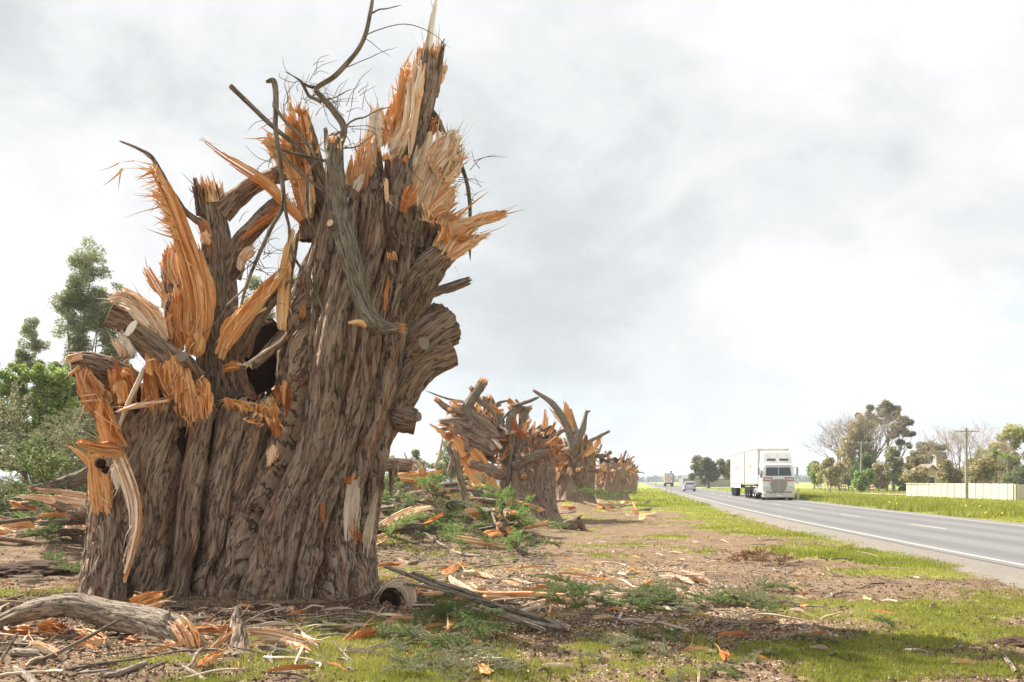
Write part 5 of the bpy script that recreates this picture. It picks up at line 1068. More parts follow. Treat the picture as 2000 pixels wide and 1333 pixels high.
# ------------------------------------------------------------ hard surface helpers
def rbox(mb, c, s, bev=0.0, mat=0, seg=2, taper=None, rotz=0.0, rotx=0.0):
    """bevelled box; taper=(sx, sy) scales the top face"""
    bm = bmesh.new(); bmesh.ops.create_cube(bm, size=1.0)
    for v in bm.verts:
        t = taper if (taper and v.co.z > 0) else (1, 1); v.co = Vector((v.co.x*s[0]*t[0], v.co.y*s[1]*t[1], v.co.z*s[2]))
    if bev: bmesh.ops.bevel(bm, geom=list(bm.edges), offset=bev, segments=seg, affect='EDGES', profile=.5)
    M = Matrix.Translation(c) @ Matrix.Rotation(rotz, 4, 'Z') @ Matrix.Rotation(rotx, 4, 'X'); bmesh.ops.transform(bm, matrix=M, verts=bm.verts)
    bm.verts.index_update(); V = np.array([v.co[:] for v in bm.verts])
    for k in (3, 4):
        f = [[v.index for v in q.verts] for q in bm.faces if len(q.verts) == k]
        if f: mb.add(V, np.array(f), None, .5, mat)
    bm.free()
def prism(mb, prof, x0, x1, mat=0, smooth=False, taper=None):
    """profile of (y, z) points extruded along x; taper: narrower at the top"""
    p = np.array(prof, float); n = len(p)
    def side(x):
        q = np.stack([np.full(n, x), p[:, 0], p[:, 1]], -1)
        if taper is not None: z0, z1, k = taper; q[:, 0] *= 1-(1-k)*np.clip((p[:, 1]-z0)/(z1-z0), 0, 1)
        return q
    V = np.vstack([side(x0), side(x1)]); i = np.arange(n); j = (i+1) % n
    mb.add(V, [np.stack([i, j, j+n, i+n], -1)], None, .5, mat, smooth)
    bmf = V; mb.add(V[:n], [np.array([list(range(n))[::-1]])], None, .5, mat); mb.add(V[n:], [np.array([list(range(n))])], None, .5, mat)
def cyl(mb, p0, p1, r, n=16, mat=0, r1=None, cap=True):
    p0 = np.asarray(p0, float); p1 = np.asarray(p1, float); r1 = r if r1 is None else r1; C = np.stack([p0, p1]); T, N, B = frames(C, (0.1, -.9, .4))
    th = np.arange(n)/n*2*math.pi; rr = np.array([r, r1])[:, None, None]
    V = C[:, None]+(N[:, None]*np.cos(th)[None, :, None]+B[:, None]*np.sin(th)[None, :, None])*rr
    mb.add(V, [grid_faces(2, n)], None, .5, mat, True)
    if cap: mb.add(V.reshape(-1, 3), [np.arange(n)[None, ::-1], np.arange(n)[None]+n], None, .5, mat)
def quad(mb, pts, mat=0): mb.add(np.array(pts, float), np.array([list(range(len(pts)))]), None, .5, mat)
def place_local(fn, name, label, cat, x, y, rz, group=None):
    root = empty(name, (0, 0, 0), label, cat, group); fn(root); root.location = (x, y, .006); root.rotation_euler = (0, 0, rz); return root
M_WHITE = flat_mat('white_paint', (.80, .79, .76), .32, 0, .5, .03)
M_CREAM = flat_mat('cream_trailer_side', (.62, .585, .51), .5, 0, .4, .05, 1.2)
M_RED = flat_mat('red_paint', (.50, .035, .03), .35, 0, .5)
M_BLACK = flat_mat('black_rubber', (.022, .021, .020), .85, 0, .2)
M_DARK = flat_mat('dark_chassis', (.045, .040, .036), .7, 0, .3)
M_CHROME = flat_mat('polished_metal', (.62, .62, .60), .22, 1.0, .5, .04)
M_GREYM = flat_mat('dull_grey_metal', (.34, .33, .31), .5, .5, .4)
M_SILV = flat_mat('silver_paint', (.50, .52, .55), .28, .5, .5, .03)
M_DUSTY = flat_mat('dusty_brown_paint', (.27, .22, .17), .75, 0, .3, .15, 2)
M_GRILL = flat_mat('grille_mesh', (.36, .33, .29), .45, .6, .4)
def glass_mat():
    m, t, b, o = new_mat('tinted_glass'); b.inputs['Base Color'].default_value = (.045, .055, .06, 1); b.inputs['Roughness'].default_value = .08; b.inputs['Specular IOR Level'].default_value = .8; return m
M_GLASS = glass_mat()
M_FADE = flat_mat('faded_grey_print', (.30, .28, .25), .6)
def lamp_mat(name, c, r=.2):
    m, t, b, o = new_mat(name); b.inputs['Base Color'].default_value = (*c, 1); b.inputs['Roughness'].default_value = r; b.inputs['Specular IOR Level'].default_value = .8; return m
M_LENS = lamp_mat('headlamp_lens', (.42, .56, .66)); M_TAIL = lamp_mat('tail_lamp', (.55, .02, .03)); M_AMBER = lamp_mat('amber_lamp', (.75, .30, .03))
def wheel(root, x, y, r, wd, dual=False, rim=M_CHROME):
    mb = MB(); sg = 1 if x > 0 else -1
    n = 24; th = np.arange(n)/n*2*math.pi; xs = np.array([-wd/2, -wd/2, -wd*.42, wd*.42, wd/2, wd/2]); rs = np.array([r*.58, r*.93, r, r, r*.93, r*.58])
    V = np.stack([np.broadcast_to((x+xs)[:, None], (6, n)), y+rs[:, None]*np.cos(th), r+rs[:, None]*np.sin(th)], -1); mb.add(V, grid_faces(6, n), None, .5, 0, True)
    o = mb.build('wheel', [M_BLACK], root); mb = MB()
    xs = np.array([wd*.42, wd*.25, wd*.30])*sg; rs = np.array([r*.60, r*.50, r*.16])
    V = np.stack([np.broadcast_to((x+xs)[:, None], (3, n)), y+rs[:, None]*np.cos(th), r+rs[:, None]*np.sin(th)], -1); mb.add(V, grid_faces(3, n), None, .5, 0, True)
    V2 = np.vstack([V[2], [[x+xs[2], y, r]]]); mb.add(V2, np.stack([np.arange(n), (np.arange(n)+1) % n, np.full(n, n)], -1), None, .5, 0)
    for k in range(8):
        a = k/8*2*math.pi; cyl(mb, (x+xs[1], y+math.cos(a)*r*.3, r+math.sin(a)*r*.3), (x+xs[1]+sg*.03, y+math.cos(a)*r*.3, r+math.sin(a)*r*.3), r*.035, 6)
    mb.build('rim', [rim], o)

# ------------------------------------------------------------ white semi-trailer truck, front at y=0 facing -y
def white_truck(root):
    w2 = 1.25
    mb = MB()                                                   # cab shell: side profile with raked screen and tall sleeper roof
    prof = [(0.02, .62), (0, 1.15), (.02, 1.72), (.10, 1.95), (.24, 2.72), (.42, 2.95), (.50, 3.10), (.95, 3.92), (1.25, 4.02), (2.55, 4.05), (2.55, .75), (2.2, .62)]
    prism(mb, prof, -w2, w2, 0, taper=(1.7, 4.1, .86)); mb.build('cab', [M_WHITE], root)
    def on_front(z, x, out=.0):                               # point on the cab's front skin
        y = np.interp(z, [.62, 1.15, 1.72, 1.95, 2.72, 2.95, 3.10, 3.92], [.02, 0, .02, .10, .24, .42, .50, .95]); k = 1-(1-.86)*np.clip((z-1.7)/2.4, 0, 1); return [x*k, y-out, z]
    mb = MB(); quad(mb, [on_front(1.98, -1.03, .018), on_front(1.98, -.025, .018), on_front(2.66, -.025, .018), on_front(2.66, -1.0, .018)]); mb.build('windscreen', [M_GLASS], root)
    mb = MB(); quad(mb, [on_front(1.98, .025, .018), on_front(1.98, 1.03, .018), on_front(2.66, 1.0, .018), on_front(2.66, .025, .018)]); mb.build('windscreen', [M_GLASS], root)
    for sg in (-1, 1):
        mb = MB(); quad(mb, [on_front(3.20, sg*.14, .02), on_front(3.20, sg*.98, .02), on_front(3.38, sg*.92, .02), on_front(3.38, sg*.18, .02)][::sg]); mb.build('skylight', [M_GLASS], root)
        mb = MB(); V = [on_front(1.84, sg*1.20, .025), on_front(1.84, sg*.44, .06), on_front(1.54, sg*.62, .06), on_front(1.54, sg*1.20, .025)]; quad(mb, V[::sg]); mb.build('lamp_surround', [M_RED], root)
        mb = MB(); V = [on_front(1.76, sg*1.13, .035), on_front(1.76, sg*.60, .075), on_front(1.61, sg*.70, .075), on_front(1.61, sg*1.13, .035)]; quad(mb, V[::sg]); mb.build('headlight', [M_LENS], root)
        mb = MB(); cyl(mb, (sg*.98, -.05, .93), (sg*.98, .02, .93), .20, 20); mb.build('fog_lamp_bowl', [M_CHROME], root)
        mb = MB(); rbox(mb, (sg*1.52, .34, 2.35), (.16, .10, .62), .03); cyl(mb, (sg*1.2, .36, 2.68), (sg*1.52, .36, 2.64), .02, 8); cyl(mb, (sg*1.2, .36, 2.05), (sg*1.52, .36, 2.08), .02, 8); mb.build('mirror', [M_GREYM], root)
        mb = MB(); rbox(mb, (sg*(w2+.01), 1.0, 2.15), (.04, .85, .70), .01); mb.build('side_window', [M_GLASS], root)
        mb = MB(); rbox(mb, (sg*(w2+.012), 1.0, 1.35), (.03, 1.1, .85), .01); mb.build('door', [M_WHITE], root)
        mb = MB(); cyl(mb, (sg*1.02, 2.72, .9), (sg*1.02, 2.72, 4.1), .09, 12); mb.build('exhaust_stack', [M_CHROME], root)
        mb = MB(); cyl(mb, (sg*1.08, 2.2, .72), (sg*1.08, 4.2, .72), .33, 18); mb.build('fuel_tank', [M_CHROME], root)
    mb = MB(); rbox(mb, (1.52, .34, 1.52), (.30, .14, .36), .04); cyl(mb, (1.2, .4, 1.72), (1.5, .36, 1.66), .02, 8); mb.build('kerb_mirror', [M_WHITE], root)
    # grille: rounded shield with bars and a bright centre strip
    g = [(-.60, 1.62), (-.66, 1.30), (-.58, .92), (-.42, .70), (.42, .70), (.58, .92), (.66, 1.30), (.60, 1.62), (.30, 1.70), (-.30, 1.70)]
    mb = MB(); quad(mb, [(x*1.10, -.035, 1.2+(z-1.2)*1.07) for x, z in g]); mb.build('grille_surround', [M_CHROME], root)
    mb = MB(); quad(mb, [(x, -.05, z) for x, z in g])
    for k in range(11):
        z = .76+k*.085; hw = np.interp(z, [.70, .92, 1.30, 1.62, 1.70], [.42, .58, .66, .60, .30])-.02; rbox(mb, (0, -.06, z), (hw*2, .02, .035))
    mb.build('grille', [M_GRILL], root)
    mb = MB(); rbox(mb, (0, -.08, 1.2), (.045, .03, 1.06), .01); mb.build('grille_strip', [M_CHROME], root)
    mb = MB(); rbox(mb, (0, .0, .42), (2.5, .36, .44), .07); mb.build('bumper', [M_CREAM], root)
    for x in (-.62, -.3, .22):
        mb = MB(); rbox(mb, (x, -.19, .52), (.13, .03, .05), .01); mb.build('driving_lamp', [M_DARK], root)
    mb = MB(); rbox(mb, (0, -.15, .66), (2.0, .1, .035)); mb.build('bumper_gap_shade', [M_DARK], root)  # solid dark bar; its colour stands in for shade in the gap
    mb = MB(); rbox(mb, (0, -.185, .36), (.37, .02, .12), .005); mb.build('number_plate', [M_WHITE], root)
    for x in (-.75, .0, .75):
        mb = MB(); rbox(mb, (x, .80, 3.62), (.1, .12, .05), .01); mb.build('marker_lamp', [M_AMBER], root)
    mb = MB(); rbox(mb, (0, -.02, 2.02), (1.9, .03, .02)); mb.build('wiper', [M_DARK], root); mb = MB(); rbox(mb, (0, .35, 2.80), (2.1, .35, .035), .01, rotx=R(-14)); mb.build('sun_visor', [M_WHITE], root)
    mb = MB(); rbox(mb, (0, 3.2, .72), (.9, 5.4, .3)); mb.build('chassis', [M_DARK], root)
    for sx in (-1, 1):
        wheel(root, sx*1.08, .95, .52, .30)
        for y in (4.6, 5.9): wheel(root, sx*1.0, y, .52, .52)
    for y in (4.6, 5.9):
        mb = MB(); rbox(mb, (0, y, 1.08), (2.46, 1.15, .06), .02); mb.build('mudguard', [M_CREAM], root)
    # two trailers
    for k, (y0, y1, low) in enumerate(((2.95, 11.6, 0), (12.1, 24.2, 1))):
        mb = MB(); rbox(mb, (0, (y0+y1)/2, 2.78), (2.5, y1-y0, 3.02), .03); mb.build('trailer_box', [M_CREAM], root)
        mb = MB()
        for sx in (-1, 1):
            rbox(mb, (sx*1.256, (y0+y1)/2, 4.25), (.03, y1-y0, .10)); rbox(mb, (sx*1.256, (y0+y1)/2, 1.32), (.03, y1-y0, .12))
            for yy in (y0+.06, y1-.06): rbox(mb, (sx*1.258, yy, 2.78), (.03, .12, 2.9))
        mb.build('trailer_rail', [M_GREYM], root)
        mb = MB(); rbox(mb, (0, y0-.012, 2.78), (2.5, .02, 3.0), .005); mb.build('headboard', [M_CREAM], root)
        if low:
            mb = MB(); rbox(mb, (-1.23, (y0+y1)/2+1.4, 1.08), (.05, y1-y0-3.2, .42), .01); rbox(mb, (1.23, (y0+y1)/2+1.4, 1.08), (.05, y1-y0-3.2, .42), .01); mb.build('skirt', [M_CREAM], root)
        mb = MB(); rbox(mb, (0, (y0+y1)/2+.6, 1.0), (1.0, y1-y0-2, .30)); mb.build('chassis', [M_DARK], root)
        for y in ([8.5, 9.8, 11.1] if k == 0 else [20.0, 21.3, 22.6]):
            for sx in (-1, 1): wheel(root, sx*1.0, y, .50, .50, rim=M_GREYM)
            mb = MB(); rbox(mb, (0, y, 1.06), (2.46, 1.15, .05), .02); mb.build('mudguard', [M_CREAM], root)
            mb = MB(); rbox(mb, (-.98, y+.63, .62), (.56, .02, .62)); rbox(mb, (.98, y+.63, .62), (.56, .02, .62)); mb.build('mudflap', [M_DARK], root)
        for lx, yy, hh_ in ((0, (y0+y1)/2-.9, 1.15), (1, (y0+y1)/2+.4, .8)):       # faded lettering, unreadable strokes: pale grey bars
            mb = MB()
            for q in range(4): rbox(mb, (-1.262, yy+q*.42, 2.75-(q % 2)*.12), (.006, .09, hh_)); rbox(mb, (-1.262, yy+q*.42+.16, 2.9), (.006, .22, .08))
            mb.build('faded_lettering', [M_FADE], root)
tslope = math.atan2(edge_x(90)-edge_x(70), 20.0)
place_local(white_truck, 'white_truck', 'white cab-over truck with two cream box trailers coming towards the viewer on the far lane', 'truck', 21.6, 70.5, -tslope)

# ------------------------------------------------------------ silver hatchback seen from behind (front towards +y)
def silver_car(root):
    body = [(0, .32), (-.02, .55), (.03, .88), (.10, .98), (1.0, 1.0), (3.05, .98), (3.95, .84), (4.15, .62), (4.15, .30), (3.6, .24), (.5, .24)]
    mb = MB(); prism(mb, body, -.87, .87, 0, taper=(.8, 1.05, .95)); mb.build('body', [M_SILV], root)
    cab = [(.12, .985), (.42, 1.36), (.75, 1.45), (1.9, 1.46), (2.35, 1.40), (3.1, .985)]
    mb = MB(); prism(mb, cab, -.80, .80, 0, taper=(.985, 1.46, .80)); mb.build('roof', [M_SILV], root)
    def bk(x, z, o=.012):
        y = np.interp(z, [.985, 1.36], [.12, .42]); k = 1-.20*(z-.985)/.475; return [x*k, y-o, z+.004]
    mb = MB(); quad(mb, [bk(-.70, 1.03), bk(.70, 1.03), bk(.70, 1.33), bk(-.70, 1.33)]); mb.build('rear_window', [M_GLASS], root)
    for sg in (-1, 1):
        mb = MB(); pts = [(sg*.812, .62, 1.04), (sg*.812, 2.70, 1.04), (sg*.735, 2.2, 1.36), (sg*.715, .80, 1.37)]; quad(mb, pts[::sg]); mb.build('side_window', [M_GLASS], root)
        mb = MB(); rbox(mb, (sg*.70, .0, .78), (.30, .10, .20), .03); mb.build('tail_light', [M_TAIL], root)
        mb = MB(); rbox(mb, (sg*.97, 2.5, 1.02), (.18, .12, .13), .03); mb.build('mirror', [M_SILV], root)
        for y in (.75, 3.3): wheel(root, sg*.76, y, .31, .20, rim=M_GREYM)
    mb = MB(); rbox(mb, (0, -.03, .42), (1.70, .16, .26), .06); mb.build('bumper', [M_SILV], root)
    mb = MB(); rbox(mb, (0, -.05, .29), (1.4, .12, .08), .02); mb.build('lower_valance', [M_DARK], root)
    mb = MB(); rbox(mb, (0, -.015, .74), (.40, .02, .12), .005); mb.build('number_plate', [M_WHITE], root)
place_local(silver_car, 'silver_car', 'small silver hatchback with red tail lights driving away on the near lane', 'car', 26.8, 131, -math.atan2(edge_x(140)-edge_x(120), 20))

# ------------------------------------------------------------ far truck seen from behind
def far_truck(root):
    mb = MB(); rbox(mb, (0, 5.0, 2.3), (2.5, 10.0, 2.9), .05); mb.build('body', [M_DUSTY], root)
    mb = MB(); rbox(mb, (-.1, -.02, 2.3), (1.9, .05, 2.35), .02); mb.build('rear_panel', [M_WHITE], root)
    mb = MB(); n = 32; th = np.arange(n)/n*2*math.pi; q = np.stack([np.stack([np.cos(th)*r-.1, np.full(n, -.055), 2.4+np.sin(th)*r], -1) for r in (.78, .60)]); mb.add(q, grid_faces(2, n), None, .5); 
    q = np.stack([np.stack([np.cos(th)*r-.1, np.full(n, -.055), 2.4+np.sin(th)*r], -1) for r in (.30, .16)]); mb.add(q, grid_faces(2, n)); mb.build('ring_marking', [M_RED], root)
    mb = MB(); rbox(mb, (.2, 11.3, 2.2), (2.45, 2.0, 3.0), .1); mb.build('cab', [M_DUSTY], root); mb = MB(); cyl(mb, (.9, 10.2, 2), (.9, 10.2, 4.5), .12); rbox(mb, (.9, 10.2, 4.3), (.6, .5, .35), .05); mb.build('exhaust_stack', [M_DARK], root)
    mb = MB(); rbox(mb, (0, 5, .8), (1.0, 11, .3)); mb.build('chassis', [M_DARK], root); mb = MB(); rbox(mb, (0, 0, .78), (2.3, .1, .2), .02); mb.build('bumper', [M_DARK], root)
    for sg in (-1, 1):
        mb = MB(); rbox(mb, (sg*.95, -.06, .80), (.3, .06, .14), .02); mb.build('tail_light', [M_TAIL], root)
        for y in (1.2, 2.5, 11.2): wheel(root, sg*.98, y, .5, .5, rim=M_GREYM)
place_local(far_truck, 'brown_truck', 'distant dusty truck driving away with a white rear panel and red ring', 'truck', 45.2, 250, -math.atan2(edge_x(264)-edge_x(240), 24))

# ------------------------------------------------------------ cream panel fence
M_FPOST = flat_mat('fence_post_cream', (.40, .36, .30), .6)
M_FSHEET = flat_mat('cream_fence_sheet', (.52, .475, .39), .55, 0, .3, .04, 2)
p0 = np.array([42.6, 94.0]); p1 = np.array([42.4, 73.2]); nP = 16; fr = empty('panel_fence', (p0[0], p0[1], 0), 'low cream metal panel fence in front of the gabled house', 'fence'); gz = float(hgt(42.5, 82))
for k in range(nP):
    a = p0+(p1-p0)*(k/nP); b = p0+(p1-p0)*((k+1)/nP); mb = MB(); nr = 9; L = np.linalg.norm(b-a); d = (b-a)/L
    for q in range(nr):                                    # ribbed sheet
        c = a+d*L*(q+.5)/nr; rbox(mb, (c[0]+(.012 if q % 2 else 0), c[1], gz+.70), (.035, L/nr-.002, 1.36), .006)
    mb.build('panel', [M_FSHEET], fr)
    mb = MB(); rbox(mb, (b[0]-.02, b[1], gz+.71), (.075, .06, 1.42), .005); mb.build('post', [M_GREYM if k % 4 == 3 else M_FPOST], fr)
mb = MB(); rbox(mb, ((p0+p1)[0]/2, (p0+p1)[1]/2, gz+1.40), (.07, 20.8, .05)); mb.build('top_rail', [M_CREAM], fr)
mb = MB()                                                   # short return running away from the road at the near end
for q in range(40): rbox(mb, (42.5+q*.18, 73.15+(.012 if q % 2 else 0), gz+.70), (.178, .035, 1.36))
mb.build('panel', [M_FSHEET], fr)
# ------------------------------------------------------------ power poles with wires
M_POLE = bark_mat('weathered_grey_pole', (.22, .20, .19), (.38, .35, .335), (.52, .49, .47), (.36, .30, .26), 1.5, .2)
def pole(label, px, Y, top, lean=0.0, arm=.9, transformer=False, rot=0.0):
    x = at(px, Y); gz_ = float(hgt(x, Y)); H = CAMH+(HOR-top)/F*Y; root = empty('power_pole', (x, Y, gz_), label, 'power pole', 'power poles along the far side of the road')
    mb = MB(); cyl(mb, (x, Y, gz_-.3), (x+lean, Y, H), .14, 14, r1=.095); mb.build('pole', [M_POLE], root)
    mb = MB(); rbox(mb, (x+lean, Y-.14, H-.30), (arm*2, .08, .085), .01, rotz=rot); mb.build('cross_arm', [M_POLE], root)
    for s in (-.85, -.3, .35, .85):
        mb = MB(); q = (x+lean+s*arm*math.cos(rot), Y-.14+s*arm*math.sin(rot)); cyl(mb, (*q, H-.25), (*q, H-.08), .05, 10, r1=.03); mb.build('insulator', [M_WHITE], root)
    for s in (-1, 1):
        mb = MB(); cyl(mb, (x+lean+s*arm*.5, Y-.14, H-.33), (x+lean, Y-.10, H-.75), .02, 6); mb.build('brace', [M_GREYM], root)
    return (x+lean, Y-.14, H-.08)
t1 = pole('nearer power pole standing in front of the cream fence', 1888, 75.5, 836, -.05, 1.05)
t2 = pole('power pole left of the cream fence in front of the dark conifer', 1681, 133, 862, .12, 1.7)
t3 = pole('far power pole beside the distant truck', 1281, 300, 927, 0, 1.4)
mb = MB()
for s in (-.8, .1, .8):
    for a, b in ((t1, t2), (t2, (58+15, 215, 8.2)), (t1, (33, 20, 7.0))):
        a = np.array(a)+[s, 0, 0]; b = np.array(b)+[s, 0, 0]; t = np.linspace(0, 1, 14)[:, None]; C = a*(1-t)+b*t; C[:, 2] -= (4*t*(1-t)*1.1)[:, 0]; tube(mb, C, [.008]*14, nseg=3, m=14, amp=0)
mb.build('power_line', [M_GREYM, M_GREYM], label='thin overhead wires strung between the power poles', cat='cable')
# ------------------------------------------------------------ white guide posts
def guide_post(x, y, lb, h=.95):
    gz_ = float(hgt(x, y)); r_ = empty('guide_post', (x, y, gz_), lb, 'road post', 'white guide posts beside the road')
    mb = MB(); rbox(mb, (x, y, gz_+h/2-.1), (.12, .035, h+.2), .008); mb.build('post', [M_WHITE], r_); mb = MB(); rbox(mb, (x, y-.022, gz_+h*.82), (.07, .012, .12)); mb.build('reflector', [M_RED], r_)
guide_post(at(1559, 73.5), 73.5, 'white guide post on the grass right beside the white truck', .98)
for px, Y, lb in ((1399.5, 128, 'white guide post nearer the silver car on the far verge'), (1418, 122, 'white guide post just left of the trailers on the far verge'), (1269, 300, 'tiny far guide post left of the distant truck'), (1251, 330, 'tiniest guide post at the end of the left verge'), (1320, 290, 'tiny guide post right of the distant truck')):
    guide_post(at(px, Y), Y, lb, 1.2 if Y > 200 else .95)
for px, Y, lb in ((1301.5, 99, 'left of two thin grey stakes on the near verge'), (1310.5, 103, 'right and shorter of two thin grey stakes on the near verge')):
    x = at(px, Y); mb = MB(); cyl(mb, (x, Y, -.2), (x+.02, Y, 1.25 if px < 1305 else .75), .03, 8); mb.build('stake', [M_BARKW], label=lb, cat='stake')
# ------------------------------------------------------------ gabled house, sheds, rail fence, drive
M_BRICK = flat_mat('cream_brick', (.50, .42, .32), .85, 0, .2, .12, 30); M_TILE = flat_mat('brown_roof_tiles', (.20, .155, .13), .85, 0, .2, .2, 12)
Yh = 124; root = empty('gabled_house', (at(1822, Yh), Yh, -.15), 'cream brick house with steep white trimmed gable half hidden by shrubs', 'house')
cx_ = at(1819, Yh); z_e = CAMH+(HOR-926)/F*Yh; z_r = CAMH+(HOR-912)/F*Yh+.3; hw = 1.75
mb = MB(); rbox(mb, (cx_, Yh+1.5, z_e/2-.1), (hw*2-.3, 3, z_e+.2)); mb.add(np.array([[cx_-hw+.15, Yh, z_e], [cx_+hw-.15, Yh, z_e], [cx_, Yh, z_r-.15]]), np.array([[0, 1, 2]])); mb.build('wall', [M_BRICK], root)
rbx = MB(); rbox(rbx, (cx_+6, Yh+5, z_e/2-.1), (8, 6, z_e+.2)); rbx.build('wall', [M_BRICK], root)
for sg in (-1, 1):
    e = np.array([cx_+sg*(hw+.35), 0, z_e-.25]); r_ = np.array([cx_, 0, z_r]); mb = MB(); V = [[e[0], Yh-.4, e[2]], [r_[0], Yh-.4, r_[2]], [r_[0], Yh+3.3, r_[2]], [e[0], Yh+3.3, e[2]]]; V2 = [[a, b, c+.12] for a, b, c in V]
    mb.add(np.array(V+V2), [np.array([[3, 2, 1, 0], [4, 5, 6, 7], [0, 1, 5, 4], [1, 2, 6, 5], [2, 3, 7, 6], [3, 0, 4, 7]])]); mb.build('roof', [M_TILE], root)
    mb = MB(); V = [[e[0], Yh-.46, e[2]-.12], [r_[0], Yh-.46, r_[2]-.10], [r_[0], Yh-.46, r_[2]+.15], [e[0], Yh-.46, e[2]+.15]]; V2 = [[a, b+.05, c] for a, b, c in V]
    mb.add(np.array(V+V2), [np.array([[3, 2, 1, 0], [4, 5, 6, 7], [0, 1, 5, 4], [2, 3, 7, 6]])]); mb.build('barge_board', [M_WHITE], root)
mb = MB(); V = [[cx_+1.6, Yh+1.4, z_e-.1], [cx_+10.4, Yh+1.4, z_e-.1], [cx_+10.4, Yh+5, z_r-.3], [cx_+1.6, Yh+5, z_r-.3]]; mb.add(np.array(V+[[a, b, c-.12] for a, b, c in V]), [np.array([[0, 1, 2, 3], [7, 6, 5, 4], [0, 4, 5, 1]])]); mb.build('roof', [M_TILE], root)
mb = MB(); rbox(mb, (at(1852, Yh), Yh+3, CAMH+(HOR-906)/F*Yh), (.9, .9, 2.4), .03); rbox(mb, (at(1852, Yh), Yh+3, CAMH+(HOR-906)/F*Yh+1.28), (1.1, 1.1, .16), .02); mb.build('chimney', [M_BRICK], root)
mb = MB(); rbox(mb, (cx_, Yh-.02, z_e-.9), (1.1, .06, 1.1), .01); f_ = mb.build('window', [M_WHITE], root); mb = MB(); rbox(mb, (cx_, Yh-.06, z_e-.9), (.9, .03, .9)); mb.build('pane', [M_GLASS], f_)
mb = MB(); rbox(mb, (at(1420, 230)-3, 236, 1.1), (16, 6, 2.2), .03); mb.add(np.array([[at(1420, 230)-11.3, 232.7, 2.2], [at(1420, 230)+5.3, 232.7, 2.2], [at(1420, 230)+5.3, 236, 3.3], [at(1420, 230)-11.3, 236, 3.3]]), np.array([[0, 1, 2, 3]])); mb.build('farm_shed', [M_GREYM], label='low pale farm shed in the paddock beneath the broad gum', cat='shed')
rf = empty('rail_fence', (at(1600, 158), 158, 0), 'low weathered rail fence in front of the garden trees', 'fence')
pts_ = [np.array([at(px, Y), Y]) for px, Y in ((1598, 166), (1625, 160), (1650, 154), (1680, 147), (1712, 138))]
for i in range(len(pts_)-1):
    a, b = pts_[i], pts_[i+1]; L = np.linalg.norm(b-a); ang = math.atan2(b[1]-a[1], b[0]-a[0])
    for q in range(4):
        c = a+(b-a)*q/4; mb = MB(); rbox(mb, (c[0], c[1], .45), (.14, .14, 1.1)); mb.build('post', [M_BARKW], rf)
    for z in (.38, .80):
        mb = MB(); c = (a+b)/2; rbox(mb, (c[0], c[1], z), (L, .08, .16), rotz=ang); mb.build('rail', [M_BARKW], rf)
# sandy drive crossing the far verge
ys = np.linspace(0, 1, 20); A_, B_ = np.array([at(1672, 112), 112.0]), np.array([at(1775, 100), 100.0]); c = A_+(B_-A_)*ys[:, None]; nrm_ = np.array([-(B_-A_)[1], (B_-A_)[0]])/np.linalg.norm(B_-A_)
V = np.vstack([np.column_stack([c+nrm_*1.6, hgt(*(c+nrm_*1.6).T)+.10]), np.column_stack([c-nrm_*1.6, hgt(*(c-nrm_*1.6).T)+.10])]); n = 20
mb = MB(); mb.add(V, np.stack([np.arange(n-1), np.arange(n-1)+n, np.arange(n-1)+n+1, np.arange(n-1)+1], -1)[:, ::-1]); mb.build('driveway', [flat_mat('sandy_drive', (.50, .43, .34), .9, 0, .1)], kind='structure', origin=(0, 0, 0))
# roadside sight board behind the sign stakes omitted: only what the photograph shows
# ------------------------------------------------------------ fallen limbs and timber in the foreground, each a thing of its own
def on_ground(px, py, lift=0.0):
    """point on the ground seen at a pixel: iterate on the height field"""
    Y = GY(py)
    for _ in range(8):
        p = W(px, py, Y); h = float(hgt(p[0], p[1])); Y = float(np.clip((CAMH-h-lift)*F/(py-HOR), 3, 200))
    p = W(px, py, Y); p[2] = float(hgt(p[0], p[1]))+lift; return p
def LOG(name, label, lst, rpx, Y=None, cat='log', mats=(M_BARKW, M_WOODG), group=None, **kw):
    mb = MB(); Ym = Y if Y else np.mean([p[2] for p in lst]); tube(mb, px_pts(lst, Y), px_w(rpx, Ym), **kw); return mb.build(name, list(mats), label=label, cat=cat, group=group)
def PLK(name, label, lst, wpx, Y=None, cat='wood piece', mats=(M_WOOD, M_BARK), thick=.05, n=8, r0=10, r1=24, group=None, **kw):
    mb = MB(); Ym = Y if Y else np.mean([p[2] for p in lst]); slab(mb, px_pts(lst, Y), px_w(wpx, Ym), thick, n, r0*Ym/F, r1*Ym/F, **kw); return mb.build(name, list(mats), label=label, cat=cat, group=group)
def GP(name, label, lst, wpx, cat='wood piece', mats=(M_WOOD, M_BARK), thick=.05, n=7, r0=12, r1=24, group=None, normal=(0, -.55, 1), tone=.5, **kw):
    """a torn plank lying on the ground through ground pixels"""
    P3 = np.array([on_ground(x, y, .05) for x, y in lst]); Ym = P3[:, 1].mean(); mb = MB()
    slab(mb, P3, px_w(wpx, Ym)*1.0, thick, n, r0*Ym/F, r1*Ym/F, normal=normal, tone=tone, **kw); return mb.build(name, list(mats), label=label, cat=cat, group=group)
def GL(name, label, lst, rpx, cat='branch', mats=(M_BARKW, M_WOODP), group=None, lift=None, **kw):
    P3 = np.array([on_ground(x, y, 0) for x, y in lst]); Ym = P3[:, 1].mean(); rm = px_w(rpx, Ym); P3[:, 2] += rm*.8 if lift is None else np.asarray(lift); mb = MB()
    tube(mb, P3, rm, **kw); return mb.build(name, list(mats), label=label, cat=cat, group=group)

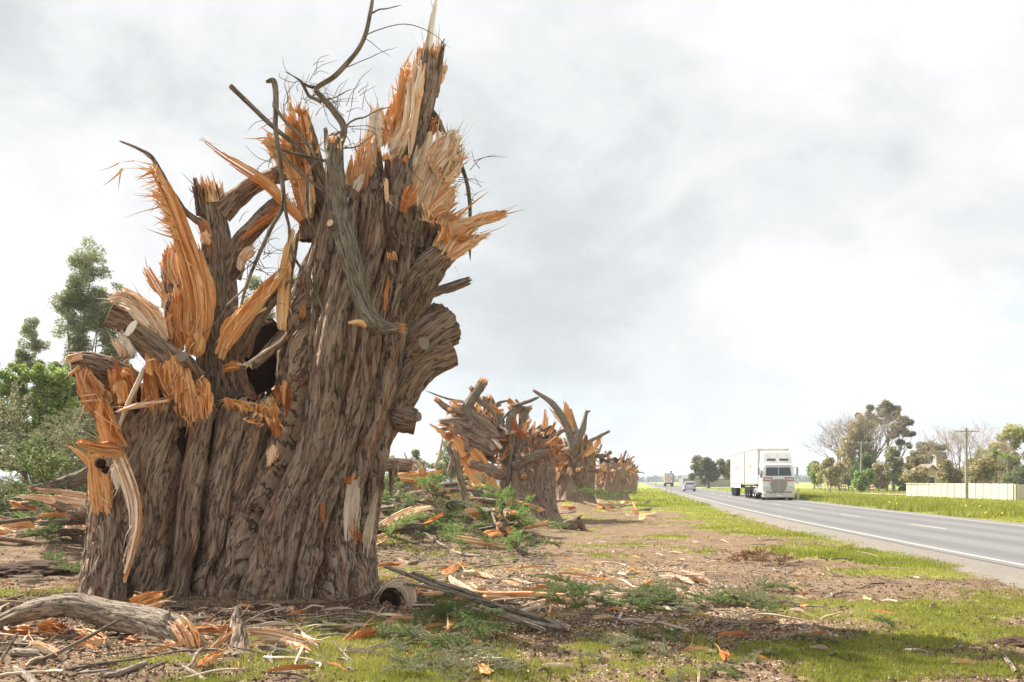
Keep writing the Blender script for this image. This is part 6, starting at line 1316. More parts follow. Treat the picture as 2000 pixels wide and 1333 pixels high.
big = empty('fallen_log', (-3.6, 8.5, 0), 'thick pale fallen log curving across the lower left corner, its split end torn open', 'log')
Lb('log_body', [(-60, 1238, 8.9), (0, 1218, 8.8), (60, 1194, 8.75), (140, 1183, 8.7), (215, 1200, 8.6), (290, 1217, 8.45), (345, 1240, 8.3), (372, 1268, 8.2)], [10, 15, 20, 25, 29, 31, 34, 26], None, mats=(M_BARKW, M_WOODG), parent=big, nseg=64, m=150, amp=.10, end1='broken')
for k, (l, w_, t_) in enumerate((([(338, 1212, 8.2), (362, 1245, 8.1), (378, 1290, 8.05)], [20, 30, 20], .3), ([(352, 1205, 8.3), (380, 1245, 8.15), (390, 1292, 8.1)], [12, 20, 12], .6), ([(315, 1248, 8.2), (345, 1270, 8.1), (358, 1298, 8.05)], [20, 26, 16], .35))):
    S('torn_end', l, w_, None, .05, 9, 8, 26, mats=(M_WOODP if k != 1 else M_WOOD, M_BARKW), tone=t_, parent=big)
S('bark_peak', [(318, 1222, 8.25), (326, 1205, 8.25), (334, 1192, 8.25)], [22, 16, 6], None, .04, 4, 0, 14, mats=(M_BARKW, M_BARKW), parent=big, bark=False)
rot = empty('rotten_log', (-3.2, 8.1, 0), 'dark red rotten log chunk crumbling under the end of the pale fallen log', 'log')
for k in range(16):
    x = rng.uniform(225, 335); y = rng.uniform(1246, 1284); S('rotten_piece', [(x, y, 8.3), (x+rng.uniform(10, 24), y+rng.uniform(-6, 10), 8.25), (x+rng.uniform(26, 46), y+rng.uniform(-4, 22), 8.2)], [12, 18, 10], None, .07, 5, 6, 12, mats=(M_WOODR, M_BARKR), tone=rng.uniform(.1, .7), parent=rot)
Lb('core', [(235, 1272, 8.45), (290, 1268, 8.4), (335, 1282, 8.35)], [18, 24, 20], None, mats=(M_ROT, M_ROT), parent=rot, nseg=30, amp=.4, end1='broken')
rot = empty('rotten_log', (-4.3, 8.3, 0), 'rotten reddish slab heap under the middle of the pale fallen log', 'log')
for k in range(14):
    x = rng.uniform(20, 130); y = rng.uniform(1222, 1262); S('rotten_piece', [(x, y, 8.6), (x+rng.uniform(10, 24), y+rng.uniform(-6, 6), 8.55), (x+rng.uniform(30, 50), y+rng.uniform(-6, 10), 8.5)], [12, 20, 10], None, .06, 5, 6, 12, mats=(M_WOODR, M_BARKR), tone=rng.uniform(.1, .8), parent=rot)
PLK('torn_plank', 'pale yellow torn plank under the middle of the thick fallen log', [(148, 1226, 8.5), (190, 1248, 8.3), (228, 1272, 8.15)], [16, 24, 16], None, tone=.3, mats=PW)
LOG('fallen_branch', 'straight pinkish grey branch lying below the thick fallen log', [(28, 1276, 7.85), (90, 1281, 7.8), (180, 1291, 7.75), (262, 1288, 7.75), (300, 1286, 7.7)], [10, 14, 14, 11, 6], None, nseg=36, amp=.12, end1='broken', end0='broken', cat='branch')
LOG('green_stick', 'long greenish stick propped across the two pale logs at the lower left', [(-20, 1335, 7.2), (50, 1302, 7.35), (120, 1272, 7.5), (180, 1240, 7.7), (229, 1213, 8.0)], [4.5, 4, 4, 3.6, 3], None, mats=(M_BARK2, M_WOODP), nseg=12, m=30, cat='stick', end1='cut')
LOG('green_stick', 'short stick standing at an angle at the left edge', [(0, 1292, 7.6), (18, 1266, 7.7), (36, 1235, 7.8)], [3.2, 3, 2.4], None, mats=(M_BARKW, M_WOODP), nseg=8, cat='stick')
up = empty('bark_log', (-2.4, 8.0, 0), 'dark mossy upright bark log with a pale spike, in front of the big trunk', 'log')
Lb('log_body', [(463, 1216, 8.35), (466, 1240, 8.2), (464, 1275, 8.0), (474, 1315, 7.7), (482, 1350, 7.5)], [13, 17, 20, 22, 24], None, mats=(M_BARK, M_WOODG), parent=up, nseg=40, m=50, amp=.3, end0='broken')
Lb('spike_end', [(462, 1222, 8.3), (461, 1205, 8.35), (463, 1186, 8.4)], [7, 8, 3], None, mats=(M_BARKW, M_WOODG), parent=up, nseg=14, amp=.3)
Lb('side_twig', [(470, 1206, 8.3), (490, 1180, 8.4)], [2, .8], None, parent=up, nseg=6); Lb('side_twig', [(475, 1218, 8.3), (520, 1195, 8.4), (548, 1188, 8.5)], [2, 1.6, 1], None, parent=up, nseg=6, mats=(M_BARKW, M_WOODP))
LOG('fallen_branch', 'rough grey log half buried at the bottom edge right of the upright bark log', [(478, 1322, 7.25), (540, 1312, 7.35), (610, 1312, 7.4)], [20, 18, 12], None, nseg=30, amp=.25, end1='broken')
LOG('fallen_branch', 'short split piece of round wood near the bottom edge', [(598, 1322, 7.3), (620, 1306, 7.4), (636, 1296, 7.5)], [11, 11, 9], None, nseg=24, amp=.15, end1='cut', end0='broken', mats=(M_WOODG, M_WOODP))
LOG('long_pole', 'long dark pole lying along the bottom edge right of the upright bark log', [(505, 1263, 7.75), (560, 1274, 7.7), (650, 1290, 7.6), (740, 1306, 7.5), (850, 1322, 7.35)], [5, 6, 7, 7, 8], None, mats=(M_BARK2, M_WOODP), nseg=16, m=50, end0='broken', amp=.15, cat='branch')
PLK('torn_plank', 'long orange torn plank lying in front of the big trunk', [(478, 1232, 8.35), (540, 1240, 8.3), (600, 1256, 8.2), (652, 1266, 8.15)], [14, 18, 18, 10], None, tone=.35, mats=PW, r1=50, r0=20)
PLK('torn_plank', 'orange plank between the fallen log end and the upright bark log', [(378, 1228, 8.45), (430, 1230, 8.4), (470, 1238, 8.35)], [10, 14, 12], None, tone=.5)
PLK('torn_plank', 'pale splinter leaning on the upright bark log', [(408, 1284, 8.0), (432, 1258, 8.1), (460, 1236, 8.2)], [14, 14, 8], None, tone=.4, mats=PW)
PLK('torn_plank', 'short upright orange stake near the bottom left', [(318, 1345, 7.2), (308, 1318, 7.35), (290, 1284, 7.5)], [18, 16, 12], None, tone=.6, mats=BW, r1=8)
PLK('torn_slab', 'bright orange torn slab leaning against the foot of the big trunk', [(248, 1190, 9.6), (288, 1178, 9.65), (325, 1168, 9.7)], [34, 46, 30], None, tone=.45, n=14, r0=14, r1=16)
PLK('torn_plank', 'long dull orange plank rising toward the right of the trunk foot', [(660, 1262, 8.2), (710, 1240, 8.5), (768, 1218, 8.8)], [10, 18, 10], None, tone=.5, mats=RWd, r0=30, r1=40)
for k, (l, wd, tn, mt, lb) in enumerate((([(590, 1236), (602, 1252), (626, 1266)], [6, 9, 5], .6, PW, 'small pale offcut on the soil in front of the trunk'), ([(500, 1250), (560, 1258), (608, 1276)], [8, 12, 7], .4, PW, 'pale flat plank in front of the upright bark log'),
        ([(388, 1300), (412, 1290), (440, 1282)], [10, 14, 9], .5, BW, 'orange chunk of wood below the orange plank'), ([(60, 1262), (90, 1270), (118, 1285)], [8, 12, 6], .5, PW, 'pale sliver under the straight pinkish branch'),
        ([(820, 1164), (900, 1166), (1000, 1166), (1110, 1172)], [12, 20, 20, 12], .45, PW, 'longest pale split plank lying right of the big trunk'), ([(1016, 1158), (1060, 1153), (1100, 1158)], [10, 16, 10], .5, RWd, 'red brown plank behind the longest pale plank'),
        ([(868, 1122), (890, 1140), (925, 1158), (960, 1164)], [6, 8, 9, 6], .5, (M_WOODG, M_BARKW), 'curved pale splinter behind the bundle of poles'), ([(835, 1132), (870, 1130), (905, 1124), (945, 1122)], [6, 9, 8, 6], .6, (M_WOODG, M_BARKW), 'pale thin plank just behind the curved splinter'),
        ([(905, 1118), (940, 1122), (965, 1130)], [10, 14, 8], .45, PW, 'blunt pale plank lying on the brown soil'), ([(868, 1124), (890, 1112), (908, 1106)], [12, 16, 10], .4, BW, 'orange topped chunk beyond the pole bundle'),
        ([(925, 1288), (935, 1300), (958, 1318)], [12, 18, 12], .45, BW, 'orange chunk in the grass at the bottom centre'), ([(872, 1236), (880, 1225), (890, 1212)], [6, 8, 4], .5, BW, 'orange splinter standing in the dark foliage'),
        ([(1310, 1132), (1350, 1130), (1398, 1138)], [5, 8, 5], .7, (M_WOODG, M_BARKW), 'long pale stick on the bare soil in the middle of the verge'), ([(1285, 1126), (1330, 1131), (1360, 1140)], [4, 5, 3], .5, (M_WOODG, M_BARKW), 'thin pale splinter beside the long pale stick'),
        ([(1056, 1062), (1074, 1058), (1090, 1064)], [6, 9, 5], .6, PW, 'pale block lying alone in front of the squat trunk'), ([(735, 1106), (760, 1104), (795, 1106)], [5, 8, 4], .6, RWd, 'red sliver at the right foot of the big trunk'),
        ([(1258, 1142), (1265, 1138), (1274, 1136)], [9, 12, 7], .5, BW, 'small orange chunk left of the long pale stick'), ([(1405, 1278), (1420, 1284), (1432, 1288)], [6, 9, 5], .5, RWd, 'dull reddish chunk on the dark soil'))):
    GP('torn_plank', lb, l, wd, tone=tn, mats=mt, group='torn planks and offcuts on the ground')
# hollow bark shell right of the trunk
hs = empty('hollow_shell', on_ground(765, 1180), 'broken hollow bark shell, dark inside, at the right foot of the big trunk', 'log')
S('shell_wall', [(742, 1172, 10.15), (762, 1150, 10.1), (785, 1142, 10.05), (798, 1160, 9.95), (800, 1190, 9.9)], [16, 28, 36, 30, 20], None, .05, 10, 6, 14, mats=(M_WOODG, M_ROT), parent=hs, tone=.7)
S('shell_inside', [(742, 1178, 10.1), (756, 1162, 10.0), (770, 1166, 9.9), (780, 1188, 9.85)], [14, 20, 24, 18], None, .05, 8, 6, 14, mats=(M_ROT, M_ROT), parent=hs)
for k, (l, r, mt, lb) in enumerate((([(751, 1106, 10.2), (810, 1128, 10.0), (870, 1152, 9.8), (930, 1172, 9.55), (1000, 1192, 9.3), (1107, 1226, 8.95)], [4, 4.5, 5, 5, 5, 5], (M_BARK2, M_WOODP), 'longest pole of the bundle right of the big trunk'),
        ([(805, 1119, 10.1), (860, 1140, 9.9), (912, 1156, 9.7), (965, 1180, 9.45)], [3.5, 4.5, 5, 4], (M_BARK2, M_WOODP), 'thinner dark pole behind the longest one of the bundle'), ([(925, 1190, 9.2), (970, 1200, 9.05), (1015, 1214, 8.9), (1060, 1230, 8.75)], [3.5, 5, 5.5, 5], (M_BARKW, M_WOODG), 'thickest bare log under the pole bundle'),
        ([(940, 1186, 9.15), (1010, 1208, 8.95), (1070, 1222, 8.85), (1108, 1228, 8.8)], [4, 5, 5, 5], (M_BARKW, M_WOODP), 'pale pole lying against the thickest bare log'), ([(790, 1140, 10.0), (850, 1150, 9.85), (920, 1168, 9.6)], [3, 3, 2.5], (M_BARKW, M_WOODP), 'thin pale stick across the pole bundle'))):
    LOG('fallen_pole', lb, l, r, None, mats=mt, cat='branch', nseg=16, amp=.12, end0='broken', end1='broken', group='bundle of broken poles right of the big trunk')
for k, (l, r, lb) in enumerate((([(752, 1063), (790, 1052), (845, 1036)], [5, 6, 5], 'dark straight branch lying on the green boughs between the trunks'), ([(1046, 1104), (1074, 1122), (1092, 1138)], [2, 2.4, 3], 'pale thin stick pointing at the red brown plank'), ([(940, 1152), (970, 1138), (1004, 1120)], [1.6, 2, 1.6], 'thin dark stick crossing the bare soil'),
        ([(1415, 1226), (1440, 1224), (1470, 1216), (1497, 1206)], [2, 3.5, 3.5, 3], 'lone curved stick in the grass at the middle right'), ([(1944, 1262), (1962, 1290), (1985, 1318)], [3, 4, 4], 'stick near the lower right corner'), ([(1490, 1254), (1520, 1262), (1545, 1266)], [2, 2.5, 2], 'crooked stick on the dark soil at the lower right'),
        ([(1165, 1186), (1190, 1183), (1215, 1182)], [3, 4, 3], 'short pale stick left of the flat green bough'), ([(808, 1070), (860, 1076), (900, 1084), (940, 1094)], [2.4, 3, 3, 2], 'long bent stick beyond the pole bundle'), ([(780, 1095), (800, 1104), (816, 1098)], [3, 4, 3], 'short pale forked stick near the trunk'),
        ([(1020, 1296), (1016, 1316), (1008, 1334)], [1.5, 1.5, 1.6], 'thin upright stick at the bottom centre'), ([(200, 1325), (230, 1322), (285, 1300)], [6, 7, 6], 'dark broken branch at the bottom left'), ([(30, 1312), (52, 1326), (70, 1345)], [7, 8, 7], 'pale branch end at the bottom left corner'),
        ([(340, 1290), (370, 1312), (405, 1335)], [3, 4, 5], 'thin grey stick under the torn log end'), ([(244, 1196), (300, 1204), (360, 1200), (430, 1194), (455, 1190)], [2.4, 2.8, 3, 2.6, 2], 'long thin stick behind the thick fallen log'), ([(376, 1226), (390, 1206), (404, 1182)], [1.6, 2, 2], 'slim pale stick standing at the trunk foot'),
        ([(1520, 1010), (1535, 1016)], [2, 2], 'small stick on the verge by the road'), ([(650, 1252), (690, 1300), (720, 1340)], [2.4, 2.4, 2], 'thin stick leaning over the grey green bough'), ([(0, 1178), (40, 1168), (70, 1160)], [2.4, 3, 2], 'stick on the soil at the left edge'))):
    GL('stick', lb, l, r, cat='stick', nseg=10, m=16, amp=.12, wob=.01)
# upturned root lump in front of the squat trunk
rl = empty('root_lump', on_ground(1125, 1034), 'dark upturned root lump in front of the squat shattered trunk', 'stump')
Yr = GY(1036)
for l, r in (([(1096, 1030), (1118, 1020), (1130, 1012)], [6, 9, 4]), ([(1130, 1016), (1134, 1026), (1142, 1038)], [8, 8, 5]), ([(1128, 1018), (1124, 1030), (1120, 1038)], [7, 6, 5]), ([(1104, 1036), (1120, 1028), (1132, 1022)], [5, 8, 6])):
    Lb('root', l, r, Yr, mats=(M_BARK, M_ROT), parent=rl, nseg=14, amp=.3, end1='broken')

# ------------------------------------------------------------ timber piles
def pile_item(box, zr, rg, i, group, kinds=(.5, .3), lenr=(.6, 2.2), labels=None, ang=None):
    x = rg.uniform(*box[0]); y = rg.uniform(*box[1]); z = float(hgt(x, y))+rg.uniform(*zr); a = rg.uniform(0, math.pi) if ang is None else ang+rg.normal()*.35; el = rg.normal()*.16; L = rg.uniform(*lenr)
    d = np.array([math.cos(a)*math.cos(el), math.sin(a)*math.cos(el), math.sin(el)]); p = np.array([x, y, z]); q = rg.random(); mb = MB()
    if q < kinds[0]:
        r_ = rg.uniform(.03, .11); tube(mb, [p-d*L/2, p+rg.normal(size=3)*.06, p+d*L/2], [r_, r_*.95, r_*.7], nseg=10, m=12, amp=.15, end0='broken', end1='cut' if rg.random() < .3 else 'broken')
        o_m = M_BARK2 if rg.random() < .6 else M_BARK; mb.build('pile_branch', [o_m, M_WOODP], label={'grey_branch_bark': 'greyish ', 'cypress_bark': 'dark '}[o_m.name]+('thick ' if r_ > .07 else 'thin ')+labels[0], cat='branch', group=group[0])
    else:
        wd = rg.uniform(.08, .28); mt = M_WOOD if q < kinds[0]+kinds[1] else (M_WOODP if rg.random() < .6 else M_WOODR)
        slab(mb, [p-d*L*.4, p+rg.normal(size=3)*.05, p+d*L*.4], [wd, wd, wd*.6], .05, 6, L*.1, L*.25, normal=(rg.normal()*.5, -1, .8), tone=rg.uniform(.3, .8), m=5); mb.build('pile_plank', [mt, M_BARK], label={M_WOOD: 'orange ', M_WOODP: 'pale ', M_WOODR: 'reddish '}[mt]+('wide ' if wd > .18 else 'narrow ')+labels[1], cat='wood piece', group=group[1])
rg = np.random.default_rng(101)
gA = (('branches heaped between the first two trunks', 'torn planks heaped between the first two trunks'), ('broken branch in the heap between the first two shattered trunks', 'torn plank in the heap between the first two shattered trunks'))
for i in range(105): pile_item(((-4.8, .2), (18.5, 33)), (.0, .5), rg, i, gA[0], (.50, .25), (.7, 2.6), gA[1])
gB = (('branches heaped left of the big trunk', 'torn planks heaped left of the big trunk'), ('broken branch in the heap behind the left flank of the big trunk', 'torn plank in the heap behind the left flank of the big trunk'))
for i in range(34): pile_item(((-11.5, -7.8), (16.5, 20)), (.0, .45), rg, i, gB[0], (.45, .3), (.8, 2.4), gB[1], ang=.1)
gC = (('branches lying round the far trunks', 'splinters lying round the far trunks'), ('broken branch lying at the foot of the farther shattered trunks', 'torn splinter lying at the foot of the farther shattered trunks'))
for i in range(46): y = rg.uniform(34, 60); x = (y-30)*.155+rg.uniform(-1.5, 5); pile_item(((x, x+.1), (y, y+.1)), (.0, .12), rg, i, gC[0], (.25, .5), (.6, 2.0), gC[1])
Yp = 24.0
for nm, lb, l, r, mt, e1 in (('pile_log', 'thick dark log lying across the heap right beside the big trunk', [(738, 905), (775, 908), (806, 914)], [14, 15, 15], (M_BARK, M_WOODP), 'cut'), ('pile_log', 'big smooth log low in the heap behind the green boughs', [(730, 1030), (780, 1016), (845, 1012)], [17, 19, 14], (M_BARK2, M_WOODP), 'broken'),
        ('pile_branch', 'dark slanting pole standing in the heap before the squat trunk', [(890, 880), (898, 930), (910, 975), (915, 990)], [6, 7, 7, 4], (M_BARK, M_WOOD), 'broken'), ('pile_branch', 'curved pale branch standing up behind the long torn plank', [(876, 922), (884, 895), (876, 872), (884, 862)], [4, 5, 5, 3], (M_BARKW, M_WOODP), 'broken'),
        ('pile_branch', 'pale hooked branch end sticking out of the heap top', [(806, 925), (806, 908), (812, 902), (824, 914)], [3.5, 4, 4, 3], (M_WOODG, M_WOODP), 'broken'), ('pile_branch', 'long pale branch sloping down in the heap', [(744, 965), (770, 985), (812, 1000)], [5, 6, 4], (M_BARK2, M_WOODP), 'broken'),
        ('pile_branch', 'thin pale stem leaning up in front of the gum', [(850, 910), (858, 890), (864, 858)], [3, 2.6, 1.6], (M_WOODG, M_WOODP), 'broken'), ('pile_branch', 'thin pale stem leaning left in the heap top', [(803, 922), (796, 902), (790, 885)], [3, 2.4, 1.4], (M_WOODG, M_WOODP), 'broken')):
    LOG(nm, lb, l, r, Yp, cat='branch', mats=mt, nseg=18, amp=.12, end1=e1, end0='broken')
for lb, l, wd, tn, mt in (('long orange plank lying level on top of the heap', [(778, 930), (820, 932), (868, 922)], [18, 20, 8], .4, BW), ('standing pale plank in the middle of the heap', [(828, 980), (830, 958), (832, 940)], [16, 17, 16], .9, PW), ('slanting orange plank right of the standing pale one', [(858, 978), (850, 958), (840, 940)], [16, 18, 12], .4, BW),
        ('narrow orange plank left of the standing pale one', [(814, 972), (814, 955), (815, 940)], [9, 11, 8], .5, BW), ('splintered orange tuft on top of the heap', [(826, 930), (824, 918), (822, 908)], [20, 18, 8], .5, BW), ('pair of red brown boards low in the heap', [(868, 1004), (905, 1000), (945, 982)], [12, 16, 10], .5, RWd), ('orange board resting in the boughs before the squat trunk', [(890, 1012), (918, 1004), (948, 992)], [12, 20, 14], .5, BW),
        ('orange block low in the heap', [(814, 1000), (816, 990), (818, 978)], [18, 18, 14], .4, RWd), ('flat orange splinter in front of the standing planks', [(836, 982), (850, 984), (868, 990)], [8, 11, 6], .3, PW)):
    PLK('pile_plank', lb, l, wd, Yp-.4, mats=mt, tone=tn, r0=5, r1=10, n=7)
for lb, l, wd, tn, mt, Y in (('long bleached plank pointing left out of the left heap', [(182, 985), (120, 980), (70, 974), (24, 972)], [18, 20, 12, 4], .5, PW, 16.8), ('second bleached plank above the pointed one in the left heap', [(180, 970), (120, 962), (62, 956)], [8, 10, 6], .5, PW, 16.9), ('torn orange plank at the bottom of the left heap', [(190, 1004), (130, 1004), (68, 1008)], [7, 9, 6], .5, BW, 16.5), ('pale torn plank low in the left heap', [(180, 992), (140, 990), (96, 992)], [9, 12, 7], .4, PW, 16.6)):
    PLK('pile_plank', lb, l, wd, Y, mats=mt, tone=tn, r0=5, r1=34, n=8)
LOG('pile_log', 'thick split log lying on the left heap beside the big trunk', [(190, 918), (150, 935), (110, 948), (62, 955)], [16, 15, 12, 6], 17.2, mats=(M_BARK2, M_WOODP), nseg=24, amp=.2, end1='broken', end0='cut')
LOG('pile_log', 'brown stub poking from the left heap', [(190, 1000), (160, 1002), (135, 1008)], [12, 12, 9], 16.4, mats=(M_BARK, M_WOOD), nseg=18, amp=.2, end1='broken')

# ------------------------------------------------------------ scattered sticks and splinters on the soil: individuals near the camera
proto = []
def proto_piece(kind, k):
    mb = MB(); r_ = np.random.default_rng(900+k)
    if kind == 'stick':
        L = 1.0; P3 = [(-.5, 0, .0), (-.2, r_.normal()*.04, .02), (.15, r_.normal()*.05, .015), (.5, r_.normal()*.05, 0)]; tube(mb, P3, [.012, .013, .011, .007], nseg=7, m=10, amp=.15, end0='cut', end1='broken'); ms = [[M_BARKW, M_BARK2, M_WOODG][k % 3], M_WOODP]
    else:
        slab(mb, [(-.5, 0, .02), (0, r_.normal()*.04, .035), (.5, 0, .015)], [.05, .055, .045], .025, 4, .10, .16, normal=(0, 0, 1), tone=r_.uniform(.2, .8), m=4, dense=1.5); ms = [[M_WOODG, M_WOODP, M_WOODG, M_WOOD, M_BARKW, M_WOODR][k % 6], M_BARK]
    return mb.mesh(kind, ms)
SM = [proto_piece('stick', k) for k in range(9)]; PM = [proto_piece('splinter', k) for k in range(12)]
rg = np.random.default_rng(55)
LOOK = {'torn_orange_heartwood': 'bright orange', 'torn_pale_sapwood': 'pale yellow', 'weathered_split_wood': 'weathered tan', 'torn_red_heartwood': 'dark red', 'weathered_stick_bark': 'light grey', 'grey_branch_bark': 'dark brown'}
def scatter(mesh_list, name, cat, label, group, n, sampler, lr, lift=.01):
    for i in range(n):
        x, y = sampler(); me = mesh_list[rg.integers(len(mesh_list))]; o = bpy.data.objects.new(name, me); COL.objects.link(o); L = rg.uniform(*lr)
        o.location = (x, y, float(hgt(x, y))+lift+rg.uniform(0, .02)); o.scale = (L, L*rg.uniform(.45, .95) if name != 'stick' else .8+L*.6, .8+L*.3); o.rotation_euler = (rg.normal()*.15, rg.normal()*.10, rg.uniform(0, 6.28)); tag(o, LOOK[me.materials[0].name]+' '+label, cat, group)
def near_trunk():
    while True:
        x, y = rg.normal()*2.6-1.8, 8.9+rg.normal()*1.5
        if y > 6.6 and not (abs(x+3.7) < 1.9 and y > 10.2): return x, y
def mid_verge():
    while True:
        y = rg.uniform(7, 24)**1.0; x = rg.uniform(-.5, .40*y+1)
        if x < edge_x(y)-1.6: return x, y
def right_of():  return rg.uniform(-1.6, 3.2), rg.uniform(9, 16)
def left_of(): return rg.uniform(-10, -5.2), rg.uniform(8.5, 15)
scatter(SM, 'stick', 'stick', 'dead stick lying on the soil round the foot of the big trunk', 'dead sticks round the big trunk', 75, near_trunk, (.15, .6))
scatter(PM, 'wood_splinter', 'splinter', 'splinter lying on the soil round the foot of the big trunk', 'splinters round the big trunk', 95, near_trunk, (.12, .45))
scatter(SM, 'stick', 'stick', 'dead stick lying on the open verge between trunk and road', 'dead sticks on the open verge', 75, mid_verge, (.15, .8))
scatter(PM, 'wood_splinter', 'splinter', 'splinter lying on the open verge between trunk and road', 'splinters on the open verge', 60, mid_verge, (.12, .4))
scatter(PM, 'wood_splinter', 'splinter', 'splinter in the litter just right of the big trunk', 'splinters right of the big trunk', 70, right_of, (.2, .8))
scatter(SM, 'stick', 'stick', 'dead stick in the litter just right of the big trunk', 'dead sticks right of the big trunk', 60, right_of, (.3, 1.2))
scatter(SM, 'stick', 'stick', 'dead stick on the soil left of the big trunk', 'dead sticks left of the big trunk', 45, left_of, (.2, .9))
scatter(PM, 'wood_splinter', 'splinter', 'splinter on the soil left of the big trunk', 'splinters left of the big trunk', 35, left_of, (.15, .6))
def front_left(): return rg.uniform(-5.6, -1.0), rg.uniform(6.8, 9.6)
scatter(SM, 'stick', 'stick', 'dead stick in the litter of the lower left corner', 'dead sticks in the lower left', 44, front_left, (.25, .9))
scatter(PM, 'wood_splinter', 'splinter', 'splinter in the litter of the lower left corner', 'splinters in the lower left', 40, front_left, (.2, .6))
# crumbs: chips, clods and bits of bark nobody could count
def crumbs(name, n, sampler, sz, mat, kind='stuff', flat=.35):
    P2 = np.array([sampler() for _ in range(n)]); s = sz*rg.uniform(.35, 1.4, n); z = hgt(P2[:, 0], P2[:, 1])+s*.15; a = rg.uniform(0, 6.28, n); L = s*rg.uniform(1, 3.2, n)
    ux = np.stack([np.cos(a), np.sin(a), rg.normal(size=n)*.25], -1)*L[:, None]*.5; uy = np.stack([-np.sin(a), np.cos(a), rg.normal(size=n)*.25], -1)*s[:, None]*.5; c = np.column_stack([P2, z]); uz = np.array([0, 0, 1.0])*s[:, None]*flat
    V = np.stack([c-ux, c-uy*.8, c+ux, c+uy, c+uz], 1); b = np.arange(n)[:, None, None]*5; f = np.array([[0, 1, 4], [1, 2, 4], [2, 3, 4], [3, 0, 4]])[None]+b; mb = MB()
    mb.add(V, f.reshape(-1, 3), None, np.repeat(rg.random(n), 5)); o = mb.build(name, [mat], kind=kind, origin=(0, 0, 0)); return o
def any_near():
    while True:
        y = 6.3+abs(rg.normal())*6; x = rg.uniform(-.62*y-.3, .62*y+.3)
        if x < edge_x(y)-1.2: return x, y
crumbs('wood_chips', 9000, near_trunk, .014, M_WOODP); crumbs('orange_chips', 2500, near_trunk, .014, M_WOOD); crumbs('bark_litter', 22000, near_trunk, .014, M_BARKR)
crumbs('pale_litter', 14000, any_near, .012, M_WOODG); crumbs('soil_clods', 12000, any_near, .022, flat_mat('dark_soil_clods', (.11, .07, .048), .95, 0, .1, .3, 20), flat=.7); crumbs('litter_right', 8000, right_of, .016, M_WOODP)
def ring():
    a = rg.uniform(0, 6.28); q = 1+abs(rg.normal())*.30; return -3.75+math.cos(a)*1.95*q, 11.6+math.sin(a)*1.35*q
crumbs('bark_crumbs', 12000, ring, .026, M_BARKR); crumbs('dark_crumbs', 2200, ring, .024, M_BARK); crumbs('heap_litter', 9000, lambda: (rg.uniform(-5.5, .8), rg.uniform(16, 34)), .05, M_BARK2); crumbs('litter_left', 6000, left_of, .018, M_BARKR)

# ------------------------------------------------------------ cypress boughs
def bough_mesh(seed, L=1.0, n_side=16, mat=M_CYP, wild=.25, stem=.010, dens=1.0):
    rg_ = np.random.default_rng(seed); st, fo = MB(), MB(); C = spline(np.array([[0, 0, 0], [L*.33, rg_.normal()*.06, .06], [L*.7, rg_.normal()*.1, .05], [L, rg_.normal()*.1, -.02]]), 20); tube(st, C, np.linspace(stem, stem*.25, 20), nseg=6, m=20, amp=.05)
    T = nrm(np.gradient(C, axis=0)); Vs, tn = [], []
    for i in range(n_side):
        t = .08+.92*i/n_side; k = int(t*19); p = C[k]; sg = 1 if i % 2 else -1; ax = nrm(np.cross(T[k], [0, 0, 1]))*sg; d = nrm(ax*.9+T[k]*.8+rg_.normal(size=3)*wild+np.array([0, 0, .15])); l = L*(.46-.28*t)*rg_.uniform(.7, 1.2)
        q = p+d*l; tube(st, [p, (p+q)/2+rg_.normal(size=3)*.01, q], [stem*.4, stem*.3, stem*.12], nseg=4, m=5, amp=0)
        ns = int(l/.015*dens)
        for j in range(ns):
            s_ = (j+.5)/ns; b = p+d*l*s_; s2 = nrm(np.cross(d, [0, 0, 1])+rg_.normal(size=3)*.25)*(1 if j % 2 else -1); dd = nrm(s2*.75+d*.8+rg_.normal(size=3)*.25); ll = .085*(1.15-s_*.7)*rg_.uniform(.7, 1.3)
            for u in range(6):
                u_ = (u+.4)/6; bb = b+dd*ll*u_; e = nrm(dd*.8+nrm(np.cross(dd, rg_.normal(size=3)))*.7); le = ll*.42*(1.1-u_*.5); w_ = nrm(np.cross(e, rg_.normal(size=3)))*.010
                Vs.append([bb-w_, bb+w_, bb+e*le]); tn.append(rg_.random())
            w_ = nrm(np.cross(dd, rg_.normal(size=3)))*.007; Vs.append([b-w_, b+w_, b+dd*ll]); tn.append(rg_.random())
    Vs = np.array(Vs); fo.add(Vs, np.arange(len(Vs)*3).reshape(-1, 3), None, np.repeat(tn, 3)); return st.mesh('stem', [M_BARK2, M_WOOD]), fo.mesh('foliage', [mat])
BG = [bough_mesh(300+k, 1.0, 18, M_CYP) for k in range(3)]; BY = [bough_mesh(320+k, .8, 16, M_CYPY) for k in range(3)]; BD = [bough_mesh(340+k, 1.1, 18, M_CYPG, .35, dens=.8) for k in range(3)]; BX = [bough_mesh(360+k, .5, 12, M_DRY, .4, dens=.7) for k in range(2)]
def boughs(B, n, sampler, label, group, sc=(.6, 1.2), lift=.03, tilt=.2, up=0.0):
    for i in range(n):
        x, y = sampler(); st, fo = B[rg.integers(len(B))]; s = rg.uniform(*sc); r_ = empty('cypress_bough', (x, y, float(hgt(x, y))+lift*rg.uniform(.5, 2.5)), ('small ' if s < sc[0]+(sc[1]-sc[0])/3 else 'medium sized ' if s < sc[1]-(sc[1]-sc[0])/3 else 'large ')+label.replace('small ', ''), 'bough', group)
        r_.scale = (s, s, s); r_.rotation_euler = (rg.normal()*tilt, -abs(rg.normal())*tilt-up, rg.uniform(0, 6.28))
        for nm, me in (('stem', st), ('foliage', fo)): o = bpy.data.objects.new(nm, me); COL.objects.link(o); o.parent = r_
def px_box(x0, x1, y0, y1):
    def f():
        p = on_ground(rg.uniform(x0, x1), rg.uniform(y0, y1)); return p[0], p[1]
    return f
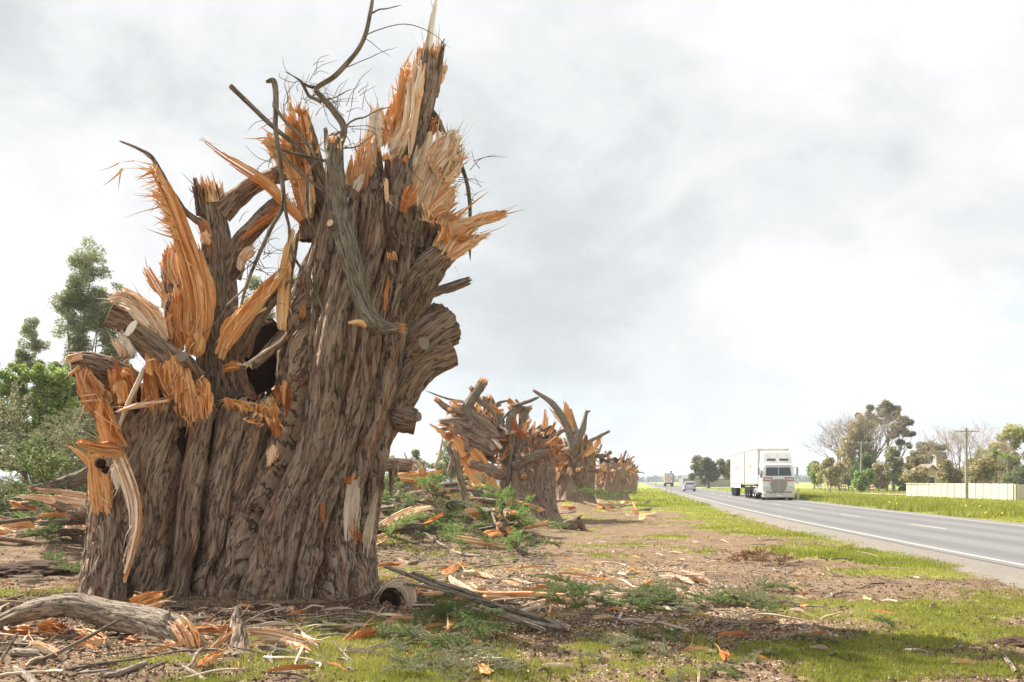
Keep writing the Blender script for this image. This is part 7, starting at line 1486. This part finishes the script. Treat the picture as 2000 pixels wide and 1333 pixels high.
boughs(BG, 26, px_box(800, 950, 1178, 1290), 'dark green cypress bough lying right in front of the pole bundle', 'dark boughs by the pole bundle', (.25, .48), .05, .28, .05)
boughs(BD, 14, px_box(690, 880, 1240, 1318), 'drying grey green cypress bough at the bottom centre', 'drying boughs at the bottom centre', (.25, .42), .02, .15, .0)
boughs(BD, 8, px_box(850, 1000, 1300, 1330), 'drying cypress bough at the bottom edge right of centre', 'drying boughs at the bottom edge', (.2, .5))
boughs(BG, 14, px_box(1090, 1190, 1150, 1222), 'soft green cypress bough at the end of the longest pale plank', 'green boughs past the long plank', (.25, .5), .05, .3, .1)
boughs(BG+BD, 30, px_box(1180, 1490, 1150, 1198), 'flat green cypress bough spread over the middle of the verge', 'flat boughs over the middle of the verge', (.3, .65), .02, .10)
boughs(BY, 46, px_box(800, 1020, 1000, 1078), 'bright green cypress bough in front of the squat trunk', 'bright boughs before the squat trunk', (.4, .8), .06, .22, .04)
boughs(BD, 18, px_box(745, 900, 1010, 1080), 'greyish cypress bough between the big trunk and the bright green ones', 'greyish boughs between the trunks', (.4, .8), .06, .2, .03)
boughs(BG+BY+BD, 62, lambda: (rg.uniform(-5.2, .3), rg.uniform(17.5, 32)), 'green bough mixed into the timber heap between the trunks', 'boughs in the heap between the trunks', (.7, 1.3), .12, .3, .05)
boughs(BG+BD, 60, lambda: (rg.uniform(-13.5, -6.8), rg.uniform(17.8, 27)), 'cypress bough on the left heap behind the big trunk', 'boughs on the left heap', (1.0, 2.4), .3, .45, .2)
boughs(BD+BG, 22, px_box(0, 200, 1030, 1100), 'cypress bough on the ground left of the big trunk', 'boughs left of the big trunk', (.4, .9), .06, .3)
boughs(BY+BG, 34, px_box(-40, 175, 1012, 1095), 'fresh green bough in the undergrowth left of the big trunk', 'undergrowth left of the big trunk', (.5, 1.0), .05, .2, .05)
boughs(BX, 7, px_box(1440, 1520, 1090, 1112), 'rusty brown dead frond on the verge', 'rusty fronds on the verge', (.6, 1.1), .03, .2)
boughs(BG, 10, px_box(1150, 1200, 968, 992), 'dark bough lying at the foot of the pronged trunk', 'dark boughs at the pronged trunk', (1.4, 2.4), .4, .2, .1)
boughs(BG, 8, px_box(1055, 1110, 1030, 1040), 'small green bough beside the root lump', 'boughs beside the root lump', (.4, .8), .05, .2)
boughs(BD+BG, 22, px_box(1150, 1750, 1205, 1325), 'small trampled bough in the grass at the lower right', 'trampled boughs at the lower right', (.15, .4), .01, .12)
up_ = empty('cypress_seedling', on_ground(965, 1040), 'upright bright green cypress seedling in front of the squat trunk', 'plant')
for k in range(13):
    st, fo = BY[k % 3]; x = (k/12-.5)*1.1+rg.normal()*.08; s = (.75+.75*abs(math.sin(k*1.9)))*.95
    for nm, me in (('stem', st), ('foliage', fo)):
        o = bpy.data.objects.new(nm, me); COL.objects.link(o); o.parent = up_; o.location = (x, rg.normal()*.2, -.05); o.scale = (s, s*.7, s*.7); o.rotation_euler = (rg.uniform(-.5, .5), R(-80)+rg.normal()*.25, rg.uniform(0, 6.28))
# drooping cypress limbs of the heap at the left, with weeping sprays
dl = empty('fallen_cypress_crown', (-9.3, 20.5, 0), 'fallen cypress crown with long drooping grey green sprays left of the big trunk', 'tree crown')
for k in range(38):
    x, y = -11.2+k*.095+rg.normal()*.5, 21.5+rg.normal()*.9; top = rg.uniform(1.6, 3.0)*math.exp(-((x+8.6)/2.4)**2)+.8; s = rg.uniform(1.0, 1.9); a = rg.uniform(2.4, 4.0)
    st, fo = BD[k % 3] if k % 4 else BG[k % 3]
    for nm, me in (('stem', st), ('foliage', fo)):
        o = bpy.data.objects.new(nm, me); COL.objects.link(o); o.parent = dl; o.location = (x+9.3, y-20.5, top); o.scale = (s, s, s); o.rotation_euler = (rg.normal()*.3, rg.uniform(.2, .6), a)
for k in range(5):
    mb = MB(); x = -10.8+k*1.0; tube(mb, [(x+2.5, 20.8, .1), (x+1.5, 20.5, 1.4-abs(k-2)*.2), (x, 20.2, 2.3-abs(k-2.5)*.3)], [.07, .05, .02], nseg=8, m=16); mb.build('limb', [M_BARK2, M_WOOD], dl)

# ------------------------------------------------------------ grass
def blades(name, pts, h, wd, mat, rg_, lean=.5):
    n = len(pts); z = hgt(pts[:, 0], pts[:, 1])-.004; a = rg_.uniform(0, 6.28, n); hh = h*rg_.uniform(.5, 1.4, n); ww = wd*rg_.uniform(.7, 1.3, n)
    s = np.stack([np.cos(a), np.sin(a), a*0], -1); l = np.stack([np.cos(a*1.7+1), np.sin(a*1.7+1), a*0], -1)*(rg_.uniform(.1, 1, n)*lean*hh)[:, None]; b = np.column_stack([pts, z])
    m_ = b+l*.35+np.array([0, 0, 1])*(hh*.6)[:, None]; t = b+l+np.array([0, 0, 1])*hh[:, None]
    V = np.stack([b-s*ww[:, None]/2, b+s*ww[:, None]/2, m_+s*ww[:, None]*.35, m_-s*ww[:, None]*.35, t], 1); k = np.arange(n)[:, None]*5
    mb = MB(); mb.add(V, [k+np.array([[0, 1, 2, 3]]), k+np.array([[3, 2, 4]])], None, np.repeat(np.clip(rg_.random(n)*.75+f2(pts[:, 0], pts[:, 1], 1.3, 3, 8)*.5, 0, 1), 5))
    return mb.build(name, [mat], kind='stuff', origin=(0, 0, 0))
def grass_pts(n, y0, y1, thr, pw=1.0, spread=.66, right=False):
    out = []
    while sum(map(len, out)) < n:
        y = y0*(y1/y0)**rg.random(40000)
        x = rg.uniform(-spread, spread, 40000)*y
        g = grassy(x, y)+rg.normal(size=40000)*.04+f2(x, y, .12, 2, 60)*.18; keep = (g > thr) & (rg.random(40000) < np.clip((g-thr)*4, .15, 1)); out.append(np.column_stack([x, y])[keep])
    return np.concatenate(out)[:n]
blades('short_grass', grass_pts(120000, 6.2, 17, .30), .040, .006, M_GRASS, rg); blades('verge_grass', grass_pts(75000, 16, 60, .34), .075, .016, M_GRASS, rg); blades('far_grass', grass_pts(42000, 55, 190, .40), .16, .06, M_GRASS, rg)
blades('dry_grass', grass_pts(30000, 6.2, 40, .16), .045, .007, M_DRYG, rg, .9)
def tall_right(n):
    y = rg.uniform(22, 100, n); x = edge_x(y)+RW+1.0+np.abs(rg.normal(size=n))*5; return np.column_stack([x, y])
P2 = tall_right(52000); cl = f2(P2[:, 0], P2[:, 1], 2.2, 3, 71) > .02; blades('roadside_weeds', P2[cl], .28, .05, M_GRASS, rg)
fl = tall_right(330); fl = fl[(fl[:, 1] < 62) & (np.abs(f2(fl[:, 0], fl[:, 1], 3.5, 2, 5)) < .12)]; mb = MB(); n = len(fl); c = np.column_stack([fl, hgt(fl[:, 0], fl[:, 1])+.30]); d1 = nrm(rg.normal(size=(n, 3)))*.06; d2 = nrm(np.cross(d1, rg.normal(size=(n, 3))))*.06
mb.add(np.stack([c-d1, c-d2, c+d1, c+d2], 1), np.arange(4*n).reshape(n, 4)); mb.build('yellow_flowers', [flat_mat('yellow_petals', (.70, .55, .03), .6)], kind='stuff', origin=(0, 0, 0))
# dark turned clods heaps in the foreground
for (px, py, w_, lb) in ((1996, 1262, .30, 'dark clod heap at the right edge'), (60, 1120, .8, 'dark overturned soil heap at the left edge')):
    c = on_ground(px, py); mb = MB(); bm = bmesh.new(); bmesh.ops.create_icosphere(bm, subdivisions=5, radius=1.0); V = np.array([v.co[:] for v in bm.verts]); f = np.array([[v.index for v in q.verts] for q in bm.faces]); bm.free()
    V = V*(1+.35*fbm(V*2.1+px, 4)[:, None]+.15*fbm(V*7+px, 3)[:, None]); V = V*np.array([w_, w_*.6, w_*.22])+c; mb.add(V, f, None, .5, 0, False); mb.build('clod_heap', [flat_mat('dark_clod', (.075, .048, .034), .95, 0, .1, .4, 20)], label=lb, cat='soil heap')

# ------------------------------------------------------------ air
hz = bpy.data.materials.new('pale_air'); hz.use_nodes = True; t = NT(hz.node_tree); t.n.clear(); ou = t.new('ShaderNodeOutputMaterial'); pv = t.new('ShaderNodeVolumePrincipled')
pv.inputs['Color'].default_value = (.80, .88, 1.0, 1); pv.inputs['Density'].default_value = HAZE; pv.inputs['Anisotropy'].default_value = .2; t.link(pv.outputs[0], ou.inputs['Volume'])
if HAZE > 0:
    mb = MB(); rbox(mb, (0, 0, 20), (11200, 11200, 56)); mb.build('haze', [hz], kind='stuff', origin=(0, 0, 0))
